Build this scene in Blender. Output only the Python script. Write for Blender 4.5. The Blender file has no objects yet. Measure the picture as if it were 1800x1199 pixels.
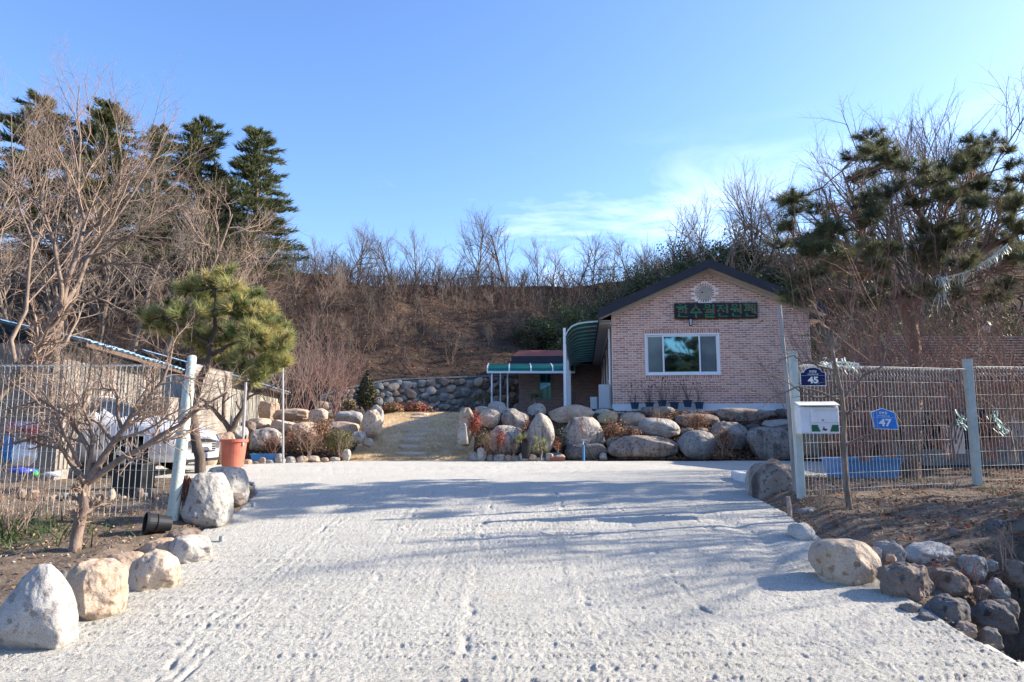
import bpy, math, random
import numpy as np
from mathutils import Vector
R_ = math.radians
SC = bpy.context.scene
COL = SC.collection
random.seed(7); NR = np.random.RandomState(11)

# ---------------------------------------------------------------- camera
PITCH = R_(7.6); CAMZ = 1.5
cd = bpy.data.cameras.new('camera'); cam = bpy.data.objects.new('camera', cd); COL.objects.link(cam)
cd.sensor_width = 36; cd.lens = 24; cd.clip_start = .05; cd.clip_end = 3000
cam.location = (0, 0, CAMZ); cam.rotation_euler = (math.pi/2 + PITCH, 0, 0)
SC.camera = cam
# ---------------------------------------------------------------- sky, sun, exposure
SUN_EL, SUN_BACK = 27.0, 12.0          # degrees; the sun stands to the right, a little behind the house
w = bpy.data.worlds.new('World'); SC.world = w; w.use_nodes = True
nt = w.node_tree; nt.nodes.clear()
o_ = nt.nodes.new('ShaderNodeOutputWorld'); bg = nt.nodes.new('ShaderNodeBackground')
sky = nt.nodes.new('ShaderNodeTexSky'); sky.sky_type = 'NISHITA'; sky.sun_disc = False
sky.sun_elevation = R_(SUN_EL); sky.sun_rotation = R_(90 - SUN_BACK)
sky.air_density = 1.0; sky.dust_density = .7; sky.ozone_density = 2.8; sky.altitude = 60
bg.inputs['Strength'].default_value = .15
tc = nt.nodes.new('ShaderNodeTexCoord')
mp = nt.nodes.new('ShaderNodeMapping'); mp.inputs['Scale'].default_value = (1.6, 1.6, 6.5)
mp.inputs['Rotation'].default_value = (0, R_(14), 0)
nz = nt.nodes.new('ShaderNodeTexNoise'); nz.inputs['Scale'].default_value = 1.7; nz.inputs['Detail'].default_value = 9
nz.inputs['Roughness'].default_value = .62; nz.inputs['Distortion'].default_value = .5
cr = nt.nodes.new('ShaderNodeValToRGB'); cr.color_ramp.elements[0].position = .54; cr.color_ramp.elements[1].position = .80
sep = nt.nodes.new('ShaderNodeSeparateXYZ')
mr = nt.nodes.new('ShaderNodeMapRange'); mr.inputs[1].default_value = .10; mr.inputs[2].default_value = .42
mr.inputs[3].default_value = .8; mr.inputs[4].default_value = 0
mu = nt.nodes.new('ShaderNodeMath'); mu.operation = 'MULTIPLY'
mx = nt.nodes.new('ShaderNodeMixRGB'); mx.inputs[2].default_value = (9.5, 9.7, 10.2, 1)
L = nt.links.new
L(tc.outputs['Generated'], mp.inputs[0]); L(mp.outputs[0], nz.inputs[0]); L(nz.outputs[0], cr.inputs[0])
L(tc.outputs['Generated'], sep.inputs[0]); L(sep.outputs[2], mr.inputs[0])
L(cr.outputs[0], mu.inputs[0]); L(mr.outputs[0], mu.inputs[1]); L(mu.outputs[0], mx.inputs[0])
hsv = nt.nodes.new('ShaderNodeHueSaturation'); hsv.inputs['Saturation'].default_value = 1.14; hsv.inputs['Hue'].default_value = .509; L(sky.outputs[0], hsv.inputs['Color']); L(hsv.outputs[0], mx.inputs[1]); L(mx.outputs[0], bg.inputs[0]); L(bg.outputs[0], o_.inputs[0])
sd = bpy.data.lights.new('sun', 'SUN'); sd.energy = 5.0; sd.angle = R_(.5); sd.color = (1, .90, .76)
so = bpy.data.objects.new('sun', sd); COL.objects.link(so)
ce = math.cos(R_(SUN_EL))
SUND = Vector((ce*math.cos(R_(SUN_BACK)), ce*math.sin(R_(SUN_BACK)), math.sin(R_(SUN_EL))))
so.rotation_euler = SUND.to_track_quat('Z', 'Y').to_euler(); so.location = (20, 5, 20)
SC.view_settings.view_transform = 'Standard'; SC.view_settings.look = 'None'
SC.view_settings.gamma = 1; SC.view_settings.use_curve_mapping = False
SC.view_settings.exposure = 1.25

# ---------------------------------------------------------------- photograph pixel -> place
F = 1200.0; CP, SP = math.cos(PITCH), math.sin(PITCH)
def ray(px, py):
    X = (px-900)/F; Y = (599.5-py)/F
    return np.array([X, CP - Y*SP, SP + Y*CP])
def P(px, py, d):
    r = ray(px, py); r = r*(d/r[1]); r[2] += CAMZ
    return r
def sstep(a, b, x): 
    t = np.clip((x-a)/(b-a), 0, 1); return t*t*(3-2*t)
PLAT = 2.17
def zd(y): return np.interp(y, [-400, -85, -60, -30, -3, 0, 4, 6, 8.4, 10.2, 13, 17, 40], [20, 15.3, 11.6, -2.2, -.62, -.28, .12, .335, .59, .70, .76, .80, .82])
_hash = {}
def vnoise(x, y, z, seed=0):
    x = np.asarray(x, float); y = np.asarray(y, float); z = np.asarray(z, float)*np.ones_like(x)
    xi = np.floor(x).astype(np.int64); yi = np.floor(y).astype(np.int64); zi = np.floor(z).astype(np.int64)
    fx = x-xi; fy = y-yi; fz = z-zi
    fx = fx*fx*(3-2*fx); fy = fy*fy*(3-2*fy); fz = fz*fz*(3-2*fz)
    def h(a, b, c):
        n = (a*374761393 + b*668265263 + c*2147483647 + seed*974711) & 0xffffffff
        n = ((n ^ (n >> 13))*1274126177) & 0xffffffff
        n = n ^ (n >> 16)
        return (n & 0xffff)/65535.0*2-1
    r = 0
    for i in (0, 1):
        for j in (0, 1):
            for k in (0, 1):
                r = r + h(xi+i, yi+j, zi+k)*(fx if i else 1-fx)*(fy if j else 1-fy)*(fz if k else 1-fz)
    return r
def fbm(x, y, z=0, seed=0, oct=4, g=.5):
    a = 1; r = 0
    for i in range(oct):
        r = r + a*vnoise(x*2**i, y*2**i, np.asarray(z)*2**i, seed+i); a *= g
    return r
def wally(x): return np.interp(x, [-8.4, 1.2, 2.4, 30], [30.4, 35, 38.2, 38.2])
def crest(x):      # height of the hill crest, read off the skyline
    px = [-60, 0, 300, 430, 560, 700, 900, 1010, 1100, 1200, 1350, 1500, 1800, 2100]
    py = [440, 442, 449, 462, 486, 502, 508, 506, 492, 470, 450, 440, 420, 400]
    xs = []; zs = []
    for a, b in zip(px, py):
        p = P(a, b, 55); xs.append(p[0]); zs.append(p[2])
    return np.interp(x, xs, zs)
DXL = ([-9, 0, 8.3, 9.6, 10.6, 11.6, 12.0, 12.4, 20], [-3.2, -3.25, -3.28, -3.55, -3.95, -5.0, -7.0, -11.5, -11.5])
DXR = ([-9, 0, 5.4, 8.2, 9.2, 10.6, 11.5, 11.9, 12.3, 20], [2.93, 2.93, 3.0, 3.2, 3.25, 3.6, 3.8, 5.0, 6.6, 8.6])
def H(x, y, under=True):
    x = np.asarray(x, float); y = np.asarray(y, float)
    z = zd(y) + 0*x
    # planting bed left of the drive, bank to the right
    lb = sstep(-3.2, -3.6, x)*sstep(9.5, 8.0, y); z = z + lb*(.10 + .03*fbm(x*1.3, y*1.3, 0, 3))
    rb = sstep(3.15, 3.7, x)*sstep(11.0, 9.5, y); z = z + rb*(.14 + .04*fbm(x*1.3, y*1.3, 0, 5))
    z = z + sstep(-3.9, -4.6, x)*sstep(8.0, 9.4, y)*sstep(12.2, 11, y)*(-.02)
    # ditch at the right
    yb = np.interp(x, [2.9, 3.05, 4.0, 5.2, 7, 12], [5.0, 5.15, 6.15, 6.9, 7.5, 8.2])
    dt = sstep(-.05, .75, yb-y)*sstep(2.98, 3.2, x)
    z = z + .35*sstep(4.3, 5.0, x)*sstep(7.5, 6.0, y)
    dt = dt*(1-sstep(4.35, 5.1, x))
    z = z - dt*(1.9 + .12*fbm(x*2, y*2, 0, 9))
    # behind the yard: lawn, boulder wall, plateau
    hl = np.interp(y, [16.8, 17.2, 19.5, 22, 25, 40], [0, .03, .45, .92, 1.36, 1.37])
    hw = sstep(17.1, 19.0, y)*(PLAT-.80-.15)
    hg = np.interp(y, [16.2, 17, 19, 22, 26, 40], [0, .12, .75, 1.15, 1.3, 1.35])
    hf = np.interp(y, [12, 16, 20, 26, 40], [0, .15, .55, 1.0, 1.2])
    a = sstep(-1.3, -.5, x); b = sstep(-4.0, -4.7, x); c = sstep(-7.2, -8.6, x)
    z = z + hw*a + (1-a)*(hl*(1-b) + b*(hg*(1-c) + hf*c))
    # hill
    yw = wally(x); top = np.interp(x, [-14, -8.4, 1.2, 2.5, 12, 20], [2.4, 3.25, 4.35, 3.6, 3.6, 4.2])
    left = sstep(-8.2, -12, x)
    t = np.clip((y-yw-.5)/(55-yw-.5), 0, 1)
    zc = crest(x*55/np.maximum(y, 30))
    zh = top + (zc-top)*(.72*t + .28*np.sin(t*math.pi/2)) 
    zh = zh + (.35*fbm(x*.25, y*.25, 0, 21) + .12*fbm(x*.9, y*.9, 0, 22))*np.minimum(t*6, 1)
    ms = sstep(.25, .6, y-yw)
    ms2 = sstep(-3.5, 3.0, y-yw)
    m = ms*(1-left) + ms2*left
    z = z*(1-m) + zh*m
    over = np.maximum(y-57, 0); z = z - over*.35*np.exp(-over/80) - (over > 0)*0
    z = z + 1.3*fbm(x*.06, y*.06, 0, 33, 4)*sstep(-40, -58, y)
    z = z + .012*fbm(x*2.2, y*2.2, 0, 31)*sstep(60, 20, np.abs(y))
    if under:   # room under the concrete and the lawn
        xl = np.interp(y, *DXL); xr = np.interp(y, *DXR)
        ins = sstep(.0, .12, x-xl)*sstep(0, .12, xr-x)*(y < 17.05)*(y > -8)
        z = z - .07*ins
    return z
def G(px, py, lo=2.5, hi=60):
    r = ray(px, py); r = r/r[1]
    ds = np.arange(lo, hi, .04)
    dz = CAMZ + r[2]*ds - H(r[0]*ds, ds, False)
    k = np.where(dz < 0)[0]
    d = ds[k[0]] if len(k) else hi
    return np.array([r[0]*d, d, CAMZ + r[2]*d])
def hz(x, y): return float(H(np.array([x]), np.array([y]), False)[0])

# ---------------------------------------------------------------- materials
MATS = {}
def M(name, c1, c2=None, scale=8, rough=.85, bump=0, bscale=None, detail=6, metal=0, c3=None, spec=.3, trans=0,
      obj=False, stretch=None, emit=0, p0=.38, p1=.62, rnd=0):
    if name in MATS: return MATS[name]
    m = bpy.data.materials.new(name); m.use_nodes = True; n = m.node_tree; b = n.nodes['Principled BSDF']
    b.inputs['Roughness'].default_value = rough; b.inputs['Metallic'].default_value = metal
    b.inputs['Specular IOR Level'].default_value = spec
    b.inputs['Base Color'].default_value = (*c1, 1)
    lk = n.links.new
    if c2 or bump:
        t = n.nodes.new('ShaderNodeTexCoord'); mpp = n.nodes.new('ShaderNodeMapping')
        if stretch: mpp.inputs['Scale'].default_value = stretch
        lk(t.outputs['Object'], mpp.inputs[0])
    col = None
    if c2:
        q = n.nodes.new('ShaderNodeTexNoise'); q.inputs['Scale'].default_value = scale; q.inputs['Detail'].default_value = detail
        q.inputs['Roughness'].default_value = .65
        r = n.nodes.new('ShaderNodeValToRGB'); e = r.color_ramp.elements
        e[0].position = p0; e[1].position = p1; e[0].color = (*c1, 1); e[1].color = (*c2, 1)
        lk(mpp.outputs[0], q.inputs[0]); lk(q.outputs[0], r.inputs[0]); col = r.outputs[0]
        if c3:
            q2 = n.nodes.new('ShaderNodeTexNoise'); q2.inputs['Scale'].default_value = scale*6.3; q2.inputs['Detail'].default_value = 3
            r2 = n.nodes.new('ShaderNodeValToRGB'); e2 = r2.color_ramp.elements; e2[0].position = .56; e2[1].position = .66
            mm = n.nodes.new('ShaderNodeMixRGB'); mm.inputs[2].default_value = (*c3, 1)
            lk(mpp.outputs[0], q2.inputs[0]); lk(q2.outputs[0], r2.inputs[0]); lk(r2.outputs[0], mm.inputs[0])
            lk(col, mm.inputs[1]); col = mm.outputs[0]
    if rnd:
        if col is None:
            rg = n.nodes.new('ShaderNodeRGB'); rg.outputs[0].default_value = (*c1, 1); col = rg.outputs[0]
        oi = n.nodes.new('ShaderNodeObjectInfo'); hs = n.nodes.new('ShaderNodeHueSaturation')
        mrr = n.nodes.new('ShaderNodeMapRange'); mrr.inputs[3].default_value = 1-rnd; mrr.inputs[4].default_value = 1+rnd
        lk(oi.outputs['Random'], mrr.inputs[0]); lk(mrr.outputs[0], hs.inputs['Value']); lk(col, hs.inputs['Color']); col = hs.outputs[0]
    if col is not None: lk(col, b.inputs['Base Color'])
    if bump:
        q = n.nodes.new('ShaderNodeTexNoise'); q.inputs['Scale'].default_value = bscale or scale*3; q.inputs['Detail'].default_value = 8
        q.inputs['Roughness'].default_value = .6
        bm = n.nodes.new('ShaderNodeBump'); bm.inputs['Strength'].default_value = 1; bm.inputs['Distance'].default_value = bump
        lk(mpp.outputs[0], q.inputs[0]); lk(q.outputs[0], bm.inputs['Height']); lk(bm.outputs[0], b.inputs['Normal'])
    if trans:
        tr = n.nodes.new('ShaderNodeBsdfTranslucent'); ms = n.nodes.new('ShaderNodeMixShader'); ms.inputs[0].default_value = trans
        tr.inputs[0].default_value = (*c1, 1)
        if col is not None: lk(col, tr.inputs[0])
        out = n.nodes['Material Output']; lk(b.outputs[0], ms.inputs[1]); lk(tr.outputs[0], ms.inputs[2]); lk(ms.outputs[0], out.inputs[0])
    if emit:
        b.inputs['Emission Color'].default_value = (*c1, 1); b.inputs['Emission Strength'].default_value = emit
    MATS[name] = m; return m

# ---------------------------------------------------------------- mesh helpers
def rawmesh(name, V, faces, mats, mi=None, smooth=False):
    """V (n,3); faces: list of arrays (m,k) or list of tuples"""
    me = bpy.data.meshes.new(name); V = np.asarray(V, np.float32)
    if len(faces) and isinstance(faces[0], np.ndarray) and faces[0].ndim == 2:
        loops = np.concatenate([f.reshape(-1) for f in faces]).astype(np.int32)
        tot = np.concatenate([np.full(len(f), f.shape[1]) for f in faces]).astype(np.int32)
    else:
        loops = np.array([i for f in faces for i in f], np.int32); tot = np.array([len(f) for f in faces], np.int32)
    st = np.concatenate([[0], np.cumsum(tot)[:-1]]).astype(np.int32)
    me.vertices.add(len(V)); me.vertices.foreach_set('co', V.reshape(-1))
    me.loops.add(len(loops)); me.loops.foreach_set('vertex_index', loops)
    me.polygons.add(len(tot)); me.polygons.foreach_set('loop_start', st)
    if not isinstance(mats, (list, tuple)): mats = [mats]
    for m in mats: me.materials.append(m)
    if mi is not None: me.polygons.foreach_set('material_index', np.asarray(mi, np.int32))
    me.polygons.foreach_set('use_smooth', np.full(len(tot), bool(smooth)))
    me.update(calc_edges=True); me.validate(); return me
def wloc(o):
    v = Vector((0, 0, 0))
    while o is not None: v = v + o.location; o = o.parent
    return v
def link(name, me, parent=None, loc=None):
    o = bpy.data.objects.new(name, me); COL.objects.link(o)
    if parent is not None: o.parent = parent
    if loc is not None: o.location = loc
    return o
def tag(o, label, cat, group=None):
    o['label'] = label; o['category'] = cat
    if group: o['group'] = group
    return o
def thing(name, label, cat, loc=(0, 0, 0), rz=0, group=None):
    o = bpy.data.objects.new(name, None); COL.objects.link(o); o.empty_display_size = .2
    o.location = loc; o.rotation_euler = (0, 0, rz); return tag(o, label, cat, group)
def struct(o, kind='structure'): o['kind'] = kind; return o
class MB:
    def __init__(s): s.v = []; s.f = []; s.m = []; s.n = 0
    def add(s, V, faces, mi=0):
        V = np.asarray(V, float); s.v.append(V)
        for f in faces: s.f.append(tuple(int(i)+s.n for i in f)); s.m.append(mi)
        s.n += len(V)
    def box(s, c, d, mi=0, rz=0, rx=0, ry=0, taper=1):
        V = np.array([[x, y, z] for z in (-.5, .5) for y in (-.5, .5) for x in (-.5, .5)], float)
        V[4:, :2] *= taper
        V = V*np.array(d, float)
        if rx: V = V @ np.array([[1, 0, 0], [0, math.cos(rx), -math.sin(rx)], [0, math.sin(rx), math.cos(rx)]]).T
        if ry: V = V @ np.array([[math.cos(ry), 0, math.sin(ry)], [0, 1, 0], [-math.sin(ry), 0, math.cos(ry)]]).T
        if rz: V = V @ np.array([[math.cos(rz), -math.sin(rz), 0], [math.sin(rz), math.cos(rz), 0], [0, 0, 1]]).T
        s.add(V + np.array(c, float), [(0, 2, 3, 1), (4, 5, 7, 6), (0, 1, 5, 4), (2, 6, 7, 3), (0, 4, 6, 2), (1, 3, 7, 5)], mi)
        return s
    def b2(s, a, b, mi=0):
        a = np.array(a, float); b = np.array(b, float); return s.box((a+b)/2, np.abs(b-a), mi)
    def tube(s, pts, rad, sides=8, mi=0, cap=True):
        pts = np.asarray(pts, float); n = len(pts)
        rad = np.ones(n)*rad if np.isscalar(rad) else np.asarray(rad, float)
        t = np.gradient(pts, axis=0); t /= np.linalg.norm(t, axis=1)[:, None]+1e-9
        mt = t.mean(0); ref = np.array([0, 0, 1.]) if abs(mt[2]) < .8 else np.array([0, 1., 0])
        a = np.cross(t, ref); a /= np.linalg.norm(a, axis=1)[:, None]+1e-9; b = np.cross(t, a)
        an = np.arange(sides)*2*math.pi/sides
        V = pts[:, None, :] + rad[:, None, None]*(np.cos(an)[None, :, None]*a[:, None, :] + np.sin(an)[None, :, None]*b[:, None, :])
        fs = []
        for i in range(n-1):
            for k in range(sides):
                k2 = (k+1) % sides; fs.append((i*sides+k, i*sides+k2, (i+1)*sides+k2, (i+1)*sides+k))
        if cap: fs.append(tuple(range(sides))[::-1]); fs.append(tuple((n-1)*sides+k for k in range(sides)))
        s.add(V.reshape(-1, 3), fs, mi); return s
    def lathe(s, prof, c=(0, 0, 0), sides=20, mi=0, axis='z', cap=True):
        an = np.arange(sides)*2*math.pi/sides; V = []
        for r, z in prof: V.append(np.stack([r*np.cos(an), r*np.sin(an), np.full(sides, z)], 1))
        V = np.concatenate(V)
        if axis == 'y': V = V[:, [0, 2, 1]]
        if axis == 'x': V = V[:, [2, 0, 1]]
        fs = [(i*sides+k, i*sides+(k+1) % sides, (i+1)*sides+(k+1) % sides, (i+1)*sides+k) for i in range(len(prof)-1) for k in range(sides)]
        if cap: fs.append(tuple(range(sides))); fs.append(tuple((len(prof)-1)*sides+k for k in range(sides)))
        s.add(V + np.array(c, float), fs, mi); return s
    def prism(s, poly, a, mi=0):
        """poly: list of 3d points (a face), extruded by vector"""
        A = np.array(poly, float); n = len(A); e = np.array(a, float)
        V = np.concatenate([A, A+e]); fs = [tuple(range(n))[::-1], tuple(range(n, 2*n))] + [(i, (i+1) % n, n+(i+1) % n, n+i) for i in range(n)]
        s.add(V, fs, mi); return s
    def build(s, name, mats, parent=None, world=True, loc=None, smooth=False, bevel=0):
        V = np.concatenate(s.v)
        if parent is not None and world: V = V - np.array(wloc(parent))
        if parent is None and loc is not None: V = V - np.array(loc, float)
        me = rawmesh(name, V, s.f, mats, s.m, smooth)
        o = link(name, me, parent, loc if parent is None else None)
        if bevel:
            bv = o.modifiers.new('bevel', 'BEVEL'); bv.width = bevel; bv.segments = 2; bv.limit_method = 'ANGLE'
        return o

def tubes(polys, sides=3):
    """polys: list of (pts(n,3), rad(n)); grouped by n -> V, F"""
    g = {}
    for p, r in polys: g.setdefault(len(p), []).append((p, r))
    VV = []; FF = []; off = 0
    for n, lst in g.items():
        Pp = np.array([a for a, _ in lst], float); Rr = np.array([b for _, b in lst], float); K = len(lst)
        t = np.gradient(Pp, axis=1); t /= np.linalg.norm(t, axis=2)[..., None]+1e-9
        mt = np.abs(t.mean(1)[:, 2]) > .8
        ref = np.where(mt[:, None], np.array([[0, 1., 0]]), np.array([[0, 0, 1.]]))[:, None, :]
        a = np.cross(t, np.broadcast_to(ref, t.shape)); a /= np.linalg.norm(a, axis=2)[..., None]+1e-9; b = np.cross(t, a)
        an = np.arange(sides)*2*math.pi/sides
        V = Pp[:, :, None, :] + Rr[:, :, None, None]*(np.cos(an)[None, None, :, None]*a[:, :, None, :] + np.sin(an)[None, None, :, None]*b[:, :, None, :])
        V = V.reshape(-1, 3)
        i = np.arange(n-1); k = np.arange(sides); k2 = (k+1) % sides
        q = np.stack([i[:, None]*sides+k, i[:, None]*sides+k2, (i[:, None]+1)*sides+k2, (i[:, None]+1)*sides+k], -1).reshape(-1, 4)
        q = (np.arange(K)[:, None, None]*n*sides + q[None]).reshape(-1, 4)+off
        VV.append(V); FF.append(q); off += len(V)
    return np.concatenate(VV), FF
def tubeobj(name, polys, mat, parent=None, sides=3, world=True, loc=None, mats=None):
    V, Fc = tubes(polys, sides)
    if parent is not None and world: V = V - np.array(wloc(parent))
    if parent is None and loc is not None: V = V - np.array(loc)
    return link(name, rawmesh(name, V, Fc, mat, smooth=True), parent, loc if parent is None else None)

def nrm(v): return v/(np.linalg.norm(v)+1e-9)
def grow(out, p, d, Ln, r, lvl, o, rs):
    n = o['n'][lvl]; step = Ln/(n-1); pts = [p]; dirs = [d]; dd = d
    wob = o['wob'][lvl]; up = o['up'][lvl]
    for i in range(n-1):
        dd = nrm(dd + rs.normal(0, wob, 3) + np.array([0, 0, up])); pts.append(pts[-1]+dd*step); dirs.append(dd)
    tp = o.get('taper', .35)
    rad = r*np.linspace(1, tp if lvl < len(o['n'])-1 else .25, n)
    out.append((np.array(pts), rad, lvl))
    kids(out, np.array(pts), rad, Ln, lvl, o, rs)
def kids(out, pts, rad, Ln, lvl, o, rs, t0=None):
    if lvl+1 >= len(o['n']): return
    n = len(pts); nk = o['kids'][lvl]; nk = int(nk + rs.rand()*1.5)
    t0 = o['t0'][lvl] if t0 is None else t0
    for k in range(nk):
        t = t0 + (1-t0)*((k+.2+.7*rs.rand())/nk); t = min(t, .999); f = t*(n-1); i = int(f); fr = f-i
        q = pts[i]*(1-fr)+pts[i+1]*fr; rr = (rad[i]*(1-fr)+rad[i+1]*fr)
        dd = nrm(pts[i+1]-pts[i]); a = o['ang'][lvl]*(1+.3*rs.normal())
        x = nrm(np.cross(dd, rs.normal(0, 1, 3))); nd = nrm(dd*math.cos(a)+x*math.sin(a))
        l2 = Ln*o['ratio'][lvl]*(1-.45*t)*(.75+.5*rs.rand())
        grow(out, q, nd, l2, min(rr*.72, r_cap(rr, o)), lvl+1, o, rs)
def r_cap(rr, o): return max(rr*.6, o.get('rmin', .002))
def splittree(name, out, label, cat, mt, mtw, loc, group=None, cut=1, sides=(7, 3), tw=True):
    """thing with two parts: trunk (limbs) and twigs"""
    t = thing(name, label, cat, loc, group=group)
    a = [(p, r) for p, r, l in out if l <= cut]; b = [(p, r) for p, r, l in out if l > cut]
    tubeobj('trunk', a, mt, t, sides[0], world=True)
    if b: tubeobj('twigs', b, mtw, t, sides[1], world=True)
    return t
def copything(o, loc, rz, sc, label, group=None):
    c = o.copy(); COL.objects.link(c); c.location = loc; c.rotation_euler = (0, 0, rz); c.scale = sc if hasattr(sc, '__len__') else (sc,)*3
    c['label'] = label
    if group: c['group'] = group
    for ch in o.children:
        d = ch.copy(); COL.objects.link(d); d.parent = c
    return c
ORD = ['first', 'second', 'third', 'fourth', 'fifth', 'sixth', 'seventh', 'eighth', 'ninth', 'tenth', 'eleventh', 'twelfth', 'thirteenth',
       'fourteenth', 'fifteenth', 'sixteenth', 'seventeenth', 'eighteenth', 'nineteenth', 'twentieth', 'twenty-first', 'twenty-second',
       'twenty-third', 'twenty-fourth', 'twenty-fifth', 'twenty-sixth', 'twenty-seventh', 'twenty-eighth', 'twenty-ninth', 'thirtieth',
       'thirty-first', 'thirty-second', 'thirty-third', 'thirty-fourth'] + ['thirty-'+k for k in ('fifth', 'sixth', 'seventh', 'eighth', 'ninth')] + ['fortieth'] + ['forty-'+k for k in ('first', 'second', 'third', 'fourth', 'fifth')]
def text_mesh(body, size, bold=0):
    c = bpy.data.curves.new('text', 'FONT'); c.body = body; c.size = size; c.align_x = 'CENTER'; c.align_y = 'CENTER'; c.offset = bold
    c.extrude = .0015
    o = bpy.data.objects.new('text', c); COL.objects.link(o)
    dg = bpy.context.evaluated_depsgraph_get(); dg.update()
    me = bpy.data.meshes.new_from_object(o.evaluated_get(dg)); bpy.data.objects.remove(o); bpy.data.curves.remove(c)
    return me
# ================================================================ MATERIALS
m_soil = M('soil', (.13, .095, .065), (.25, .195, .14), 3.0, .95, .02, 30, c3=(.34, .29, .23))
m_bark = M('bark', (.14, .10, .075), (.26, .20, .155), 14, .9, .008, 60, stretch=(1, 1, .3))
m_bark_pale = M('bark_pale', (.17, .125, .097), (.27, .20, .155), 10, .85, .006, 50, stretch=(1, 1, .4), c3=(.17, .12, .09))
m_twig_pale = M('twig_pale', (.25, .17, .13), (.34, .25, .19), 6, .8)
m_twig_grey = M('twig_grey', (.17, .13, .105), (.26, .205, .165), 5, .85)
m_twig_dark = M('twig_dark', (.13, .10, .085), (.20, .16, .13), 5, .9)
m_twig_red = M('twig_red', (.22, .11, .09), (.30, .18, .14), 5, .85)
m_bark_red = M('bark_red', (.20, .11, .075), (.32, .20, .14), 12, .9, .01, 40, stretch=(1, 1, .35), c3=(.09, .06, .05))
m_bark_dark = M('bark_dark', (.075, .055, .045), (.15, .115, .09), 14, .9, .01, 50, stretch=(1, 1, .35))

# ================================================================ GROUND
def axis(segs):
    a = [np.arange(s, e, st) for s, e, st in segs]; return np.concatenate(a+[[segs[-1][1]]])
xs = axis([(-900, -200, 100), (-200, -80, 12), (-80, -40, 2), (-40, -12, .5), (-12, -8, .2), (-8, 8, .1), (8, 12, .2), (12, 40, .5), (40, 80, 2), (80, 200, 12), (200, 900, 100)])
ys = axis([(-900, -200, 100), (-200, -10, 10), (-10, 2, .5), (2, 11, .08), (11, 20, .12), (20, 30, .2), (30, 60, .4), (60, 100, 2), (100, 200, 10), (200, 1500, 100)])
X, Y = np.meshgrid(xs, ys); Z = H(X, Y)
near = (np.abs(X) < 10) & (Y > 2) & (Y < 22)
Z = Z + near*(.018*fbm(X*5, Y*5, 0, 41, 3) )*(Z > -5)
V = np.stack([X, Y, Z], -1).reshape(-1, 3); nx, ny = len(xs), len(ys)
ii = (np.arange(ny-1)[:, None]*nx + np.arange(nx-1)[None, :]).reshape(-1)
Fq = np.stack([ii, ii+1, ii+nx+1, ii+nx], 1)
# the ground's own soils: litter on the hill, bare soil by the drive
def ground_mat():
    m = bpy.data.materials.new('ground'); m.use_nodes = True; n = m.node_tree; b = n.nodes['Principled BSDF']; lk = n.links.new
    b.inputs['Roughness'].default_value = .95; b.inputs['Specular IOR Level'].default_value = .1
    g = n.nodes.new('ShaderNodeNewGeometry')
    def noise(sc, det=8, rg=.65):
        q = n.nodes.new('ShaderNodeTexNoise'); q.inputs['Scale'].default_value = sc; q.inputs['Detail'].default_value = det
        q.inputs['Roughness'].default_value = rg; lk(g.outputs['Position'], q.inputs[0]); return q.outputs[0]
    def ramp(src, p0, p1, c0, c1):
        r = n.nodes.new('ShaderNodeValToRGB'); e = r.color_ramp.elements; e[0].position = p0; e[1].position = p1
        e[0].color = (*c0, 1); e[1].color = (*c1, 1); lk(src, r.inputs[0]); return r.outputs[0]
    def mix(f, a, bb):
        q = n.nodes.new('ShaderNodeMixRGB'); lk(f, q.inputs[0]); lk(a, q.inputs[1]); lk(bb, q.inputs[2]); return q.outputs[0]
    soil = ramp(noise(7), .35, .66, (.10, .076, .058), (.225, .175, .135))
    soil = mix(ramp(noise(60, 3), .57, .63, (0, 0, 0), (1, 1, 1)), soil, ramp(noise(90, 2), .4, .6, (.34, .28, .21), (.12, .08, .055)))
    lit = ramp(noise(2.2), .36, .66, (.034, .023, .018), (.088, .058, .04))
    lit = mix(ramp(noise(12, 4), .56, .64, (0, 0, 0), (1, 1, 1)), lit, ramp(noise(17, 2), .4, .6, (.22, .15, .095), (.04, .028, .02)))
    s = n.nodes.new('ShaderNodeSeparateXYZ'); lk(g.outputs['Position'], s.inputs[0])
    mr = n.nodes.new('ShaderNodeMapRange'); mr.inputs[1].default_value = 11; mr.inputs[2].default_value = 15; lk(s.outputs[1], mr.inputs[0])
    col = mix(mr.outputs[0], soil, lit)
    green = ramp(noise(.3), .3, .7, (.03, .04, .035), (.05, .06, .05))
    mr2 = n.nodes.new('ShaderNodeMapRange'); mr2.inputs[1].default_value = 0; mr2.inputs[2].default_value = -30; lk(s.outputs[1], mr2.inputs[0])
    col = mix(mr2.outputs[0], col, green)
    lk(col, b.inputs['Base Color'])
    bm = n.nodes.new('ShaderNodeBump'); bm.inputs['Distance'].default_value = .03; lk(noise(26, 9, .7), bm.inputs['Height']); lk(bm.outputs[0], b.inputs['Normal'])
    return m
struct(link('ground', rawmesh('ground', V, [Fq], ground_mat(), smooth=True)))

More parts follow.
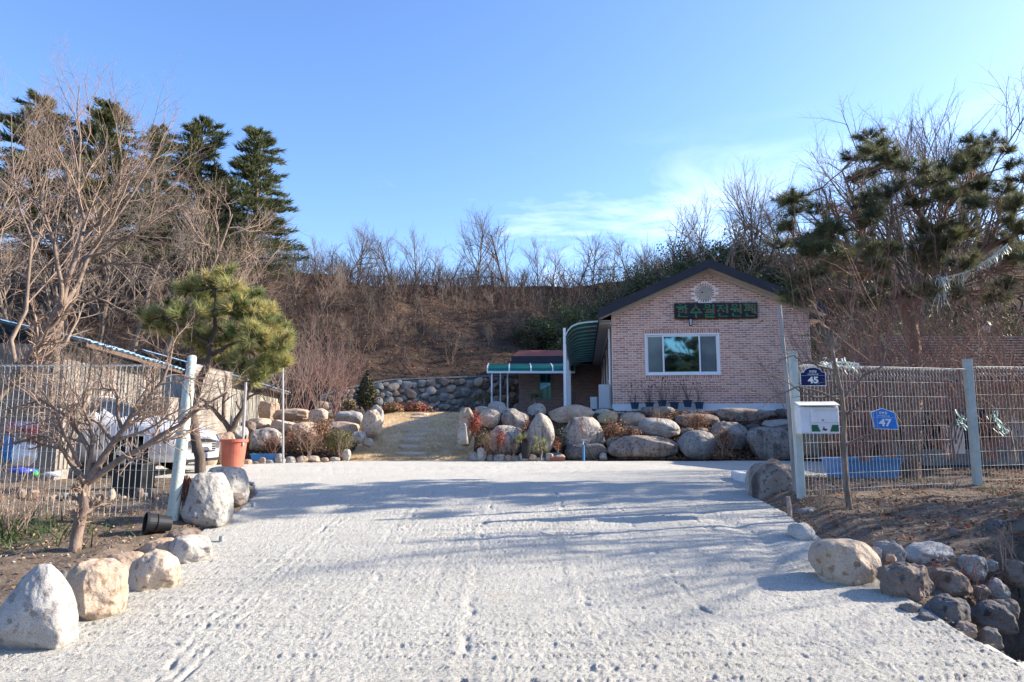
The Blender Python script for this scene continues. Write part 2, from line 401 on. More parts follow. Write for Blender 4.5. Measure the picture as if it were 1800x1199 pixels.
# ================================================================ CONCRETE DRIVE
yy = [2.2]
while yy[-1] < 17.0: yy.append(yy[-1] + (.009 + .0042*max(yy[-1]-3.4, 0)))
yy = np.array(yy); yy[-1] = 17.0; nc = 640
xl = np.interp(yy, *DXL)+.035*fbm(yy*3, 0*yy, 0, 61); xr = np.interp(yy, *DXR)+.03*fbm(yy*3, 0*yy+9, 0, 62)
xl = np.where(yy > 11, np.interp(yy, *DXL), xl)
t = np.linspace(0, 1, nc)
X = xl[:, None] + (xr-xl)[:, None]*t[None]; Y = np.repeat(yy[:, None], nc, 1)
Y = np.where(Y > 16.2, 16.2+(Y-16.2)*np.clip(1.0+.06*fbm(X*.8, 0*X, 0, 63), .7, 1.12), Y)
Z0 = zd(Y)
wx = X*.8+Y*.6+.05*fbm(X*9, Y*9, 0, 76, 2); wy = Y*.8-X*.6+.05*fbm(X*9, Y*9, 0, 77, 2)
fine = .75*fbm(wx*61, wy*61, 0, 71, 2, .8)+.17*fbm(X*23, Y*29, 0, 78, 2)
rows = np.sin(2*math.pi*(Y/.16 + .16*fbm(X*.35, Y*.7, 0, 72, 3) + .05*fbm(X*4, Y*4, 0, 75, 2)))
amp = np.clip(.75+.8*fbm(X*.45, Y*.55, 0, 73, 3), .3, 1.5)*sstep(12.5, 9.5, Y)
rough = np.clip(rows, -.2, 1)*amp
Z = Z0 + .004*rough + .0088*np.clip(fine,-.8,.6)*np.clip((.35+.7*amp)*(.4+.7*np.clip(rows, 0, 1)), 0, 1.1)*sstep(12,8,Y) + .006*fbm(X*1.1, Y*1.1, 0, 74, 3) + .003*fine*sstep(13,8,Y)
for xj, wv, dp in ((-2.02, .03, .016), (-1.93, .02, .010), (-1.84, .02, .012), (-1.12, .035, .013), (-.30, .04, .020), (.58, .04, .020), (1.34, .04, .018), (2.1, .035, .009)):
    c = xj + .05*fbm(Y*.6, 0*Y+xj*3, 0, 81, 3) + .02*fbm(Y*9, 0*Y+xj, 0, 82, 2)
    q = np.exp(-((X-c)/wv)**2)*np.clip(.35+1.1*fbm(Y*3.5, X*0+xj*7, 0, 83, 3), 0, 1.4)
    q = q*np.clip(.2+1.2*vnoise(Y*14+X*9, X*14, 0, 84), 0, 1.3)
    wv = wv*.7; q = q*np.exp(-((X-c)/wv)**2)**.6
    Z = Z - 1.35*dp*q*sstep(11, 9, Y) + .2*dp*np.exp(-((X-c+wv*2.3)/(wv*1.3))**2)*sstep(11, 9, Y)
Z = Z - .0035*np.clip(np.sin(2*math.pi*(X+.02*fbm(X*0+3, Y*.7, 0, 85, 2))/.34)-.72, 0, 1)/.28*np.clip(.3+fbm(X*1.5, Y*.5, 0, 86, 2), 0, 1)*sstep(11, 9, Y)
# tyre tread prints near the far edge
tr = np.exp(-((Y-14.3-.12*X)/.18)**2)*np.clip(np.sin(X*2*math.pi/.24+Y*6), 0, 1)*(np.abs(X+1.5) < 3.6)
tr2 = np.exp(-((Y-13.2+.05*X)/.2)**2)*np.clip(np.sin(X*2*math.pi/.3-Y*7), 0, 1)*(np.abs(X-2) < 3)
Z = Z - .018*tr - .014*tr2
Z = Z + .028*np.exp(-((Y-10.6-.1*np.sin(X))/.5)**2)      # slight hump where the slope meets the yard
Z = Z - .03*np.exp(-((X-2.35-.15*np.sin(Y*2))/.13)**2)*sstep(5.6, 6.6, Y)*sstep(9, 7.5, Y)
edge = np.minimum(X-xl[:, None], xr[:, None]-X); Z = Z - .03*np.clip(1-edge/.05, 0, 1)**2*(Y < 12)
n0 = len(yy)
V = np.stack([X, Y, Z], -1).reshape(-1, 3)
ii = (np.arange(n0-1)[:, None]*nc + np.arange(nc-1)[None, :]).reshape(-1)
Fq = np.stack([ii, ii+1, ii+nc+1, ii+nc], 1)
# skirt
bl = np.arange(n0)*nc; br = bl+nc-1; fr = np.arange(nc); bk = (n0-1)*nc+np.arange(nc); FS = [Fq]
for ring, s in ((bl, 1), (br, -1), (fr, -1), (bk, 1)):
    W = V[ring].copy(); W[:, 2] -= .3; base = len(V); V = np.concatenate([V, W]); k = np.arange(len(ring)-1)
    q = np.stack([ring[k], ring[k+1], base+k+1, base+k], 1); FS.append(q if s < 0 else q[:, ::-1])
def concrete():
    m = bpy.data.materials.new('rough_concrete'); m.use_nodes = True; n = m.node_tree; b = n.nodes['Principled BSDF']; lk = n.links.new
    b.inputs['Roughness'].default_value = .92; b.inputs['Specular IOR Level'].default_value = .2
    g = n.nodes.new('ShaderNodeNewGeometry')
    def noise(sc, det=8, rg=.6):
        q = n.nodes.new('ShaderNodeTexNoise'); q.inputs['Scale'].default_value = sc; q.inputs['Detail'].default_value = det
        q.inputs['Roughness'].default_value = rg; lk(g.outputs['Position'], q.inputs[0]); return q.outputs[0]
    def ramp(src, p0, p1, c0, c1):
        r = n.nodes.new('ShaderNodeValToRGB'); e = r.color_ramp.elements; e[0].position = p0; e[1].position = p1
        e[0].color = (*c0, 1); e[1].color = (*c1, 1); lk(src, r.inputs[0]); return r.outputs[0]
    c = ramp(noise(1.4), .3, .7, (.545, .525, .465), (.63, .605, .54))
    st = ramp(noise(62, 4, .85), .39, .48, (.26, .25, .24), (1, 1, 1))
    q = n.nodes.new('ShaderNodeMixRGB'); q.blend_type = 'MULTIPLY'; q.inputs[0].default_value = .8; lk(c, q.inputs[1]); lk(st, q.inputs[2])
    dn = ramp(noise(.9, 5, .6), .685, .74, (0, 0, 0), (.5, .5, .5)); d2 = n.nodes.new('ShaderNodeMixRGB'); d2.inputs[2].default_value = (.52, .43, .30, 1)
    lk(dn, d2.inputs[0]); lk(q.outputs[0], d2.inputs[1]); lk(d2.outputs[0], b.inputs['Base Color'])
    bm = n.nodes.new('ShaderNodeBump'); bm.inputs['Distance'].default_value = .022; bm.inputs['Strength'].default_value = 1
    lk(noise(110, 5, .75), bm.inputs['Height'])
    lk(bm.outputs[0], b.inputs['Normal']); return m
m_conc = concrete()
struct(link('concrete_driveway', rawmesh('concrete_driveway', V, FS, m_conc, smooth=True)))
# lower concrete ledge along the right edge of the slab
m_ledge = M('smooth_concrete', (.58, .58, .57), (.68, .68, .67), 5, .9, .004, 60)
b = MB(); yk = np.linspace(2, 5.35, 14)
for i in range(13):
    y0, y1 = yk[i], yk[i+1]; z0, z1 = zd(y0)-.13, zd(y1)-.13; wd = .36*(1 if y1 < 4.6 else max(.15, (5.4-y1)/.8))
    b.add([(2.9, y0, z0), (2.96+wd, y0, z0), (2.96+wd, y1, z1), (2.9, y1, z1), (2.9, y0, z0-.9), (2.96+wd, y0, z0-.9), (2.96+wd, y1, z1-.9), (2.9, y1, z1-.9)],
          [(0, 1, 2, 3), (1, 5, 6, 2), (4, 5, 1, 0), (3, 2, 6, 7)])
struct(b.build('drain_ledge', m_ledge))
# low curb stub by the right gate
b = MB(); p = P(1290, 832, 11.6); q = P(1324, 858, 10.2)
b.box(((p[0]+q[0])/2+.05, (p[1]+q[1])/2, zd(11)+.03), (.14, 1.7, .22), rz=math.atan2(-(p[0]-q[0]), p[1]-q[1])); struct(b.build('kerb', m_ledge, bevel=.01))

# ================================================================ LAWN + stepping slabs
ly = np.linspace(16.75, 25.2, 130); lx = np.linspace(0, 1, 46)
a0 = np.interp(ly, [16.7, 17.5, 19, 22, 25.2], [-4.15, -4.05, -4.2, -4.4, -4.6]); a1 = np.interp(ly, [16.7, 19, 22, 25.2], [-.98, -1.0, -1.3, -1.6])
X = a0[:, None]+(a1-a0)[:, None]*lx; Y = np.repeat(ly[:, None], 46, 1); Zl = H(X, Y)+.035+.02*fbm(X*3, Y*3, 0, 90)
V = np.stack([X, Y, Zl], -1).reshape(-1, 3); ii = (np.arange(129)[:, None]*46+np.arange(45)[None]).reshape(-1)
m_lawn = M('dry_turf', (.56, .41, .24), (.70, .54, .34), 5, .95, .02, 50, c3=(.24, .17, .10))
struct(link('lawn', rawmesh('lawn', V, [np.stack([ii, ii+1, ii+47, ii+46], 1)], m_lawn, smooth=True)))
def blades(name, X, Y, Zb, hgt, wid, mats, label, cat, lean=.5, seed=1):
    rs = np.random.RandomState(seed); K = len(X); az = rs.rand(K)*2*math.pi; h = hgt*(.5+rs.rand(K)); l = lean*h*rs.rand(K)*1.4
    b0 = np.stack([X-np.sin(az)*wid, Y+np.cos(az)*wid, Zb-.01], 1); b1 = np.stack([X+np.sin(az)*wid, Y-np.cos(az)*wid, Zb-.01], 1)
    tp = np.stack([X+np.cos(az)*l, Y+np.sin(az)*l, Zb+h*(.55+.45*rs.rand(K))], 1)
    V = np.stack([b0, b1, tp], 1).reshape(-1, 3); Fq = np.arange(K*3).reshape(-1, 3)
    o = link(name, rawmesh(name, V, [Fq], mats, rs.randint(0, len(mats), K))); struct(o, 'stuff'); return tag(o, label, cat)
rs = NR; K = 42000; yl = 16.85+8.3*rs.rand(K)**1.4; tl = rs.rand(K)
xl_ = np.interp(yl, ly, a0); xr_ = np.interp(yl, ly, a1); xq = xl_+(xr_-xl_)*tl
m_straw1 = M('straw_pale', (.74, .58, .35), rough=.9, trans=.2); m_straw2 = M('straw_brown', (.52, .38, .22), rough=.9, trans=.2)
blades('lawn_grass', xq, yl, H(xq, yl)+.035, .05, .006, [m_straw1, m_straw2], 'short dry straw coloured grass covering the sloping lawn between the boulders', 'dry grass', 1.2)
m_slab = M('slab_stone', (.44, .39, .33), (.56, .50, .43), 6, .9, .006, 40)
def flat_stone(name, c, sx, sy, sz, seed, mat, label, cat='stepping stone', group=None):
    rs = np.random.RandomState(seed); n = 11; an = np.sort(rs.rand(n)*.5+np.arange(n))*2*math.pi/n; r = .85+.25*rs.rand(n)
    b = MB(); tops = [(c[0]+sx*r[i]*math.cos(an[i]), c[1]+sy*r[i]*math.sin(an[i]), c[2]) for i in range(n)]
    b.prism(tops, (0, 0, -sz)); o = b.build(name, mat, loc=c, bevel=.012); return tag(o, label, cat, group)
for k, (px, py, w_) in enumerate([(723, 801, 55), (718, 789, 34), (722, 778, 28), (728, 769, 40), (735, 759, 60), (737, 746, 40), (738, 737, 34), (738, 731, 26)]):
    g = G(px, py); lab = ['widest pale slab at the foot of the dry lawn beside the driveway', 'second stepping slab up the dry lawn from the driveway',
      'third stepping slab up the dry lawn from the driveway', 'fourth stepping slab, pale grey, halfway up the sunlit lawn', 'broad white slab where the lawn passes into shade',
      'sixth stepping slab up the lawn, first one wholly in shade', 'seventh stepping slab up the lawn, in shade', 'last and smallest stepping slab at the top of the lawn'][k]
    flat_stone('stepping_stone', (g[0], g[1], g[2]+.085), w_/1200*g[1]*.55, .24, .12, 300+k, m_slab, lab, group='stepping slabs up the lawn')

m_twig_hill = M('twig_hill', (.085, .062, .048), (.145, .11, .085), 5, .9)
m_twig_redd = M('twig_reddish', (.085, .052, .042), (.14, .088, .07), 5, .85)
# ================================================================ LITTER, BRUSH (stuff)
def litter(name, X, Y, s, mats, label, cat, seed=3, lift=.0):
    rs = np.random.RandomState(seed); K = len(X); Zb = H(X, Y)+.012+lift
    A = rs.normal(0, 1, (K, 3)); A[:, 2] *= .45; A /= np.linalg.norm(A, axis=1)[:, None]
    B = np.cross(A, rs.normal(0, 1, (K, 3))*np.array([1, 1, 2.5])); B /= np.linalg.norm(B, axis=1)[:, None]+1e-9
    s = s*(.5+rs.rand(K))[:, None]; c = np.stack([X, Y, Zb+.01*rs.rand(K)], 1)
    V = np.stack([c-A*s, c+B*s*.45, c+A*s, c-B*s*.45], 1).reshape(-1, 3)
    o = link(name, rawmesh(name, V, [np.arange(K*4).reshape(-1, 4)], mats, rs.randint(0, len(mats), K))); struct(o, 'stuff'); return tag(o, label, cat)
m_lf1 = M('leaf_brown', (.24, .145, .08), rough=.85, trans=.15); m_lf2 = M('leaf_dark', (.12, .07, .045), rough=.85); m_lf3 = M('leaf_tan', (.36, .25, .15), rough=.85, trans=.15)
m_lf4 = M('leaf_russet', (.28, .10, .06), rough=.8, trans=.15)
K = 34000; x = 3.1+rs.rand(K)*9; y = 4.6+rs.rand(K)*9.0
k = (x > 3.35) & (x < 14); dens = fbm(x*.8, y*.8, 0, 101); k &= (dens > -.35+.4*rs.rand(K))
litter('leaf_litter_bank', x[k], y[k], .022, [m_lf1, m_lf2, m_lf3, m_lf4], 'brown fallen leaves on the bank under the right hand mesh fence', 'leaf litter')
K = 9000; x = -9+rs.rand(K)*5.7; y = 5+rs.rand(K)*6.5; dens = fbm(x*.9, y*.9, 0, 102); k = dens > -.1+.4*rs.rand(K)
litter('leaf_litter_bed', x[k], y[k], .018, [m_lf1, m_lf2, m_lf3], 'scattered dry leaves in the soil bed under the left hand fence', 'leaf litter', 5)
K = 26000; x = -30+rs.rand(K)*44; y = 28+rs.rand(K)*27; k = (y > wally(x)+.8)
litter('leaf_litter_hill', x[k], y[k], .075, [m_lf1, m_lf2, m_lf2, m_lf4], 'brown fallen leaves lying over the hillside', 'leaf litter', 6)
K = 14000; x = 2.6+rs.rand(K)*9.5; y = 16.9+rs.rand(K)*2.6
litter('leaf_litter_wall', x, y, .035, [m_lf1, m_lf2, m_lf3, m_lf4], 'dry leaves and ivy remains between the boulders of the terrace', 'leaf litter', 7, .03)
K = 9000; x = -10+rs.rand(K)*6.0; y = 14.5+rs.rand(K)*7
litter('leaf_litter_garden', x, y, .035, [m_lf1, m_lf2, m_lf3], 'dry leaves between the rocks of the left hand garden', 'leaf litter', 8, .02)
K = 3600; y = 3.6+rs.rand(K)*5.4; sd_ = rs.rand(K) < .5; x = np.where(sd_, np.interp(y, *DXL)+rs.exponential(.07, K)-.12, np.interp(y, *DXR)-rs.exponential(.06, K)+.10)
litter('verge_debris', x, y, .011, [m_lf1, m_lf2, m_lf3, m_soil], 'crumbs of soil and leaf bits spilled along both edges of the driveway', 'debris', 19, .008)
K = 420; y = 3.4+rs.rand(K)*6.5; x = -3.1+6.1*rs.rand(K)
litter('driveway_debris', x, y, .008, [m_lf1, m_lf2, m_soil], 'a few leaf scraps and grit lying on the open driveway', 'debris', 20, .010)
# thickets: joined copies of a few bush shapes
def bush_polys(seed, h=1.3, stems=6, spread=.5, r=.012, kn=(4, 3)):
    rs2 = np.random.RandomState(seed); out = []
    o = dict(n=[5, 4, 3], wob=[.16, .22, .25], up=[.06, .08, .05], kids=[kn[0], kn[1], 0], t0=[.25, .3, 0], ang=[.6, .7, .6], ratio=[.6, .55, .5], taper=.4, rmin=.0035)
    for i in range(stems):
        a = rs2.rand()*6.283; d = nrm(np.array([math.cos(a)*spread, math.sin(a)*spread, 1])); grow(out, rs2.normal(0, .07, 3)*np.array([1, 1, 0]), d, h*(.6+.5*rs2.rand()), r, 0, o, rs2)
    return [(p, rr) for p, rr, l in out]
protoV = []
for s_ in range(6):
    V_, F_ = tubes([(p, r*1.35) for p, r in bush_polys(500+s_, 1.5, 4, .55, .014, (3, 2))], 3); protoV.append((V_, F_))
def scatter_bushes(name, X, Y, S, mat, label, cat, sink=.05, seed=9):
    rs2 = np.random.RandomState(seed); VV = []; FF = []; off = 0; ZZ = H(X, Y)
    for i in range(len(X)):
        V_, F_ = protoV[rs2.randint(6)]; a = rs2.rand()*6.283; c, s = math.cos(a), math.sin(a)
        W = np.stack([V_[:, 0]*c-V_[:, 1]*s, V_[:, 0]*s+V_[:, 1]*c, V_[:, 2]], 1)*S[i]; W = W+np.array([X[i], Y[i], ZZ[i]-sink]); VV.append(W)
        for f in F_: FF.append(f+off)
        off += len(V_)
    o = link(name, rawmesh(name, np.concatenate(VV), [np.concatenate(FF)], mat)); struct(o, 'stuff'); return tag(o, label, cat)
K = 3900; x = -34+rs.rand(K)*50; y = 29+rs.rand(K)*27; dens = fbm(x*.16, y*.22, 0, 111, 3)
prob = np.clip(.5+dens*.9+.65*sstep(38, 50, y)+.25*sstep(-6, -14, x), .05, 1); k = (y > wally(x)+1.2) & (rs.rand(K) < prob*.62)
x, y = x[k], y[k]; S = .5+.75*rs.rand(len(x))+.35*sstep(40, 52, y)
h_ = len(x)//2
scatter_bushes('hillside_brush', x[:h_], y[:h_], S[:h_], m_twig_hill, 'tangled grey brown winter brush covering the hillside', 'brush')
scatter_bushes('hillside_scrub', x[h_:], y[h_:], S[h_:], m_twig_redd, 'dark leafless scrub growing through the hillside brush', 'brush', seed=10)
K = 240; x = -16+rs.rand(K)*70; y = 52+rs.rand(K)*6
scatter_bushes('ridge_brush', x, y, .7+.6*rs.rand(K), m_twig_dark, 'thin leafless brush standing along the top of the ridge', 'brush', seed=12)
# ================================================================ HOUSE
def lab(o, l): o['label'] = l; return o
HX, HY, HZ, HR = 3.03, 20.5, PLAT, -R_(5.8)
HW, HL, EAVE, APEX = 5.78, 13.6, 2.88, 4.16
house = thing('brick_house', 'pink brick single storey house with dark gabled roof above the boulder terrace', 'house', (HX, HY, HZ), HR)
m_mortar = M('mortar', (.80, .72, .64), (.86, .79, .72), 8, .95, .002, 120)
cols = [((.55, .275, .20), (.62, .33, .25)), ((.48, .235, .17), (.54, .28, .21)), ((.36, .175, .135), (.42, .21, .165)), ((.58, .33, .25), (.64, .38, .29)), ((.42, .18, .125), (.48, .23, .16))]
m_br = [M('fired_brick_%d' % i, a, b_, 30, .85, .002, 160) for i, (a, b_) in enumerate(cols)]
m_plinth = M('painted_plinth', (.62, .63, .64), (.70, .70, .70), 3, .8)
WU0, WU1, WZ0, WZ1 = .98, 3.17, 1.02, 2.27
CU, CZ = 2.79, 3.50
def gable_z(u): return EAVE + (APEX-EAVE)*(1-abs(u-HW/2)/(HW/2))
# walls
b = MB()
poly = [(0, 0, 0), (HW, 0, 0), (HW, 0, EAVE), (HW/2, 0, APEX), (0, 0, EAVE)]
wt = .22
# front wall as frame round the window opening
def xz(pts, y0, y1, mi=0): b.prism([(p[0], y0, p[1]) for p in pts], (0, y1-y0, 0), mi)
xz([(0, .16), (WU0, .16), (WU0, gable_z(WU0)), (0, EAVE)], 0, wt)
xz([(WU1, .16), (HW, .16), (HW, EAVE), (WU1, gable_z(WU1))], 0, wt)
xz([(WU0, .16), (WU1, .16), (WU1, WZ0), (WU0, WZ0)], 0, wt)
xz([(WU0, WZ1), (WU1, WZ1), (WU1, gable_z(WU1)), (HW/2, APEX), (WU0, gable_z(WU0))], 0, wt)
fw = b.build('front_wall', m_mortar, house, world=False)
b = MB(); xz([(0, .16), (HW, .16), (HW, EAVE), (HW/2, APEX), (0, EAVE)], HL-wt, HL); b.build('rear_wall', m_mortar, house, world=False)
def brickmat(name, pitch=(.2, .067), dark=1.0, axis='YZ'):
    m = bpy.data.materials.new(name); m.use_nodes = True; n = m.node_tree; bs = n.nodes['Principled BSDF']; lk = n.links.new
    t_ = n.nodes.new('ShaderNodeTexCoord'); s = n.nodes.new('ShaderNodeSeparateXYZ'); c = n.nodes.new('ShaderNodeCombineXYZ'); lk(t_.outputs['Object'], s.inputs[0])
    ad = n.nodes.new('ShaderNodeMath'); ad.operation = 'ADD'; lk(s.outputs[0], ad.inputs[0]); lk(s.outputs[1], ad.inputs[1])
    lk(ad.outputs[0], c.inputs[0]); lk(s.outputs[2], c.inputs[1])
    k = n.nodes.new('ShaderNodeTexBrick'); k.inputs['Scale'].default_value = 1; k.inputs['Brick Width'].default_value = pitch[0]; k.inputs['Row Height'].default_value = pitch[1]
    k.inputs['Mortar Size'].default_value = .005; k.inputs['Color1'].default_value = (.40*dark, .235*dark, .205*dark, 1); k.inputs['Color2'].default_value = (.25*dark, .145*dark, .13*dark, 1)
    k.inputs['Mortar'].default_value = (.58*dark, .53*dark, .51*dark, 1); lk(c.outputs[0], k.inputs[0]); lk(k.outputs[0], bs.inputs['Base Color'])
    bm = n.nodes.new('ShaderNodeBump'); bm.inputs['Distance'].default_value = -.006; lk(k.outputs['Fac'], bm.inputs['Height']); lk(bm.outputs[0], bs.inputs['Normal'])
    bs.inputs['Roughness'].default_value = .9; return m
m_bw = brickmat('brickwork'); m_bw2 = brickmat('brickwork_tan', dark=.8)
b = MB(); b.b2((0, wt, .16), (wt, HL-wt, EAVE)); b.b2((HW-wt, wt, .16), (HW, HL-wt, EAVE)); b.build('side_wall', m_bw, house, world=False)
b = MB(); b.b2((-.02, -.022, -.5), (HW+.02, HL+.02, .158)); b.build('plinth', m_plinth, house, world=False)
b = MB(); b.b2((-1.6, -.45, -.6), (HW+.6, HL, -.03)); struct(b.build('house_terrace', m_ledge, loc=None)); tr_ = bpy.data.objects['house_terrace']; tr_.location = (HX, HY, HZ-.035); tr_.rotation_euler = (0, 0, HR)
# bricks of the front wall, each its own piece; the rest joined
def bxmesh(wd, ht, dp, mat, name='brick'):
    b = MB(); g = .004
    b.add([(-wd/2, 0, -ht/2), (wd/2, 0, -ht/2), (wd/2, 0, ht/2), (-wd/2, 0, ht/2), (-wd/2+g, -dp, -ht/2+g), (wd/2-g, -dp, -ht/2+g), (wd/2-g, -dp, ht/2-g), (-wd/2+g, -dp, ht/2-g)],
          [(4, 5, 6, 7), (0, 1, 5, 4), (1, 2, 6, 5), (2, 3, 7, 6), (3, 0, 4, 7)])
    return rawmesh(name, np.concatenate(b.v), b.f, mat)
bricks = []; PW, PH = .2, .067; rs = np.random.RandomState(5)
row = 0; z = .16+PH/2
while z < APEX:
    off = 0 if row % 2 else PW/2
    u = -off
    while u < HW:
        a, e = max(u, 0), min(u+PW, HW)
        segs = [(a, e)]
        if WZ0-.125 < z < WZ1+.125 and z > WZ0-.13:
            ns = []
            for s0, s1 in segs:
                if s0 < WU0: ns.append((s0, min(s1, WU0)))
                if s1 > WU1: ns.append((max(s0, WU1), s1))
            segs = ns
        for s0, s1 in segs:
            m_ = (s0+s1)/2
            if s1-s0 < .03: continue
            if z+PH/2 > gable_z(s0 if m_ < HW/2 else s1)+.02 and z > gable_z(m_)-.03: continue
            if math.hypot(m_-CU, z-CZ) < .34: 
                continue
            bricks.append((m_, z, s1-s0-.015, PH-.016, rs.choice(5, p=[.3, .22, .18, .2, .1])))
        u += PW
    z += PH; row += 1
full = [q for q in bricks if abs(q[2]-(PW-.015)) < .001]
full.sort(key=lambda q: math.hypot(q[0]-HW, q[1])); own = full[:290]; ownset = set((q[0], q[1]) for q in own)
bm5 = [bxmesh(PW-.015, PH-.016, .010, m) for m in m_br]
for q in own:
    o = link('brick', bm5[q[4]], house); o.location = (q[0], -.0005, q[1])
b = MB()
def addbrick(cx, cz, wd, ht, mi, rot=0, dp=.010):
    g = .004; c, s = math.cos(rot), math.sin(rot)
    pts = [(-wd/2, 0, -ht/2), (wd/2, 0, -ht/2), (wd/2, 0, ht/2), (-wd/2, 0, ht/2), (-wd/2+g, -dp, -ht/2+g), (wd/2-g, -dp, -ht/2+g), (wd/2-g, -dp, ht/2-g), (-wd/2+g, -dp, ht/2-g)]
    b.add([(cx+x*c-z_*s, y-.0005, cz+x*s+z_*c) for x, y, z_ in pts], [(4, 5, 6, 7), (0, 1, 5, 4), (1, 2, 6, 5), (2, 3, 7, 6), (3, 0, 4, 7)], mi)
for q in bricks:
    if (q[0], q[1]) in ownset: continue
    addbrick(*q)
u = WU0+.035
while u < WU1:      # soldier courses above and below the window
    for zz in (WZ1+.062, WZ0-.062): addbrick(u, zz, .052, .108, rs.choice(5))
    u += .067
for k in range(22):
    a = k*2*math.pi/22; addbrick(CU+.245*math.cos(a), CZ+.245*math.sin(a), .088, .048, rs.choice(5), a)
o = b.build('bricks', m_br, house, world=False); struct(o, 'stuff')
b = MB(); b.lathe([(.345, 0), (.345, .006), (.0, .006)], (0, 0, 0), 32, axis='y'); b.build('ring_mortar', m_mortar, house, world=False).location = (CU, -.0035, CZ); 
m_vent = M('vent_cover', (.36, .30, .26), (.43, .37, .32), 9, .8)
b = MB(); b.lathe([(.19, 0), (.19, .012), (.175, .02), (0, .022)], (0, 0, 0), 32, axis='y')
v_ = b.build('vent', m_vent, house, world=False); v_.location = (CU, -.034, CZ)
b = MB(); b.lathe([(.022, 0), (.022, .01), (0, .01)], (0, 0, 0), 12, axis='y'); hcap = b.build('vent_hole', M('black', (.012, .012, .013), rough=.8), v_, world=False); hcap.location = (-.075, -.012, .0)
# roof: dark metal sheets, dark rake band, beige soffit
m_roof = M('roof_metal', (.020, .021, .027), rough=.55); m_fascia = M('fascia', (.022, .022, .03), (.03, .03, .04), 4, .6); m_soffit = M('soffit', (.46, .40, .33), rough=.8)
OH, OF = .40, .42
sl = (APEX-EAVE)/(HW/2)
def roofside(sgn):
    b = MB(); mid = HW/2; e = mid+sgn*(mid+OH); ze = EAVE-sl*OH; th = .10; lift = .06
    b.prism([(mid, -OF, APEX+lift), (e, -OF, ze+lift), (e, -OF, ze+lift+th), (mid, -OF, APEX+lift+th)], (0, HL+2*OF, 0))
    for k in range(31):      # standing seams
        y = -OF+.03+k*(HL+2*OF-.06)/30; b.prism([(mid, y-.015, APEX+lift+th), (e, y-.015, ze+lift+th), (e, y-.015, ze+lift+th+.03), (mid, y-.015, APEX+lift+th+.03)], (0, .03, 0))
    b.build('roof', m_roof, house, world=False)
    b = MB()
    b.prism([(mid, -OF-.025, APEX+lift-.07), (e, -OF-.025, ze+lift-.07), (e, -OF-.025, ze+lift+th+.11), (mid, -OF-.025, APEX+lift+th+.11)], (0, .024, 0))
    b.b2((e-.012*sgn, -OF, ze-.13), (e+.012*sgn, HL+OF, ze+lift+th-.012)); b.build('fascia', m_fascia, house, world=False)
    b = MB(); 
    b.prism([(mid, -OF, APEX-.005), (e-.02*sgn, -OF, ze-.005), (e-.02*sgn, -OF, ze+.05), (mid, -OF, APEX+.05)], (0, OF-.012, 0))
    w0 = mid+sgn*mid; b.b2((w0+sgn*.003, 0, ze-.10), (e-sgn*.014, HL, ze-.06)); 
    b.prism([(mid, -.012-.06, APEX-.09), (w0, -.012-.06, EAVE-.09), (w0, -.012-.06, EAVE-.008), (mid, -.012-.06, APEX-.008)], (0, .055, 0))
    b.build('soffit', m_soffit, house, world=False)
roofside(-1); roofside(1)
# front window
m_frame = M('white_frame', (.74, .75, .77), rough=.45); 
m_gl = M('window_glass', (.17, .33, .37), rough=.04, spec=1.0, metal=1); m_gl2 = M('window_glass_grey', (.085, .11, .125), (.11, .14, .15), 2, rough=.12, spec=.7)
win = MB(); t_ = .05; y0, y1 = .0, .09
win.b2((WU0, y0, WZ0), (WU1, y1, WZ0+t_)); win.b2((WU0, y0, WZ1-t_), (WU1, y1, WZ1)); win.b2((WU0, y0+.001, WZ0+t_), (WU0+t_, y1, WZ1-t_)); win.b2((WU1-t_, y0+.001, WZ0+t_), (WU1, y1, WZ1-t_))
wf = win.build('window', m_frame, house, world=False, bevel=.004)
for i, (a, e, yy0) in enumerate([(WU0+t_, WU0+.56, .045), (WU0+.52, WU1-.56, .015), (WU1-.60, WU1-t_, .045)]):
    s = MB(); f = .042; zl, zh = WZ0+t_+.002, WZ1-t_-.002
    s.b2((a, yy0, zl), (a+f, yy0+.028, zh)); s.b2((e-f, yy0, zl), (e, yy0+.028, zh)); s.b2((a+f, yy0, zl), (e-f, yy0+.028, zl+f)); s.b2((a+f, yy0, zh-f), (e-f, yy0+.028, zh))
    s.build('sash', m_frame, wf, world=False)
    g_ = MB(); g_.b2((a+f-.001, yy0+.012, zl+f-.001), (e-f+.001, yy0+.018, zh-f+.001)); g_.build('pane', m_gl if i == 1 else m_gl2, wf, world=False)
b = MB(); b.b2((WU0+.01, .095, WZ0+.01), (WU1-.01, .12, WZ1-.01)); b.build('blind', M('blind', (.30, .33, .34), rough=.9), wf, world=False)
b = MB(); b.b2((WU0-.02, -.04, WZ0-.012), (WU1+.02, .0, WZ0+.012)); b.build('sill', m_frame, wf, world=False)
# side windows and door
for y_, zlo, wd in ((1.6, 1.0, .9), (4.3, 1.0, 1.4), (7.2, .2, 1.0), (10, 1.0, 1.4)):
    b = MB(); b.b2((-.03, y_, zlo), (.02, y_+wd, 2.3)); wn = b.build('window' if zlo > .5 else 'door', m_frame, house, world=False)
    b = MB(); b.b2((-.034, y_+.06, zlo+.06), (-.031, y_+wd/2-.03, 2.24)); b.b2((-.034, y_+wd/2+.03, zlo+.06), (-.031, y_+wd-.06, 2.24)); b.build('pane', m_gl2, wn, world=False)
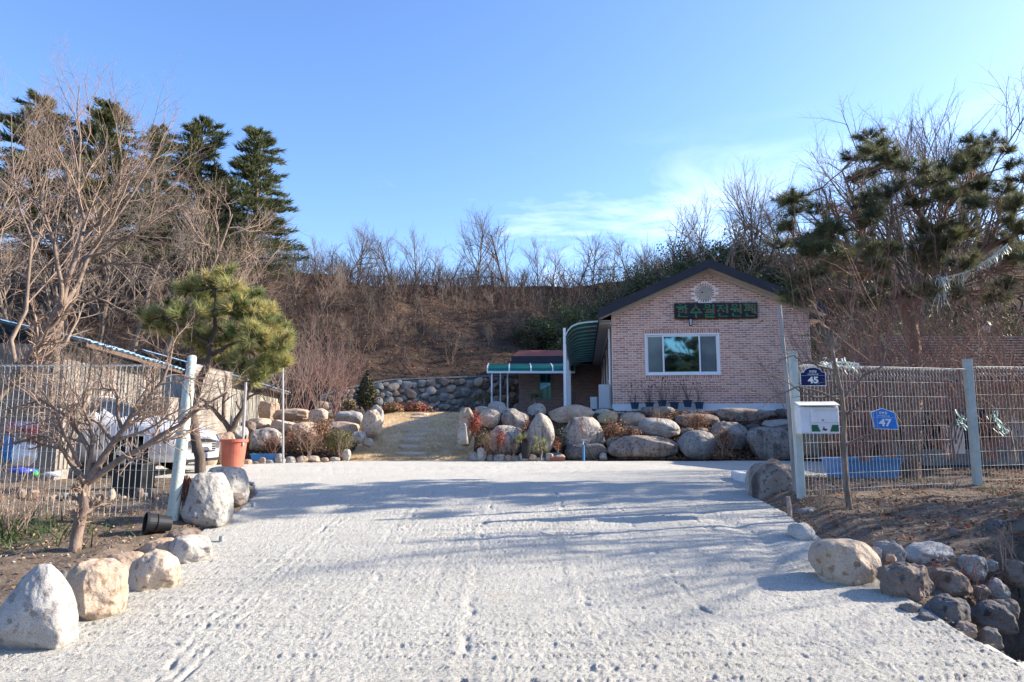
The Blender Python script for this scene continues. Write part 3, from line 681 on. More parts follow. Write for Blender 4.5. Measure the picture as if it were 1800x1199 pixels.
# canopy along the left wall
m_poly = M('green_polycarbonate', (.015, .20, .17), rough=.3, spec=.5, trans=.45); m_rib = M('canopy_rib', (.50, .58, .55), rough=.5); m_white = M('white_paint', (.74, .75, .76), rough=.5)
prof = [(0, 2.72), (-.4, 2.71), (-.8, 2.68), (-1.05, 2.64), (-1.22, 2.56), (-1.34, 2.43), (-1.41, 2.28), (-1.44, 2.12)]
NB = 15; dy = (HL-.25)/NB
for k in range(NB):
    ya, yb = .1+k*dy+.03, .1+(k+1)*dy-.03; Vp = []; 
    for x_, z_ in prof: Vp += [(x_, ya, z_), (x_, yb, z_), (x_+.006, ya, z_-.010), (x_+.006, yb, z_-.010)]
    b = MB(); n_ = len(prof); fs = []
    for i in range(n_-1): fs += [(4*i, 4*i+1, 4*i+5, 4*i+4), (4*i+2, 4*i+6, 4*i+7, 4*i+3)]
    b.add(Vp, fs); b.build('canopy_panel', m_poly, house, world=False)
for k in range(NB+1):
    y_ = .1+k*dy; b = MB(); 
    for i in range(len(prof)-1):
        (xa, za), (xb, zb) = prof[i], prof[i+1]; b.prism([(xa, y_-.022, za+.008), (xb, y_-.022, zb+.008), (xb+.012, y_-.022, zb-.04), (xa+.012, y_-.022, za-.04)], (0, .044, 0))
    b.build('canopy_rib', m_rib, house, world=False)
b = MB(); b.b2((-1.47, .05, 2.03), (-1.41, HL-.1, 2.11)); b.b2((-.05, .05, 2.60), (-.004, HL-.1, 2.67)); b.build('canopy_beam', m_white, house, world=False)
for y_ in (.12, .75, 5.0, 9.4, HL-.2):
    b = MB(); b.b2((-1.48, y_-.04, -.02), (-1.40, y_+.04, 2.10 if y_ > .2 else 2.5)); b.build('canopy_post', m_white, house, world=False)
# downpipe by the corner, cabinets and deck
b = MB(); b.tube([(-.06, .5, .1), (-.06, .5, 2.5)], .035, 10); b.build('downpipe', m_white, house, world=False)
def hpos(u, v, z): 
    c, s = math.cos(HR), math.sin(HR); return (HX+u*c-v*s, HY+u*s+v*c, HZ+z)
m_cab = M('cabinet_grey', (.50, .53, .55), rough=.5)
def cabinet(u, v, w_, d_, h_, l):
    t = thing('metal_cabinet', l, 'cabinet', hpos(u, v, 0), HR)
    b = MB(); b.b2((-w_/2, -d_/2, .04), (w_/2, d_/2, h_)); b.build('cabinet_body', m_cab, t, world=False, bevel=.01)
    b = MB(); b.b2((-w_/2+.02, -d_/2-.012, .07), (w_/2-.02, -d_/2-.002, h_-.04)); b.build('cabinet_door', m_cab, t, world=False, bevel=.004)
    b = MB(); b.b2((-w_/2, -d_/2+.02, -.0), (w_/2, d_/2-.02, .04)); b.build('base', M('dark_metal', (.05, .05, .055), rough=.5), t, world=False)
cabinet(-.24, .55, .34, .3, .78, 'tall pale grey metal cabinet against the left corner of the brick house')
cabinet(-.56, .9, .22, .25, .42, 'small grey metal cabinet just left of the tall cabinet under the canopy')
b = MB(); b.b2((-.75, -.35, -.24), (-.01, .25, -.02)); 
for i in range(5): b.b2((-.75+i*.15+.005, -.36, -.018), (-.75+(i+1)*.15-.005, .26, 0))
o = b.build('wooden_deck', M('dark_wood', (.045, .028, .022), (.075, .045, .035), 12, .7, stretch=(1, .1, 1)), None, world=False); o.location = hpos(0, 0, 0); o.rotation_euler = (0, 0, HR)
tag(o, 'low dark brown timber deck under the green canopy by the house corner', 'deck')
b = MB(); b.box((0, 0, .30), (.12, .3, .55), ry=.12); b.box((.13, 0, .10), (.3, .3, .2)); o = b.build('garden_chair', MATS['dark_wood'], None, world=False); o.location = hpos(-1.2, .9, 0); o.rotation_euler = (0, 0, HR)
tag(o, 'dark brown wooden chair standing behind the white canopy post', 'chair')
# LED board
m_blk = M('led_black', (.012, .012, .014), rough=.45); m_g = M('led_green', (.02, .20, .09), rough=.4, emit=.10); m_rd = M('led_red', (.28, .012, .015), rough=.4, emit=.08)
led = thing('led_sign', 'black LED board with green Korean letters on the brick gable', 'sign', hpos(1.87, -.02, 2.70), HR)
b = MB(); b.b2((0, -.09, 0), (2.42, 0, .47)); ob = b.build('sign_case', m_blk, led, world=False, bevel=.006)
glyphs = [
 [((3, 0), (6, 0)), ((.5, 2.5), (8.5, 2.5)), ((2, 4.5), (7, 4.5)), ((7, 4.5), (7, 8)), ((7, 8), (2, 8)), ((2, 8), (2, 4.5)), ((10.7, 0), (10.7, 9)), ((10.7, 4), (13, 4)), ((2.5, 10), (2.5, 13)), ((2.5, 13), (12, 13))],
 [((6.5, 0), (6.5, 2)), ((6.5, 2), (2, 6.3)), ((6.5, 2), (11, 6.3)), ((0, 8.3), (13, 8.3)), ((6.5, 8.3), (6.5, 14))],
 [((2, 0), (7, 0)), ((7, 0), (7, 3)), ((7, 3), (2, 3)), ((2, 3), (2, 0)), ((.5, 5), (9, 5)), ((4.5, 5), (4.5, 7)), ((8.3, 6.6), (11.5, 6.6)), ((11.8, 0), (11.8, 7)), ((2, 8.8), (12, 8.8)), ((12, 8.8), (12, 11)), ((12, 11), (2, 11)), ((2, 11), (2, 13.4)), ((2, 13.4), (12, 13.4))],
 [((.5, 1), (7.5, 1)), ((4, 1), (4, 3)), ((4, 3), (.5, 7.5)), ((4, 3), (7.5, 7.5)), ((11.5, 0), (11.5, 9)), ((8.5, 4), (11.5, 4)), ((2.5, 10), (2.5, 13)), ((2.5, 13), (12, 13))],
 [((2, 0), (7, 0)), ((7, 0), (7, 3)), ((7, 3), (2, 3)), ((2, 3), (2, 0)), ((.5, 5.3), (9, 5.3)), ((4.5, 5), (4.5, 7.6)), ((8.3, 7.5), (11.5, 7.5)), ((11.8, 0), (11.8, 9.5)), ((2.5, 10), (2.5, 13)), ((2.5, 13), (12, 13))],
 [((.5, .7), (7, .7)), ((2.3, .7), (2.3, 6.6)), ((5.2, .7), (5.2, 6.6)), ((.5, 6.8), (7, 6.8)), ((9.3, 0), (9.3, 9)), ((6.8, 3.6), (9.3, 3.6)), ((12.3, 0), (12.3, 9.5)), ((2.5, 10), (2.5, 13)), ((2.5, 13), (12, 13))]]
rs = np.random.RandomState(3); bg_, br_ = MB(), MB(); ps = 2.36/(6*16)
for gi, G_ in enumerate(glyphs):
    on = np.zeros((16, 16), int)
    for i in range(16):
        for j in range(15):
            for (a, c_) in G_:
                ax, ay = a; bx, by = c_; L2 = (bx-ax)**2+(by-ay)**2; t = max(0, min(1, ((i-1-ax)*(bx-ax)+(j-ay)*(by-ay))/max(L2, 1e-6)))
                d_ = math.hypot(i-1-ax-t*(bx-ax), j-ay-t*(by-ay))
                if d_ < .95: on[i, j] = 1
    for i in range(16):
        for j in range(15):
            near_ = on[i, j] == 0 and ((i > 0 and on[i-1, j]) and (j > 0 and on[i-1, j-1])) and rs.rand() < .7
            if not on[i, j] and not near_: continue
            tgt = bg_ if (on[i, j] and rs.rand() > .13) else br_
            x_ = .03+(gi*16+i+.5)*ps; z_ = .47-.035-(j+.6)*ps*1.12
            h_ = ps*.37; tgt.add([(x_-h_, -.0925, z_-h_), (x_+h_, -.0925, z_-h_), (x_+h_, -.0925, z_+h_), (x_-h_, -.0925, z_+h_)], [(0, 1, 2, 3)])
struct(bg_.build('green_letters', m_g, led, world=False), 'stuff'); struct(br_.build('red_dots', m_rd, led, world=False), 'stuff')
led.rotation_euler = (0, -R_(-.4), HR)
# lantern
ln = thing('wall_lantern', 'small black wall lantern with frosted glass above the front window', 'lamp', hpos(2.33, 0, 2.48), HR)
b = MB(); b.b2((-.03, -.03, .12), (.03, -.002, .26)); b.tube([(0, -.02, .22), (0, -.08, .27), (0, -.12, .24)], .010, 6); b.build('bracket', m_blk, ln, world=False)
b = MB(); b.lathe([(.075, .195), (.06, .215), (.015, .25)], (0, -.12, 0), 6); b.lathe([(.05, 0), (.05, .02)], (0, -.12, 0), 6)
for k in range(4): a = k*math.pi/2+.78; b.tube([(.048*math.cos(a), -.12+.048*math.sin(a), .01), (.06*math.cos(a), -.12+.06*math.sin(a), .2)], .007, 4)
b.build('lantern_frame', m_blk, ln, world=False)
b = MB(); b.lathe([(.038, .02), (.046, .19)], (0, -.12, 0), 10); b.build('glass', M('frost_glass', (.50, .56, .58), rough=.25), ln, world=False)
b = MB(); b.lathe([(.022, 0), (.022, .06), (.012, .07)], (0, 0, 0), 10, axis='y'); o = b.build('pipe_stub', m_blk, None, world=False); o.location = hpos(4.42, -.075, 2.60); o.rotation_euler = (0, 0, HR)
tag(o, 'tiny black pipe stub sticking out of the bricks right of the LED board', 'pipe')

# six pots of dead chrysanthemums
m_pot = M('pot_navy', (.022, .045, .075), (.03, .06, .095), 6, .55); m_dead = M('dead_stem', (.085, .06, .05), (.13, .09, .07), 8, .9); m_dh = M('dead_head', (.055, .02, .022), rough=.9)
potx = [(1114, .19, .72, 2), (1142, .19, .7, 4), (1171, .19, .68, 5), (1184, .2, .66, 6), (1207, .2, .74, 7), (1226, .19, .7, 8)]
potx = [(1115, 2), (1141, 4), (1163, 5), (1184, 6), (1207, 7), (1227, 8)]
pl = ['leftmost navy pot of dead flower stems against the brick wall, two thin clumps', 'second navy pot from the left, one tight upright clump of dead stems', 'third navy pot from the left, standing a little higher by the wall',
      'fourth navy pot from the left with sparse brown dead stems', 'fifth navy pot from the left with the tallest dead stems', 'rightmost navy pot of dead stems against the brick wall']
for k, (px, sd_) in enumerate(potx):
    u = (px-1078)/60.3; g = hpos(u, -.28, 0); rs2 = np.random.RandomState(sd_)
    t = thing('flower_pot', pl[k], 'potted plant', (g[0], g[1], HZ+(.055 if k in (2, 4) else 0)+.0), 0, 'pots along the house wall')
    b = MB(); b.lathe([(.095, 0), (.125, .17), (.14, .172), (.142, .20), (.128, .20), (.118, .17)], (0, 0, 0), 16); b.build('pot', m_pot, t, world=False, smooth=False)
    polys = []; heads = MB()
    for s_ in range(9 if k in (1, 2, 4) else 6):
        sp = .16 if k in (1, 5) else .3; d = nrm(np.array([rs2.normal(0, sp), rs2.normal(0, .15), 1])); o_g = dict(n=[6, 3], wob=[.10, .2], up=[.05, .1], kids=[9, 0], t0=[.1, 0], ang=[.7, .5], ratio=[.16, .5], rmin=.0025)
        out = []; grow(out, np.array([rs2.normal(0, .045), rs2.normal(0, .04), .16]), d, .42+.3*rs2.rand(), .007, 0, o_g, rs2); polys += [(p, r) for p, r, l in out]
        e = out[0][0][-1]; heads.lathe([(.004, -.015), (.022, -.005), (.018, .015), (.004, .02)], e, 6)
    V_, F_ = tubes(polys, 3); link('dead_stems', rawmesh('dead_stems', V_, F_, m_dead), t); heads.build('dead_flowers', m_dh, t, world=False)

# ================================================================ BACK BUILDING + its canopy
BX, BY, BZ = .35, 33.3, PLAT
bk_ = thing('back_annex', 'low tan brick annex with red hipped roof behind the stone wall garden', 'building', (BX, BY, BZ))
b = MB(); b.b2((0, 0, -.3), (5.3, .2, 2.75)); b.b2((0, .2, -.3), (.2, 3.5, 2.75)); b.b2((0, 3.5, -.3), (5.3, 3.7, 2.75)); b.build('wall', m_bw2, bk_, world=False)
b = MB(); b.add([(-.35, -.35, 2.98), (6, -.35, 2.98), (6, 4, 2.98), (-.35, 4, 2.98), (.0, .35, 3.36), (6, .35, 3.36), (6, 3.2, 3.36), (0, 3.2, 3.36)], [(0, 1, 5, 4), (4, 5, 6, 7), (3, 0, 4, 7), (7, 6, 2, 3), (1, 2, 6, 5)])
m_rr = M('red_shingle', (.16, .05, .045), (.22, .075, .065), 6, .85, .01, 30, stretch=(1, 8, 8)); b.build('roof', m_rr, bk_, world=False)
b = MB(); b.b2((-.38, -.38, 2.62), (6, -.34, 2.99)); b.b2((-.38, -.34, 2.62), (-.34, 4, 2.99)); b.b2((-.33, -.33, 2.74), (6, 0, 2.78)); b.build('fascia', m_fascia, bk_, world=False)
m_gfr = M('green_frame', (.10, .26, .20), rough=.5)
b = MB(); 
for a_, c_ in (((.98, -.03, .9), (1.03, .0, 2.2)), ((1.53, -.03, .9), (1.58, 0, 2.2)), ((1.03, -.03, .9), (1.53, 0, .95)), ((1.03, -.03, 2.15), (1.53, 0, 2.2))): b.b2(a_, c_)
wn = b.build('window', m_gfr, bk_, world=False); b = MB(); b.b2((1.03, -.01, .95), (1.53, -.004, 2.15)); b.build('pane', m_gl, wn, world=False)
cp = thing('garden_canopy', 'green curved polycarbonate carport roof on white posts left of the annex', 'canopy', (BX, BY, BZ))
x0, x1 = -1.45, 2.45
pr = [(-4.1, 2.02), (-4.05, 2.22), (-3.9, 2.34), (-3.5, 2.44), (-2.6, 2.52), (-1.2, 2.62), (-.2, 2.66)]
pr = [(-2.9, 2.00), (-2.84, 2.16), (-2.7, 2.27), (-2.3, 2.34), (-1.4, 2.52), (-.2, 2.62)]
nb = 4; dx = (x1-x0)/nb
for k in range(nb):
    b = MB(); Vp = []; fs = []
    for y_, z_ in pr: Vp += [(x0+k*dx+.03, y_, z_), (x0+(k+1)*dx-.03, y_, z_)]
    for i in range(len(pr)-1): fs.append((2*i, 2*i+1, 2*i+3, 2*i+2))
    b.add(Vp, fs); b.add([(v[0], v[1], v[2]-.008) for v in Vp], [f[::-1] for f in fs]); b.build('canopy_panel', m_poly, cp, world=False)
for k in range(nb+1):
    b = MB(); x_ = x0+k*dx
    for i in range(len(pr)-1):
        (ya, za), (yb_, zb) = pr[i], pr[i+1]; b.prism([(x_-.025, ya, za-.03), (x_-.025, yb_, zb-.03), (x_-.025, yb_, zb+.015), (x_-.025, ya, za+.015)], (.05, 0, 0))
    b.build('canopy_rib', m_white, cp, world=False)
b = MB(); b.b2((x0-.03, -2.96, 1.93), (x1, -2.88, 2.03)); b.build('canopy_beam', m_white, cp, world=False)
for x_, y_ in ((x0+.2, -2.85), (x0+.55, -.3), (x0+.9, -1.4), (x1-.3, -2.85)):
    b = MB(); b.tube([(x_, y_, -.2), (x_, y_, 2.0 if y_ < -2 else 2.45)], .04, 8); b.build('canopy_post', m_white, cp, world=False)
b = MB(); b.tube([(x0+.2, -2.85, 1.6), (x0+.12, -2.86, 1.8), (x0-.0, -2.88, 1.95)], .025, 6); b.build('brace', m_gfr, cp, world=False)

# ================================================================ ROCKS
def rockmesh(sx, sy, sz, seed, sub=3, rough=.10, cuts=5, square=.35, taper=0, mat=None, flat=0):
    rs = np.random.RandomState(seed); N = {2: 8, 3: 14, 4: 26, 5: 44}[sub]
    # cube sphere
    g = np.linspace(-1, 1, N+1); Vs = []; Fs = []; off = 0
    A, B = np.meshgrid(g, g, indexing='ij')
    for ax in range(3):
        for sg in (-1, 1):
            v = np.zeros((N+1, N+1, 3)); v[..., ax] = sg; v[..., (ax+1) % 3] = A*sg; v[..., (ax+2) % 3] = B; Vs.append(v.reshape(-1, 3))
            i = (np.arange(N)[:, None]*(N+1)+np.arange(N)[None]).reshape(-1)+off; Fs.append(np.stack([i, i+N+1, i+N+2, i+1], 1)); off += (N+1)**2
    V = np.concatenate(Vs); V = np.tan(V*math.pi/4*.98)/math.tan(math.pi/4*.98)
    key = np.round(V*1e5).astype(np.int64); _, first, inv = np.unique(key, axis=0, return_index=True, return_inverse=True)
    inv = inv.reshape(-1); Fq = inv[np.concatenate(Fs)]; V = V[first]
    V = V/np.linalg.norm(V, axis=1)[:, None]
    p = 2+2.2*square*(.6+.8*rs.rand()); D = V.copy()
    r = (np.sum(np.abs(V)**p, 1))**(-1/p); V = V*r[:, None]
    for c in range(cuts):
        n = nrm(rs.normal(0, 1, 3)*np.array([1, 1, .8])); h = .72+.2*rs.rand(); d = V@n; ex = np.maximum(d-h, 0); V = V-n[None]*(ex*.78)[:, None]
    o = rs.rand(3)*50; 
    nz_ = fbm(D[:, 0]*1.6+o[0], D[:, 1]*1.6+o[1], D[:, 2]*1.6+o[2], seed % 97, 5 if sub > 3 else 3, .5)
    V = V*(1+rough*nz_)[:, None]
    if taper: V[:, :2] *= (1-taper*(V[:, 2:3]*.5+.5))
    e = V.max(0)-V.min(0); V = (V-(V.max(0)+V.min(0))/2)/e*2
    V = V*np.array([sx/2, sy/2, sz/2])
    return rawmesh('rock', V, [Fq], mat, smooth=True)
def rockmat(name, c1, c2, c3, streak=0):
    m = M(name, c1, c2, 2.6, .9, .02, 14, c3=c3, rnd=.13, p0=.33, p1=.68)
    n = m.node_tree; b_ = n.nodes['Principled BSDF']
    src = b_.inputs['Base Color'].links[0].from_socket
    t = n.nodes.new('ShaderNodeTexCoord'); q = n.nodes.new('ShaderNodeTexNoise'); q.inputs['Scale'].default_value = 140; q.inputs['Detail'].default_value = 5
    n.links.new(t.outputs['Object'], q.inputs[0]); r = n.nodes.new('ShaderNodeValToRGB'); e = r.color_ramp.elements; e[0].position = .40; e[1].position = .58
    e[0].color = (.78, .76, .76, 1); e[1].color = (1.06, 1.06, 1.06, 1); n.links.new(q.outputs[0], r.inputs[0])
    mm = n.nodes.new('ShaderNodeMixRGB'); mm.blend_type = 'MULTIPLY'; mm.inputs[0].default_value = 1; n.links.new(src, mm.inputs[1]); n.links.new(r.outputs[0], mm.inputs[2]); col = mm.outputs[0]
    if streak:    # dark lichen runs down the face
        g = n.nodes.new('ShaderNodeTexCoord'); mp_ = n.nodes.new('ShaderNodeMapping'); mp_.inputs['Scale'].default_value = (5.5, 5.5, .55); n.links.new(g.outputs['Object'], mp_.inputs[0])
        oi = n.nodes.new('ShaderNodeObjectInfo'); cx = n.nodes.new('ShaderNodeCombineXYZ'); mu_ = n.nodes.new('ShaderNodeMath'); mu_.operation = 'MULTIPLY'; mu_.inputs[1].default_value = 37
        n.links.new(oi.outputs['Random'], mu_.inputs[0]); n.links.new(mu_.outputs[0], cx.inputs[0]); n.links.new(cx.outputs[0], mp_.inputs['Location'])
        q = n.nodes.new('ShaderNodeTexNoise'); q.inputs['Scale'].default_value = 1; q.inputs['Detail'].default_value = 5; n.links.new(mp_.outputs[0], q.inputs[0])
        r = n.nodes.new('ShaderNodeValToRGB'); e = r.color_ramp.elements; e[0].position = .52; e[1].position = .66; e[0].color = (0, 0, 0, 1); e[1].color = (streak,)*3+(1,)
        n.links.new(q.outputs[0], r.inputs[0]); m2 = n.nodes.new('ShaderNodeMixRGB'); m2.inputs[2].default_value = (.075, .06, .055, 1)
        n.links.new(r.outputs[0], m2.inputs[0]); n.links.new(col, m2.inputs[1]); col = m2.outputs[0]
    n.links.new(col, b_.inputs['Base Color']); return m
RM = {'g': rockmat('granite_grey', (.24, .225, .205), (.42, .40, .365), (.17, .155, .14)),
      'w': rockmat('granite_pale', (.34, .315, .28), (.52, .49, .44), (.26, .23, .20)),
      'c': rockmat('granite_cream', (.39, .29, .205), (.58, .475, .365), (.30, .20, .135)),
      't': rockmat('granite_tan', (.36, .25, .17), (.47, .35, .25), (.26, .17, .12)),
      'b': rockmat('granite_brown', (.17, .13, .105), (.27, .21, .17), (.10, .08, .065)),
      'd': rockmat('granite_dark', (.09, .085, .085), (.16, .15, .145), (.05, .045, .045)),
      's': rockmat('granite_streaked', (.30, .265, .23), (.41, .37, .32), (.17, .14, .12), .85),
      'k': rockmat('granite_stained', (.20, .165, .14), (.34, .29, .24), (.10, .08, .07), .95),
      'y': rockmat('granite_ochre', (.36, .27, .14), (.48, .38, .23), (.22, .16, .10))}
def rock(px0, py0, px1, py1, mat, label, d=None, dep=.8, seed=0, sub=3, rough=.09, cuts=5, sq=.35, taper=0, name='boulder', cat='boulder', group=None, sink=.14, tilt=0):
    xc = (px0+px1)/2
    if d is None: d = G(xc, py1-2)[1]
    a = P(px0, py1, d); b_ = P(px1, py1, d); t = P(xc, py0, d); w_ = b_[0]-a[0]; h = (t[2]-a[2])
    h2 = h*(1+sink); dp = max(w_*dep, h*.5)
    me = rockmesh(w_, dp, h2, seed or int(px0*7+py0), sub, rough, cuts, sq, taper, RM[mat])
    o = link(name, me); o.location = ((a[0]+b_[0])/2*(1+dp*.0/d), d+dp*.32, t[2]-h2/2+h*.02); o.rotation_euler = (0, tilt, 0)
    return tag(o, label, cat, group)
# ================================================================ BOULDERS BESIDE THE DRIVE
rock(-26, 1000, 108, 1144, 'w', 'large pale pointed boulder at the bottom left corner of the driveway', dep=.75, seed=11, sub=5, sq=.25, taper=.62, cuts=5, sink=.15, rough=.07)
rock(99, 990, 196, 1094, 'c', 'cream boulder with a reddish left side, second from the bottom left of the driveway', dep=.9, seed=15, sub=5, sq=.5, cuts=5, sink=.15, taper=.15)
rock(166, 974, 246, 1042, 't', 'rounded tan boulder leaning on the pale one, left driveway edge', dep=.9, seed=23, sub=4, sink=.15, d=5.75)
rock(208, 970, 304, 1041, 'c', 'smooth pale cream boulder right of the rounded tan one', dep=.7, seed=31, sub=4, sq=.25, sink=.15, taper=.2)
rock(238, 950, 302, 990, 't', 'small sandy boulder behind the smooth cream one, left driveway edge', dep=.9, seed=37, sub=4)
rock(283, 944, 362, 994, 'w', 'pinkish grey oval boulder nearest the pipe stub on the left driveway edge', dep=.8, seed=41, sub=4, sq=.3)
rock(281, 931, 343, 960, 'b', 'flat brown stone in front of the tipped black pot', dep=.9, seed=43, sub=4)
rock(306, 832, 393, 931, 'g', 'big rough granite boulder at the foot of the left gate post', dep=.9, seed=53, sub=5, taper=.3, cuts=7, sq=.4)
rock(350, 822, 425, 893, 'g', 'rounded grey granite boulder behind the rough one at the left gate', dep=.9, seed=59, sub=5, sq=.3, d=8.55)
rock(392, 830, 421, 862, 't', 'small brownish stone behind the rounded granite boulder at the left gate', seed=61, d=9.2)
rock(90, 1003, 112, 1040, 'd', 'narrow grey green stone wedged between the two nearest left boulders', seed=67, d=5.3)
rock(392, 868, 425, 890, 'b', 'low brown stone below the rounded granite boulder, left gate', seed=71, d=8.35, dep=1)
rock(388, 895, 412, 905, 't', 'flat little tan stone at the left driveway edge below the gate boulders', seed=73)
rock(1442, 953, 1558, 1031, 'c', 'big faceted cream boulder on the right edge of the driveway', dep=.8, seed=83, sub=5, cuts=8, sq=.35, sink=.15, rough=.07)
rock(1391, 920, 1438, 951, 'w', 'small pale angular stone at the right driveway edge', seed=89, sub=4, cuts=7)
rock(1406, 893, 1464, 922, 'g', 'low grey oval stone at the foot of the right gate post', seed=97, sub=4, d=8.0)
rock(1314, 818, 1353, 880, 'w', 'upright pale boulder beside the striped one, right gate', seed=101, sub=4, d=9.7)
rock(1329, 814, 1412, 892, 'k', 'big dark striped boulder behind the right gate post', seed=103, sub=5, sq=.55, d=9.15, dep=1.0)
rock(1352, 806, 1372, 822, 't', 'small tan stone lying behind the striped boulder at the right gate', seed=107, d=10.3)
rock(1546, 952, 1598, 1000, 'g', 'flat grey slab standing on edge right of the big cream boulder', seed=109, sub=4, d=5.9, dep=.4, cuts=13, rough=.17, sq=.45)
rock(1536, 962, 1552, 992, 'w', 'narrow pale chip between the cream boulder and the grey slab', seed=113, d=5.85, cuts=13, rough=.17, sq=.45)
rock(1600, 955, 1692, 1004, 'w', 'pale angular block on the ditch edge, right of the grey slab', seed=127, sub=4, d=5.95, dep=.6, cuts=13, rough=.17, sq=.45)
rock(1560, 993, 1656, 1070, 'b', 'rough brown block just below the grey slab at the ditch', seed=131, sub=5, d=5.35, dep=.7, cuts=13, rough=.17, sq=.45)
rock(1650, 1003, 1722, 1056, 'b', 'dark brown block below the pale angular one in the ditch side', seed=137, sub=4, d=5.45, cuts=13, rough=.17, sq=.45)
rock(1693, 978, 1740, 1022, 'g', 'grey green stone with a bright top edge in the ditch side', seed=139, sub=4, d=5.8, cuts=13, rough=.17, sq=.45)
rock(1698, 946, 1738, 979, 'd', 'dark bluish stone on the bank above the ditch', seed=149, sub=4, d=6.4, cuts=13, rough=.17, sq=.45)
rock(1745, 915, 1812, 985, 'd', 'large dark stone at the right edge of the picture above the ditch', seed=151, sub=4, d=6.6, cuts=13, rough=.17, sq=.45)
rock(1742, 1018, 1782, 1062, 'g', 'mossy grey stone low in the ditch at far right', seed=157, sub=4, d=5.6, cuts=13, rough=.17, sq=.45)
rock(1640, 1052, 1722, 1112, 'd', 'dark wet looking stone deep in the ditch beside the slab', seed=163, sub=4, d=5.0, cuts=13, rough=.17, sq=.45)
rock(1720, 1060, 1790, 1120, 'd', 'lowest dark stone in the bottom of the ditch', seed=167, sub=4, d=5.1, cuts=13, rough=.17, sq=.45)
rock(1772, 985, 1815, 1030, 'b', 'brown stone at the right picture edge inside the ditch', seed=173, sub=4, d=5.9, cuts=13, rough=.17, sq=.45)

for k, (x0, y0, x1, y1, m_, d_) in enumerate([(1590, 1062, 1622, 1088, 'b', 5.05), (1618, 1078, 1650, 1102, 'd', 4.9), (1655, 1045, 1680, 1066, 'g', 5.3), (1715, 1030, 1745, 1056, 'b', 5.5), (1736, 985, 1760, 1004, 'g', 5.9), (1684, 1096, 1722, 1124, 'b', 4.9), (1730, 1106, 1770, 1140, 'd', 4.9), (1560, 975, 1580, 992, 't', 5.8), (1672, 930, 1694, 944, 'b', 6.5), (1760, 1056, 1800, 1090, 'b', 5.3)]):
    rock(x0, y0, x1, y1, m_, '%s of the small broken stones wedged along the ditch side, counted from the driveway' % ORD[k], d_, .9, 720+k, 3, rough=.16, cuts=11, name='broken_stone', cat='stone', group='broken stones in the ditch side')
# ================================================================ BOULDER TERRACE BELOW THE HOUSE
T = 'of the boulder terrace below the house'
rock(802, 717, 834, 778, 'c', 'tall upright beige boulder at the right edge of the dry lawn', 17.6, .9, 201, 4, taper=.2)
rock(804, 744, 823, 778, 'w', 'small pointed white stone leaning on the tall beige boulder by the lawn', 17.2, .7, 203, taper=.6)
rock(840, 718, 881, 750, 'c', 'round beige boulder right of the tall upright one', 18.0, .9, 205, 4, sq=.2)
rock(857, 705, 891, 730, 'g', 'grey round boulder peeking out behind, near the small garden pine', 19.4, .9, 207)
rock(834, 714, 858, 724, 'w', 'white flat stone lying behind the top of the tall beige boulder', 19.0, .9, 209)
rock(881, 718, 931, 760, 's', 'big rounded boulder leaning left of the domed one', 17.9, .9, 211, 4, sq=.3)
rock(927, 709, 961, 740, 'g', 'smooth grey egg shaped boulder on top between two larger ones', 18.8, .9, 213, 4, sq=.15)
rock(924, 727, 977, 797, 's', 'tall domed boulder with a dark vertical stain, front of the terrace', 17.3, .8, 215, 4, sq=.3, taper=.25)
rock(858, 748, 920, 795, 's', 'low broad boulder with a flat white edge behind the red shrub', 17.5, .7, 217, 4, sq=.5)
rock(964, 711, 1046, 748, 'c', 'widest cream boulder on the top row, just under the white canopy post', 18.5, .7, 219, 4, sq=.6, cuts=6)
rock(988, 733, 1067, 785, 's', 'large grey boulder with dark runs under the widest cream one', 17.5, .7, 221, 4, sq=.45, taper=.2)
rock(992, 780, 1069, 810, 'd', 'low dark boulder at ground level behind the blue water tap', 17.2, .6, 223, 4, sq=.4)
rock(1047, 722, 1093, 750, 'y', 'ochre faceted boulder in the top row under the corner of the house', 18.5, .8, 225, 4, cuts=8)
rock(1046, 719, 1075, 729, 'w', 'small white flat stone on top of the ochre boulder', 18.9, .8, 227)
rock(1089, 725, 1139, 751, 'c', 'beige rounded boulder right of the ochre one in the top row', 18.4, .8, 229, 4)
rock(1129, 714, 1188, 737, 'k', 'flat dark topped boulder in front of the second and third flower pots', 18.9, .6, 231, 4, sq=.5)
rock(1125, 735, 1201, 770, 'w', 'saddle shaped pale boulder in the middle row below the flower pots', 17.9, .7, 233, 4, sq=.4, tilt=.15)
rock(1188, 727, 1274, 757, 'b', 'wide reddish brown boulder in the top row under the window', 18.4, .6, 235, 4, sq=.5)
rock(1262, 717, 1371, 748, 'k', 'longest flat dark boulder on the top row right of the window', 18.6, .5, 237, 4, sq=.6)
rock(1067, 765, 1198, 809, 'k', 'widest dark stained boulder at ground level in the middle of the terrace', 17.2, .5, 239, 4, sq=.55, sink=.05)
rock(1196, 757, 1269, 810, 'g', 'rounded triangular grey boulder right of the widest stained one', 17.2, .7, 241, 4, taper=.4, sq=.2, sink=.05)
rock(1248, 741, 1329, 796, 'g', 'broad grey boulder with a pale top, right of the triangular one', 17.7, .7, 243, 4, cuts=13, rough=.17, sq=.45)
rock(1319, 751, 1404, 810, 's', 'large dark striped grey boulder just left of the right gate post', 17.2, .7, 245, 4, sq=.45)
rock(1342, 737, 1402, 756, 'w', 'pale flat boulder above the large striped one near the gate post', 18.0, .7, 247, 4, sq=.5)
rock(1366, 718, 1392, 740, 'd', 'small black round stone at the right end of the top row', 18.7, .9, 249)
rock(1092, 749, 1118, 770, 'b', 'small brown boulder tucked in dry ivy between the rows', 18.0, .9, 251)
rock(1054, 796, 1068, 810, 'g', 'small grey stone beside the left end of the widest stained boulder', 17.1, .9, 253)
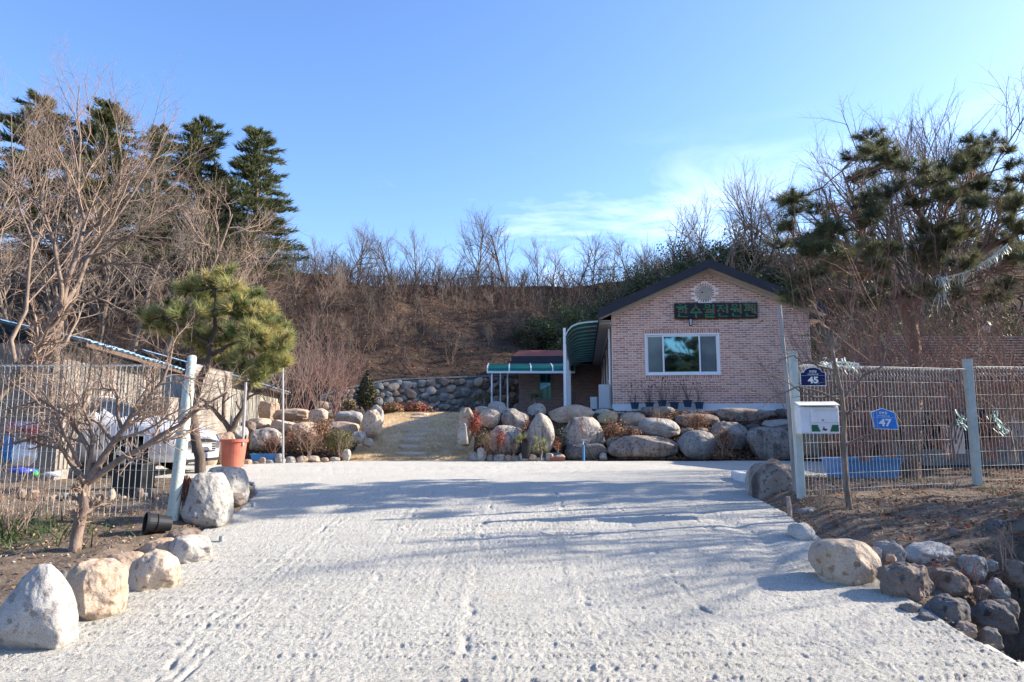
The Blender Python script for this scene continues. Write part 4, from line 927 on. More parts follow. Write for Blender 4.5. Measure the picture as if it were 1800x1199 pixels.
rock(1398, 748, 1468, 806, 'g', 'grey boulder seen through the fence under the letter box', 17.3, .7, 255, 4, sq=.5)
rock(1478, 742, 1542, 800, 's', 'streaked boulder seen through the mesh left of the number 47 plate', 17.4, .7, 257, 4, sq=.4)
rock(1528, 748, 1592, 800, 't', 'tan boulder seen through the mesh behind the number 47 plate', 17.6, .7, 259, 4)
rock(1450, 722, 1500, 748, 'b', 'brown boulder in the top row behind the slender tree', 18.6, .7, 261)
rock(1595, 752, 1660, 800, 'b', 'dark brown boulder through the mesh above the right end of the blue tub', 17.6, .7, 263)
rock(1505, 722, 1560, 745, 'g', 'grey boulder in the top row behind the number 47 plate', 18.7, .7, 265)
# more stones closing the gaps of the slope
for k, (a, b1, c1, d1, m_, l) in enumerate([
   (1012, 742, 1050, 762, 'b', 'small brown stone half hidden behind the large stained grey boulder'), (905, 752, 932, 775, 'b', 'small dark stone between the leaning and the domed boulders'),
   (1195, 752, 1222, 768, 'd', 'dark stone between the saddle shaped and the brown boulder'), (1106, 748, 1130, 764, 't', 'small tan stone left of the saddle shaped boulder'),
   (1225, 752, 1256, 772, 'b', 'brown stone above the triangular boulder'), (1306, 745, 1345, 764, 'd', 'dark stone between the two large grey boulders near the gate')]):
    rock(a, b1, c1, d1, m_, l, 18.1, .8, 270+k)

# ================================================================ LEFT GARDEN ROCKS
rock(634, 720, 669, 765, 'c', 'tall rounded boulder at the left edge of the dry lawn', 18.3, .9, 301, 4, sq=.35)
rock(652, 712, 673, 748, 'w', 'white upright stone behind the tall rounded boulder, left of the lawn', 19.3, .7, 303)
rock(475, 718, 540, 738, 't', 'long flat tan boulder at the top of the left rock garden', 20.0, .5, 305, 4, sq=.6)
rock(538, 718, 575, 745, 'c', 'beige boulder right of the long flat one in the left rock garden', 19.6, .8, 307)
rock(586, 722, 637, 744, 'g', 'pale grey long boulder left of the tall rounded one', 19.5, .6, 309, 4, sq=.4)
rock(433, 752, 488, 800, 'g', 'big round boulder behind the blue planter box', 17.4, .9, 311, 4, sq=.3)
rock(506, 742, 566, 778, 'c', 'rounded boulder in the middle of the left rock garden', 18.3, .8, 313, 4)
rock(566, 741, 628, 768, 't', 'brown topped boulder above the round clipped bush', 18.5, .7, 315, 4)
rock(616, 758, 642, 778, 'g', 'small grey stone right of the round clipped bush', 17.8, .9, 317)
rock(450, 705, 486, 738, 't', 'brown upright rock against the end of the blue roofed shed', 21.5, .8, 319, 4, cuts=7)
rock(432, 735, 472, 752, 'c', 'flat beige rock above the big round boulder, left rock garden', 19.0, .7, 321, sq=.6)
rock(470, 738, 520, 760, 'c', 'broad flat cream rock under the long tan boulder', 18.8, .7, 323, 4, sq=.6)
rock(368, 760, 410, 815, 't', 'reddish round boulder behind the terracotta pot', 15.5, .9, 325, 4)
rock(344, 762, 378, 818, 'c', 'pale brown boulder between the pine trunk and the terracotta pot', 15.2, .8, 327, 4)
rock(392, 748, 432, 775, 'g', 'flat grey rock behind the rim of the terracotta pot', 17.6, .8, 329)
rock(420, 740, 446, 762, 'b', 'small brown rock beside the leaning support pole', 18.0, .8, 331)
rock(600, 790, 615, 814, 'w', 'upright pale edging stone at the left corner of the dry lawn', 17.0, .9, 333)
rock(574, 745, 600, 760, 'b', 'small dark rock half hidden in brown shrubs of the left garden', 19.0, .8, 335)
rock(636, 770, 656, 785, 'w', 'small white stone on the left edge of the lawn above the clipped bush', 17.9, .8, 337)
rock(520, 762, 548, 790, 't', 'low tan rock among the brown shrubs behind the edging', 17.6, .8, 339)
# edging cobbles
cl = [(832, 18, 17, 'g'), (846, 17, 24, 'w'), (861, 12, 12, 'g'), (878, 22, 13, 'w'), (893, 12, 12, 'c'), (905, 14, 10, 'g'), (920, 20, 16, 'w'), (936, 18, 12, 'c'), (951, 16, 7, 'w'), (966, 14, 15, 'c'), (983, 22, 12, 't')]
for i, (x, w_, h_, m_) in enumerate(cl):
    col = {'g': 'grey', 'w': 'white', 'c': 'cream', 't': 'tan'}[m_]
    rock(x-w_/2, 811-h_, x+w_/2, 811.5, m_, '%s edging cobble, %s from the left in the row right of the lawn' % (col, ORD[i]), 16.95, .8, 401+i, 2, name='cobble', cat='cobble', group='edging cobbles right of the lawn', sq=.3)
cl = [(434, 15, 12, 't'), (448, 12, 8, 'b'), (459, 12, 14, 't'), (472, 16, 9, 'w'), (491, 18, 19, 'g'), (508, 18, 13, 'g'), (529, 20, 13, 'c'), (549, 24, 12, 'c'), (570, 14, 8, 't'), (587, 18, 8, 'g')]
for i, (x, w_, h_, m_) in enumerate(cl):
    col = {'g': 'grey', 'w': 'white', 'c': 'cream', 't': 'tan', 'b': 'brown'}[m_]; yb = 820-(x-430)*.055
    rock(x-w_/2, yb-h_, x+w_/2, yb, m_, '%s edging cobble, %s from the left in the row left of the lawn' % (col, ORD[i]), 15.6+(x-430)*.0075, .8, 431+i, 2, name='cobble', cat='cobble', group='edging cobbles left of the lawn', sq=.3)
# rubble row behind the left fence
rs = np.random.RandomState(77)
for i in range(24):
    x = 28+i*11.6+rs.rand()*5; w_ = 10+rs.rand()*11; h_ = 8+rs.rand()*13; yb = 884+rs.rand()*9-(0 if i % 2 else 9); m_ = 'btgcdbtw'[rs.randint(8)]
    col = {'g': 'grey', 'w': 'white', 'c': 'cream', 't': 'tan', 'b': 'brown', 'd': 'dark'}[m_]
    rock(x-w_/2, yb-h_, x+w_/2, yb, m_, '%s rubble stone, %s from the left in the low row behind the left fence' % (col, ORD[i]), 8.5+.1*(i % 2)+rs.rand()*.15, .8, 461+i, 2, name='rubble_stone', cat='stone', group='rubble behind the left fence', cuts=6)
# pebbles
def pebbles(name, X, Y, s, mats, label, seed):
    rs = np.random.RandomState(seed); VV = []; FF = []; mi = []; Zb = H(X, Y); off = 0
    base = np.array([[1, 0, 0], [-1, 0, 0], [0, 1, 0], [0, -1, 0], [0, 0, 1], [0, 0, -1]], float); fc = np.array([[0, 2, 4], [2, 1, 4], [1, 3, 4], [3, 0, 4], [2, 0, 5], [1, 2, 5], [3, 1, 5], [0, 3, 5]])
    for i in range(len(X)):
        q = base*(s*(.4+rs.rand(3)*.9)*np.array([1, 1, .7])); a = rs.rand()*6.28; q = q@np.array([[math.cos(a), -math.sin(a), 0], [math.sin(a), math.cos(a), 0], [0, 0, 1]]).T
        VV.append(q+[X[i], Y[i], Zb[i]+s*.2]); FF.append(fc+off); off += 6; mi += [rs.randint(len(mats))]*8
    o = link(name, rawmesh(name, np.concatenate(VV), [np.concatenate(FF)], mats, mi, True)); struct(o, 'stuff'); return tag(o, label, 'pebbles')
K = 700; x = -9+rs.rand(K)*5.6; y = 5+rs.rand(K)*4.5; pebbles('pebbles', x, y, .018, [RM['g'], RM['t'], RM['w']], 'small pebbles in the bare soil of the left planting bed', 3)
K = 900; x = 3.3+rs.rand(K)*5; y = 5.4+rs.rand(K)*4; pebbles('bank_pebbles', x, y, .016, [RM['g'], RM['t'], RM['w']], 'small pebbles and clods on the right hand soil bank', 4)

# ================================================================ STONE RETAINING WALL
m_wm = M('wall_mortar', (.20, .195, .185), (.29, .28, .265), 3, .95, .02, 30)
A0 = np.array([-8.4, 30.4]); A1 = np.array([1.3, 35.05]); wl = np.linalg.norm(A1-A0); ang = math.atan2(A1[1]-A0[1], A1[0]-A0[0])
wall = thing('stone_wall', 'mortared fieldstone retaining wall at the foot of the brown hill', 'wall', (A0[0], A0[1], 1.9), ang)
ZT0, ZT1 = 3.34-1.9, 4.42-1.9
def wt_(u): return np.interp(u, [0, .6, 3, wl], [ZT0-.25, ZT0, ZT0+.55, ZT1])
b = MB(); us = np.linspace(0, wl, 16)
for i in range(15): b.prism([(us[i], .06, -.5), (us[i+1], .06, -.5), (us[i+1], .12, wt_(us[i+1])), (us[i], .12, wt_(us[i]))], (0, .35, 0))
b.build('mortar_bed', m_wm, wall, world=False)
b = MB()
for i in range(15): b.prism([(us[i], .02, wt_(us[i])), (us[i+1], .02, wt_(us[i+1])), (us[i+1], .02, wt_(us[i+1])+.07), (us[i], .02, wt_(us[i])+.07)], (0, .5, 0))
b.build('coping', m_wm, wall, world=False)
rs = np.random.RandomState(8); sm = [rockmesh(2, 2, 2, 900+i, 2, .12, 5, .45, 0, RM['gcbtgwbk'[i]]) for i in range(8)]; pts = []
for tr in range(5000):
    u = rs.rand()*wl; zmax = wt_(u)-.1; zz = rs.rand()*zmax*1.02; r = .11+.12*rs.rand() if len(pts) < 160 else .09+.07*rs.rand(); r *= 1.08
    if zz+r*.8 > wt_(u): continue
    if all(math.hypot((u-a)/1.12, zz-c) > (r+q)*.86 for a, c, q in pts): pts.append((u, zz, r))
    if len(pts) > 285: break
for u, zz, r in pts:
    o = link('stone', sm[rs.choice(8, p=[.2, .14, .16, .1, .1, .1, .1, .1])], wall); o.location = (u, .05, zz); o.scale = (r*1.34, r*.65, r*1.0); o.rotation_euler = (0, rs.normal(0, .25), 0)

# ================================================================ FENCES
m_mint = M('mint_post', (.40, .47, .43), (.50, .55, .51), 7, .55, .003, 40, c3=(.50, .47, .43)); m_wpost = M('pale_post', (.42, .50, .46), (.54, .58, .54), 6, .5, .002, 50, c3=(.36, .42, .28)); m_wire = M('galvanised_wire', (.44, .45, .43), rough=.5)
def bar(a, b_, r, sides=4):
    b = MB(); b.tube([a, b_], r, sides); return b
def fence_panel(th, p0, p1, z0, z1, n, wire_mesh=None):
    """p0,p1 base ends (x,y,z); wires at equal spacing; n = number of vertical wires"""
    p0 = np.array(p0, float); p1 = np.array(p1, float); hgt = z1; o3 = np.array(wloc(th))
    d = nrm((p1-p0)*np.array([1, 1, 0])); nrm_ = np.array([-d[1], d[0], 0])
    b = MB(); b.tube([(0, 0, 0), (0, 0, hgt)], .0031, 5); wm = rawmesh('wire', np.concatenate(b.v), b.f, m_wire)
    for i in range(n):
        q = p0+(p1-p0)*(i+.5)/n; o = link('wire', wm, th); o.location = q-o3; 
    # cross wires, and the folded top
    zs = np.linspace(.12, hgt, 9); L_ = p1-p0
    for z_ in zs:
        b = MB(); off = -nrm_*.004; b.tube([(0, 0, z_)+off, L_+np.array([0, 0, z_])+off], .0015, 5); o = link('cross_wire', rawmesh('cross_wire', np.concatenate(b.v), b.f, m_wire), th); o.location = p0-o3
    b = MB()
    for i in range(n):
        q = L_*(i+.5)/n; q2 = L_*(i+1.0)/n; b.tube([q+[0, 0, hgt-.16], q+nrm_*.09+[0, 0, hgt+.0], q2-nrm_*.03+[0, 0, hgt-.0]], .003, 4, cap=False)
    b.tube([nrm_*.09+[0, 0, hgt+.0], L_+nrm_*.09+[0, 0, hgt+.0]], .004, 5); b.tube([-nrm_*.05+[0, 0, hgt-.0], L_-nrm_*.05+[0, 0, hgt-.0]], .004, 5)
    me = rawmesh('folded_top', np.concatenate(b.v), b.f, m_wire); o = link('folded_top', me, th); o.location = p0-o3; struct(o, 'stuff')
# left
lp = G(303, 915); lt = P(338, 628, lp[1])
lf = thing('mesh_fence', 'left hand galvanised mesh fence with a leaning white green post', 'fence', tuple(lp))
b = MB(); b.tube([lp-[0, 0, .2], lp, lp+(lt-lp)*.80, lp+(lt-lp)*.86, lt], [.062, .062, .060, .048, .046], 16); b.lathe([(.047, 0), (.035, .02), (0, .028)], lt-np.array([0, 0, .002]), 14); b.build('post', m_wpost, lf, smooth=True)
e = lp+np.array([-.08, .03, .0]); z0 = lp[2]+.02; q = np.array([-7.6, 7.75, hz(-7.6, 7.75)+.04]); 
m1 = e+(np.array([-6.3, 7.72, z0+.02])-e)
fence_panel(lf, (e[0]-.02, e[1], z0), (-6.38, 7.70, z0+.02), 0, 1.63, 41)
fence_panel(lf, (-6.5, 7.72, z0+.02), (-9.2, 7.9, z0+.1), 0, 1.63, 42)
b = MB(); b.tube([(-6.44, 7.76, z0-.2), (-6.44, 7.76, z0+1.8)], .045, 12); b.build('post', m_wpost, lf)
# right
rp = P(1410, 892, 8.5); rt = P(1393, 620, 8.5); r2 = P(1720, 868, 9.5); r2t = P(1700, 633, 9.5)
rf = thing('mesh_fence', 'right hand pale mesh fence between two square mint green posts', 'fence', tuple(rp))
def sqpost(a, t_, s):
    b = MB(); a = np.array(a)-[0, 0, .25]; ax = nrm(t_-a); u = np.array([s/2, 0, 0]); v = np.array([0, s/2, 0])
    V = [a-u-v, a+u-v, a+u+v, a-u+v, t_-u-v, t_+u-v, t_+u+v, t_-u+v]; b.add(V, [(3, 2, 1, 0), (4, 5, 6, 7), (0, 1, 5, 4), (1, 2, 6, 5), (2, 3, 7, 6), (3, 0, 4, 7)])
    return b.build('post', m_mint, rf, bevel=.006)
sqpost(rp, rt, .085); sqpost(r2, r2t, .092)
c_ = MB(); c_.box(rt+np.array([0, 0, .006]), (.093, .093, .014)); c_.build('post_cap', m_mint, rf); c_ = MB(); c_.box(r2t+np.array([0, 0, .006]), (.1, .1, .014)); c_.build('post_cap', m_mint, rf)
h1 = P(1440, 643, 8.6)[2]-rp[2]-.08
fence_panel(rf, (rp[0]+.08, rp[1]+.02, rp[2]+.08), (r2[0]-.09, r2[1]-.02, r2[2]+.04), 0, h1, 48)
fence_panel(rf, (r2[0]+.09, r2[1]+.02, r2[2]+.06), (r2[0]+2.9, r2[1]+.75, r2[2]+.10), 0, h1+.02, 46)
# number plates
def plate(name, label, cpx, cpy, d, wd, ht, shape, col, num, colname, tilt=0, shear=0):
    c = P(cpx, cpy, d); t = thing(name, label, 'sign', tuple(c)); m_b = M(colname, col, rough=.45)
    pts = [(-wd/2, -ht/2), (wd/2, -ht/2)]
    if shape == 'round': pts += [(wd/2, ht*.22), (wd*.36, ht*.24)]+[(wd*.36*math.cos(a), ht*.24+ht*.26*math.sin(a)) for a in np.linspace(.15, math.pi-.15, 9)]+[(-wd*.36, ht*.24), (-wd/2, ht*.22)]
    else: pts += [(wd/2, ht*.30), (0, ht/2), (-wd/2, ht*.30)]
    f = lambda s, y0: [(x*s+shear*z_*s, y0, z_*s) for x, z_ in pts]
    b = MB(); b.prism(f(1, 0), (0, .006, 0)); b.build('border', M('plate_white', (.75, .77, .78), rough=.4), t, world=False)
    b = MB(); b.prism(f(.935, -.003), (0, .0028, 0)); b.build('panel', m_b, t, world=False)
    wm = MATS['plate_white']
    for body, size, z_, bold, nm in ((num, ht*.46, -ht*.20, .004, 'number'), ('천변길', ht*.14, ht*.255, .0006, 'street_name'), ('Cheonbyeon-gil', ht*.085, ht*.13, .0003, 'street_name_latin')):
        me = text_mesh(body, size, bold); me.materials.clear(); me.materials.append(wm); o = link(nm, me, t); o.location = (shear*z_, -.006, z_); o.rotation_euler = (math.pi/2, 0, 0); struct(o, 'stuff')
        xs_ = [v.co.x for v in me.vertices]; 
        if nm == 'number' and xs_: o.scale = (min(1.15, wd*.56/(max(xs_)-min(xs_))), 1, 1)
    b = MB(); b.b2((-wd*.45+0, -.0045, ht*.055), (wd*.45, -.0032, ht*.063)); b.build('divider', wm, t, world=False)
    t.rotation_euler = (0, tilt, R_(-8)); return t
plate('number_plate', 'dark navy house number plate reading 45 beside the mint gate post', 1429, 662, 8.45, .305, .235, 'round', (.008, .012, .075), '45', 'navy_plate')
plate('number_plate', 'bright blue house number plate reading 47 hung crooked on the mesh', 1554, 736, 8.92, .30, .275, 'gable', (.03, .20, .62), '47', 'blue_plate', tilt=R_(2), shear=-.18)
# letter box
mc = P(1437, 736, 8.32); mbx = thing('letter_box', 'dented white metal letter box with two green windows on the gate post', 'letter box', tuple(mc), R_(-6))
m_mw = M('white_enamel', (.72, .73, .76), (.80, .80, .82), 8, .35); MW, MH, MD = .45, .36, .16
b = MB(); b.b2((-MW/2, -MD/2, -MH/2), (MW/2, MD/2, MH/2-.04)); b.prism([(-MW/2, -MD/2-.0, MH/2-.04), (-MW/2, MD/2, MH/2-.04), (-MW/2, MD/2, MH/2+.005)], (MW, 0, 0)); b.build('body', m_mw, mbx, world=False, bevel=.006)
b = MB(); b.box((0, -.01, MH/2+.0), (MW+.03, MD+.05, .012), rx=R_(14)); b.build('lid', M('enamel_cream', (.66, .66, .58), (.74, .74, .68), 9, .4), mbx, world=False, bevel=.003)
b = MB(); b.b2((-MW/2+.015, -MD/2-.008, -MH/2+.012), (-MW/2+.105, -MD/2-.001, MH/2-.11)); b.build('side_panel', m_mw, mbx, world=False, bevel=.004)
b = MB(); b.b2((-MW/2+.125, -MD/2-.012, -MH/2+.13), (MW/2-.012, -MD/2-.001, MH/2-.05)); dr = b.build('door', m_mw, mbx, world=False, bevel=.008)
b = MB(); b.b2((-.07, -MD/2-.016, .085), (MW/2-.04, -MD/2-.0125, .112)); b.build('slot', M('plate_white'), dr, world=False) if False else b.build('slot', MATS['enamel_cream'], dr, world=False)
b = MB(); b.lathe([(.013, 0), (.013, -.006), (0, -.007)], (0, 0, 0), 12, axis='y'); k_ = b.build('lock', M('steel', (.35, .36, .37), rough=.35, metal=.8), dr, world=False); k_.location = (.03, -MD/2-.013, -.02)
m_gw = M('green_plastic', (.035, .13, .065), rough=.35)
for sg in (-1, 1):
    c0 = .055; b = MB(); pts = [(c0+sg*.055, -.155), (c0+sg*.155, -.155), (c0+sg*.155, -.075), (c0+sg*.085, -.075)]
    b.prism([(x, -MD/2-.004, z_) for x, z_ in (pts if sg > 0 else pts[::-1])], (0, .003, 0)); b.build('green_window', m_gw, mbx, world=False)
b = MB(); b.prism([(.02, -MD/2-.004, -.135), (.06, -MD/2-.004, -.15), (.085, -MD/2-.004, -.125), (.05, -MD/2-.004, -.118), (.04, -MD/2-.004, -.09), (.03, -MD/2-.004, -.12)], (0, .003, 0)); b.build('emblem', M('swallow_brown', (.16, .06, .03), rough=.5), mbx, world=False)
# pole, stub, pipe stubs, tap, pots, tubs
m_pole = M('grey_wood', (.22, .21, .21), (.34, .32, .31), 10, .9, .004, 50, stretch=(1, 1, .15))
a = P(1370, 537, 8.9); c = P(1398, 850, 8.9); b = MB(); b.tube([c-[0, 0, .4], (a+c)/2+np.array([.01, 0, 0]), a], [.032, .03, .026], 10); tag(b.build('wooden_pole', m_pole, loc=tuple(c)), 'tall weathered grey pole leaning behind the mint gate post', 'pole')
g = P(1388, 893, 8.0); b = MB(); b.tube([g-[0, 0, .15], g, g+[-.012, 0, .13]], [.028, .028, .024], 8); tag(b.build('pipe_stub', M('rust_pale', (.40, .33, .28), (.28, .20, .15), 20, .9), loc=tuple(g)), 'short bent rusty stub at the foot of the right gate post', 'pipe')
m_pvc = M('pvc_grey', (.30, .32, .34), rough=.6)
for (x, y, l) in ((389, 950, 'short grey plastic pipe stub in the concrete nearer the camera'), (445, 889, 'short grey plastic pipe stub in the concrete by the left gate boulders')):
    g = G(x, y+3); b = MB(); b.lathe([(.024, -.05), (.024, .06), (.020, .06), (.020, .0)], tuple(g), 12); tag(b.build('pipe_stub', m_pvc, loc=tuple(g)), l, 'pipe')
g = P(1026, 812, 16.9); t = thing('water_tap', 'blue water stand pipe with a tap and a black hose by the terrace', 'tap', tuple(g))
b = MB(); b.tube([g, g+[0, 0, .44]], .03, 10); b.build('riser', M('blue_pipe', (.06, .22, .45), rough=.5), t)
b = MB(); b.tube([g+[0, 0, .44], g+[0, 0, .52]], .02, 8); b.tube([g+[-.01, -.01, .47], g+[-.02, -.10, .47], g+[-.02, -.12, .42]], .014, 8); b.box(g+np.array([0, 0, .54]), (.10, .03, .02)); b.build('tap_head', M('chrome', (.6, .6, .6), rough=.3, metal=.7), t)
b = MB(); b.tube([g+[.02, -.02, .46], g+[.10, -.05, .30], g+[.22, -.06, .12], g+[.36, -.08, .02], g+[.8, .02, .01]], .012, 6); b.build('hose', m_blk, t)
def bucketpot(px0, py0, px1, py1, mat, label, d=None, name='flower_pot', rim=True):
    xc = (px0+px1)/2; d = d or G(xc, py1)[1]; a = P(px0, py1, d); b_ = P(px1, py1, d); tt = P(xc, py0, d); R = (b_[0]-a[0])/2; h = tt[2]-a[2]; c = np.array([(a[0]+b_[0])/2, d, a[2]])
    t = thing(name, label, 'pot', tuple(c)); b = MB(); b.lathe([(R*.74, 0), (R*.9, h*.86), (R*.9, h*.9), (R, h*.9), (R, h), (R*.9, h), (R*.86, h*.86), (R*.8, h*.5)], (0, 0, 0), 28); b.build('pot_body', mat, t, world=False, smooth=False)
    b = MB(); b.lathe([(R*.84, h*.8), (0, h*.83)], (0, 0, 0), 20, cap=False); b.build('potting_soil', m_soil, t, world=False); return t, c, R, h
m_terra = M('terracotta_plastic', (.42, .115, .075), (.50, .16, .105), 3, .5)
tp, c, R, h = bucketpot(385, 772, 433, 821, m_terra, 'large terracotta coloured plastic tub on two small blocks', 13.0)
for sx in (-.13, .1): b = MB(); b.box(c+np.array([sx, -.05, -.035]), (.15, .2, .07)); b.build('support_block', m_ledge, tp)
def trough(px0, py0, px1, py1, mat, label, d, dep=.5, name='planter_box', rz=0):
    xc = (px0+px1)/2; a = P(px0, py1, d); b_ = P(px1, py1, d); tt = P(xc, py0, d); W = b_[0]-a[0]; h = tt[2]-a[2]; t = thing(name, label, 'planter', ((a[0]+b_[0])/2, d+dep/2, a[2]), rz)
    b = MB(); ro = [(-W/2, -dep/2), (W/2, -dep/2), (W/2, dep/2), (-W/2, dep/2)]
    def ring(s, z): return [(x*s, y*s, z) for x, y in ro]
    rings = [ring(.84, 0), ring(.95, h*.88), ring(1.0, h*.88), ring(1.0, h), ring(.93, h), ring(.86, h*.5)]
    V = [p for r in rings for p in r]; fs = [(i*4+k, i*4+(k+1) % 4, (i+1)*4+(k+1) % 4, (i+1)*4+k) for i in range(5) for k in range(4)]+[(3, 2, 1, 0)]
    b.add(V, fs); b.build('box_body', mat, t, world=False, bevel=.004)
    b = MB(); b.add(ring(.88, h*.62), [(0, 1, 2, 3)]); b.build('potting_soil', m_soil, t, world=False); return t
m_bl = M('blue_plastic', (.05, .22, .50), (.07, .27, .56), 3, .4)
trough(438, 798, 488, 813, m_bl, 'small light blue planter box among the edging cobbles, left garden', 16.1, .3)
trough(1480, 806, 1592, 842, m_bl, 'large blue plastic tub standing behind the right mesh fence', 11.0, .75)
trough(963, 796, 986, 806, M('slate_blue', (.06, .13, .22), rough=.5), 'tiny dark blue bonsai tray stacked on the terracotta tray', 17.0, .2)
trough(966, 804, 994, 811, M('terra_tray', (.32, .13, .09), rough=.6), 'shallow terracotta tray by the edging cobbles below the boulders', 16.85, .22)
trough(952, 800, 966, 808, MATS['slate_blue'], 'small navy tray left of the stacked bonsai trays', 17.05, .2)
bucketpot(912, 778, 935, 806, M('black_plastic', (.02, .021, .024), rough=.45), 'black plastic pot with a small pine among the shrubs right of the lawn', 17.0)
# tipped black pot at left
c = G(276, 938)+np.array([0, 0, .10]); t = thing('tipped_pot', 'black plastic pot tipped on its side by the left gate post', 'pot', tuple(c), R_(28)); t.rotation_euler = (0, R_(-83), R_(38))
b = MB(); b.lathe([(.07, -.12), (.098, .09), (.108, .09), (.108, .115), (.096, .115), (.084, .0), (.068, -.1)], (0, 0, 0), 28); b.build('pot_body', MATS['black_plastic'], t, world=False, smooth=False)
b = MB(); b.lathe([(.098, .01), (0, .02)], (0, 0, 0), 20, cap=False); b.build('potting_soil', m_soil, t, world=False)
# ================================================================ SHEDS AT THE LEFT
m_bluesheet = M('blue_sheet', (.13, .34, .58), (.36, .50, .62), 5, .6, .004, 20, c3=(.45, .47, .48)); m_pale = M('pale_cladding', (.42, .39, .34), (.52, .49, .43), 3, .85, .004, 20, c3=(.30, .28, .25))
m_cementw = M('stained_cement', (.20, .175, .15), (.34, .30, .26), 2.5, .95, .008, 12, c3=(.20, .18, .15))
def shed(name, label, p0, p1, wdt, zg, ze, zr, corr=.16, roofm=None, wallm=None):
    p0 = np.array(p0, float); p1 = np.array(p1, float); Ln = np.linalg.norm(p1-p0); a = math.atan2(p1[1]-p0[1], p1[0]-p0[0])
    t = thing(name, label, 'shed', (p0[0], p0[1], zg), a); he = ze-zg; hr = zr-zg; wallm = wallm or m_pale
    b = MB(); b.b2((0, 0, -.3), (Ln, .1, he-.05)); b.b2((0, .1, -.3), (.1, wdt, he-.05)); b.b2((Ln-.1, .1, -.3), (Ln, wdt, he-.05)); b.build('wall', wallm, t, world=False)
    n = int(Ln/.55)
    for k in range(n):
        x0 = .05+k*(Ln-.1)/n; b = MB()
        for q in range(3): b.b2((x0+.03+q*.16, -.03, .05), (x0+.13+q*.16, -.001, he-.1))
        b.build('wall_panel', wallm, t, world=False)
    # corrugated roof sheets
    m = int(Ln/.9); yv = [-.45, wdt/2, wdt+.3]; zv = [he, hr, he]
    for k in range(m):
        x0 = -.3+k*(Ln+.6)/m; x1 = -.3+(k+1)*(Ln+.6)/m+.05; b = MB(); n_ = 12
        for s_ in range(2):
            V = []
            for i in range(n_+1):
                x = x0+(x1-x0)*i/n_; w_ = .022*math.sin(i*math.pi/1.5)+.012*(k % 2)
                V += [(x, yv[s_], zv[s_]+w_), (x, yv[s_+1], zv[s_+1]+w_)]
            V2 = [(v[0], v[1], v[2]-.012) for v in V]; N2 = len(V)
            fs = [(2*i, 2*i+2, 2*i+3, 2*i+1) for i in range(n_)]+[(N2+2*i+1, N2+2*i+3, N2+2*i+2, N2+2*i) for i in range(n_)]+[(2*i, N2+2*i, N2+2*i+2, 2*i+2) for i in range(n_)]
            b.add(V+V2, fs)
        b.build('roof_sheet', roofm or m_bluesheet, t, world=False)
    b = MB(); b.b2((-.2, -.40, he-.10), (Ln+.2, -.34, he-.03)); b.build('eave_beam', M('shed_timber', (.12, .08, .06), rough=.9), t, world=False); return t
# local y must point away from the yard (to the left/back)
def shedline(px0, d0, px1, d1):
    return ((px0-900)/1200*d0/.99, d0), ((px1-900)/1200*d1/1.0, d1)
s1a, s1b = (-7.45, 11.3), (-8.35, 16.3); s2a, s2b = (-8.5, 19.2), (-9.75, 28.5)
shed('shed', 'blue roofed storage shed with pale panel walls behind the bare trees at left', s1a, s1b, 4.5, .85, 3.0, 3.6, wallm=m_cementw)
shed('shed', 'long low shed with light corrugated walls and a blue roof beside the rock garden', s2a, s2b, 3.5, 1.2, 3.15, 3.75)
b = MB(); rs = np.random.RandomState(4)
for i in range(14):
    z_ = 1.0+i*.155; b.b2((-7.9+rs.normal(0, .01), 16.5, z_), (-7.84, 19.1, z_+.145))
o = b.build('board_wall', m_cementw, loc=(-7.9, 16.5, .9)); struct(o, 'stuff'); tag(o, 'stained horizontal board wall joining the two blue roofed sheds', 'wall')
# clutter along the shed
m_wh = M('white_plastic', (.66, .66, .64), rough=.4)
def clut(px0, py0, px1, py1, d, mat, label, name, cat, dep=.4, bev=.02):
    a = P(px0, py1, d); c = P(px1, py0, d); t_ = MB(); t_.b2((a[0], d, a[2]), (c[0], d+dep, c[2])); t_.box(((a[0]+c[0])/2, d+dep/2, c[2]+.008), (c[0]-a[0]+.03, dep+.03, .03))
    return tag(t_.build(name, mat, loc=tuple(a), bevel=bev), label, cat)
clut(168, 684, 236, 716, 14.6, m_wh, 'white plastic storage chest in front of the blue roofed shed', 'storage_chest', 'chest')
clut(240, 700, 300, 745, 15.2, m_cementw, 'stained grey crate beside the white chest at the shed', 'crate', 'crate')
clut(120, 640, 165, 712, 14.9, MATS['black_plastic'], 'black water tank standing by the shed at left', 'water_tank', 'tank')
clut(192, 819, 250, 878, 8.9, MATS['black_plastic'], 'square black plastic bin right behind the left mesh fence', 'plastic_bin', 'bin', .35)
# rubbish bags and bottles
def blob(px0, py0, px1, py1, d, mat, label, name, cat, seed):
    a = P(px0, py1, d); b_ = P(px1, py0, d); w_ = b_[0]-a[0]; h = b_[2]-a[2]; me = rockmesh(w_, w_*.8, h, seed, 3, .22, 3, .2, .1, mat); o = link(name, me); o.location = ((a[0]+b_[0])/2, d+.2, (a[2]+b_[2])/2); return tag(o, label, cat)
blob(-10, 738, 48, 762, 9.6, M('bag_pink', (.62, .12, .20), (.72, .60, .62), 8, .4), 'pink and white plastic sack on top of the rubbish by the car', 'rubbish_bag', 'bag', 3)
blob(4, 772, 46, 822, 9.4, M('bag_white', (.66, .72, .80), (.74, .76, .78), 5, .35), 'white translucent rubbish bag behind the left fence', 'rubbish_bag', 'bag', 4)
blob(-18, 762, 16, 815, 9.7, M('bag_blue', (.06, .26, .60), rough=.35), 'blue plastic rubbish bag at the left picture edge', 'rubbish_bag', 'bag', 5)
blob(28, 748, 52, 776, 9.5, M('bag_red', (.50, .04, .09), rough=.4), 'small crimson cloth bundle beside the white rubbish bag', 'cloth_bundle', 'cloth', 6)
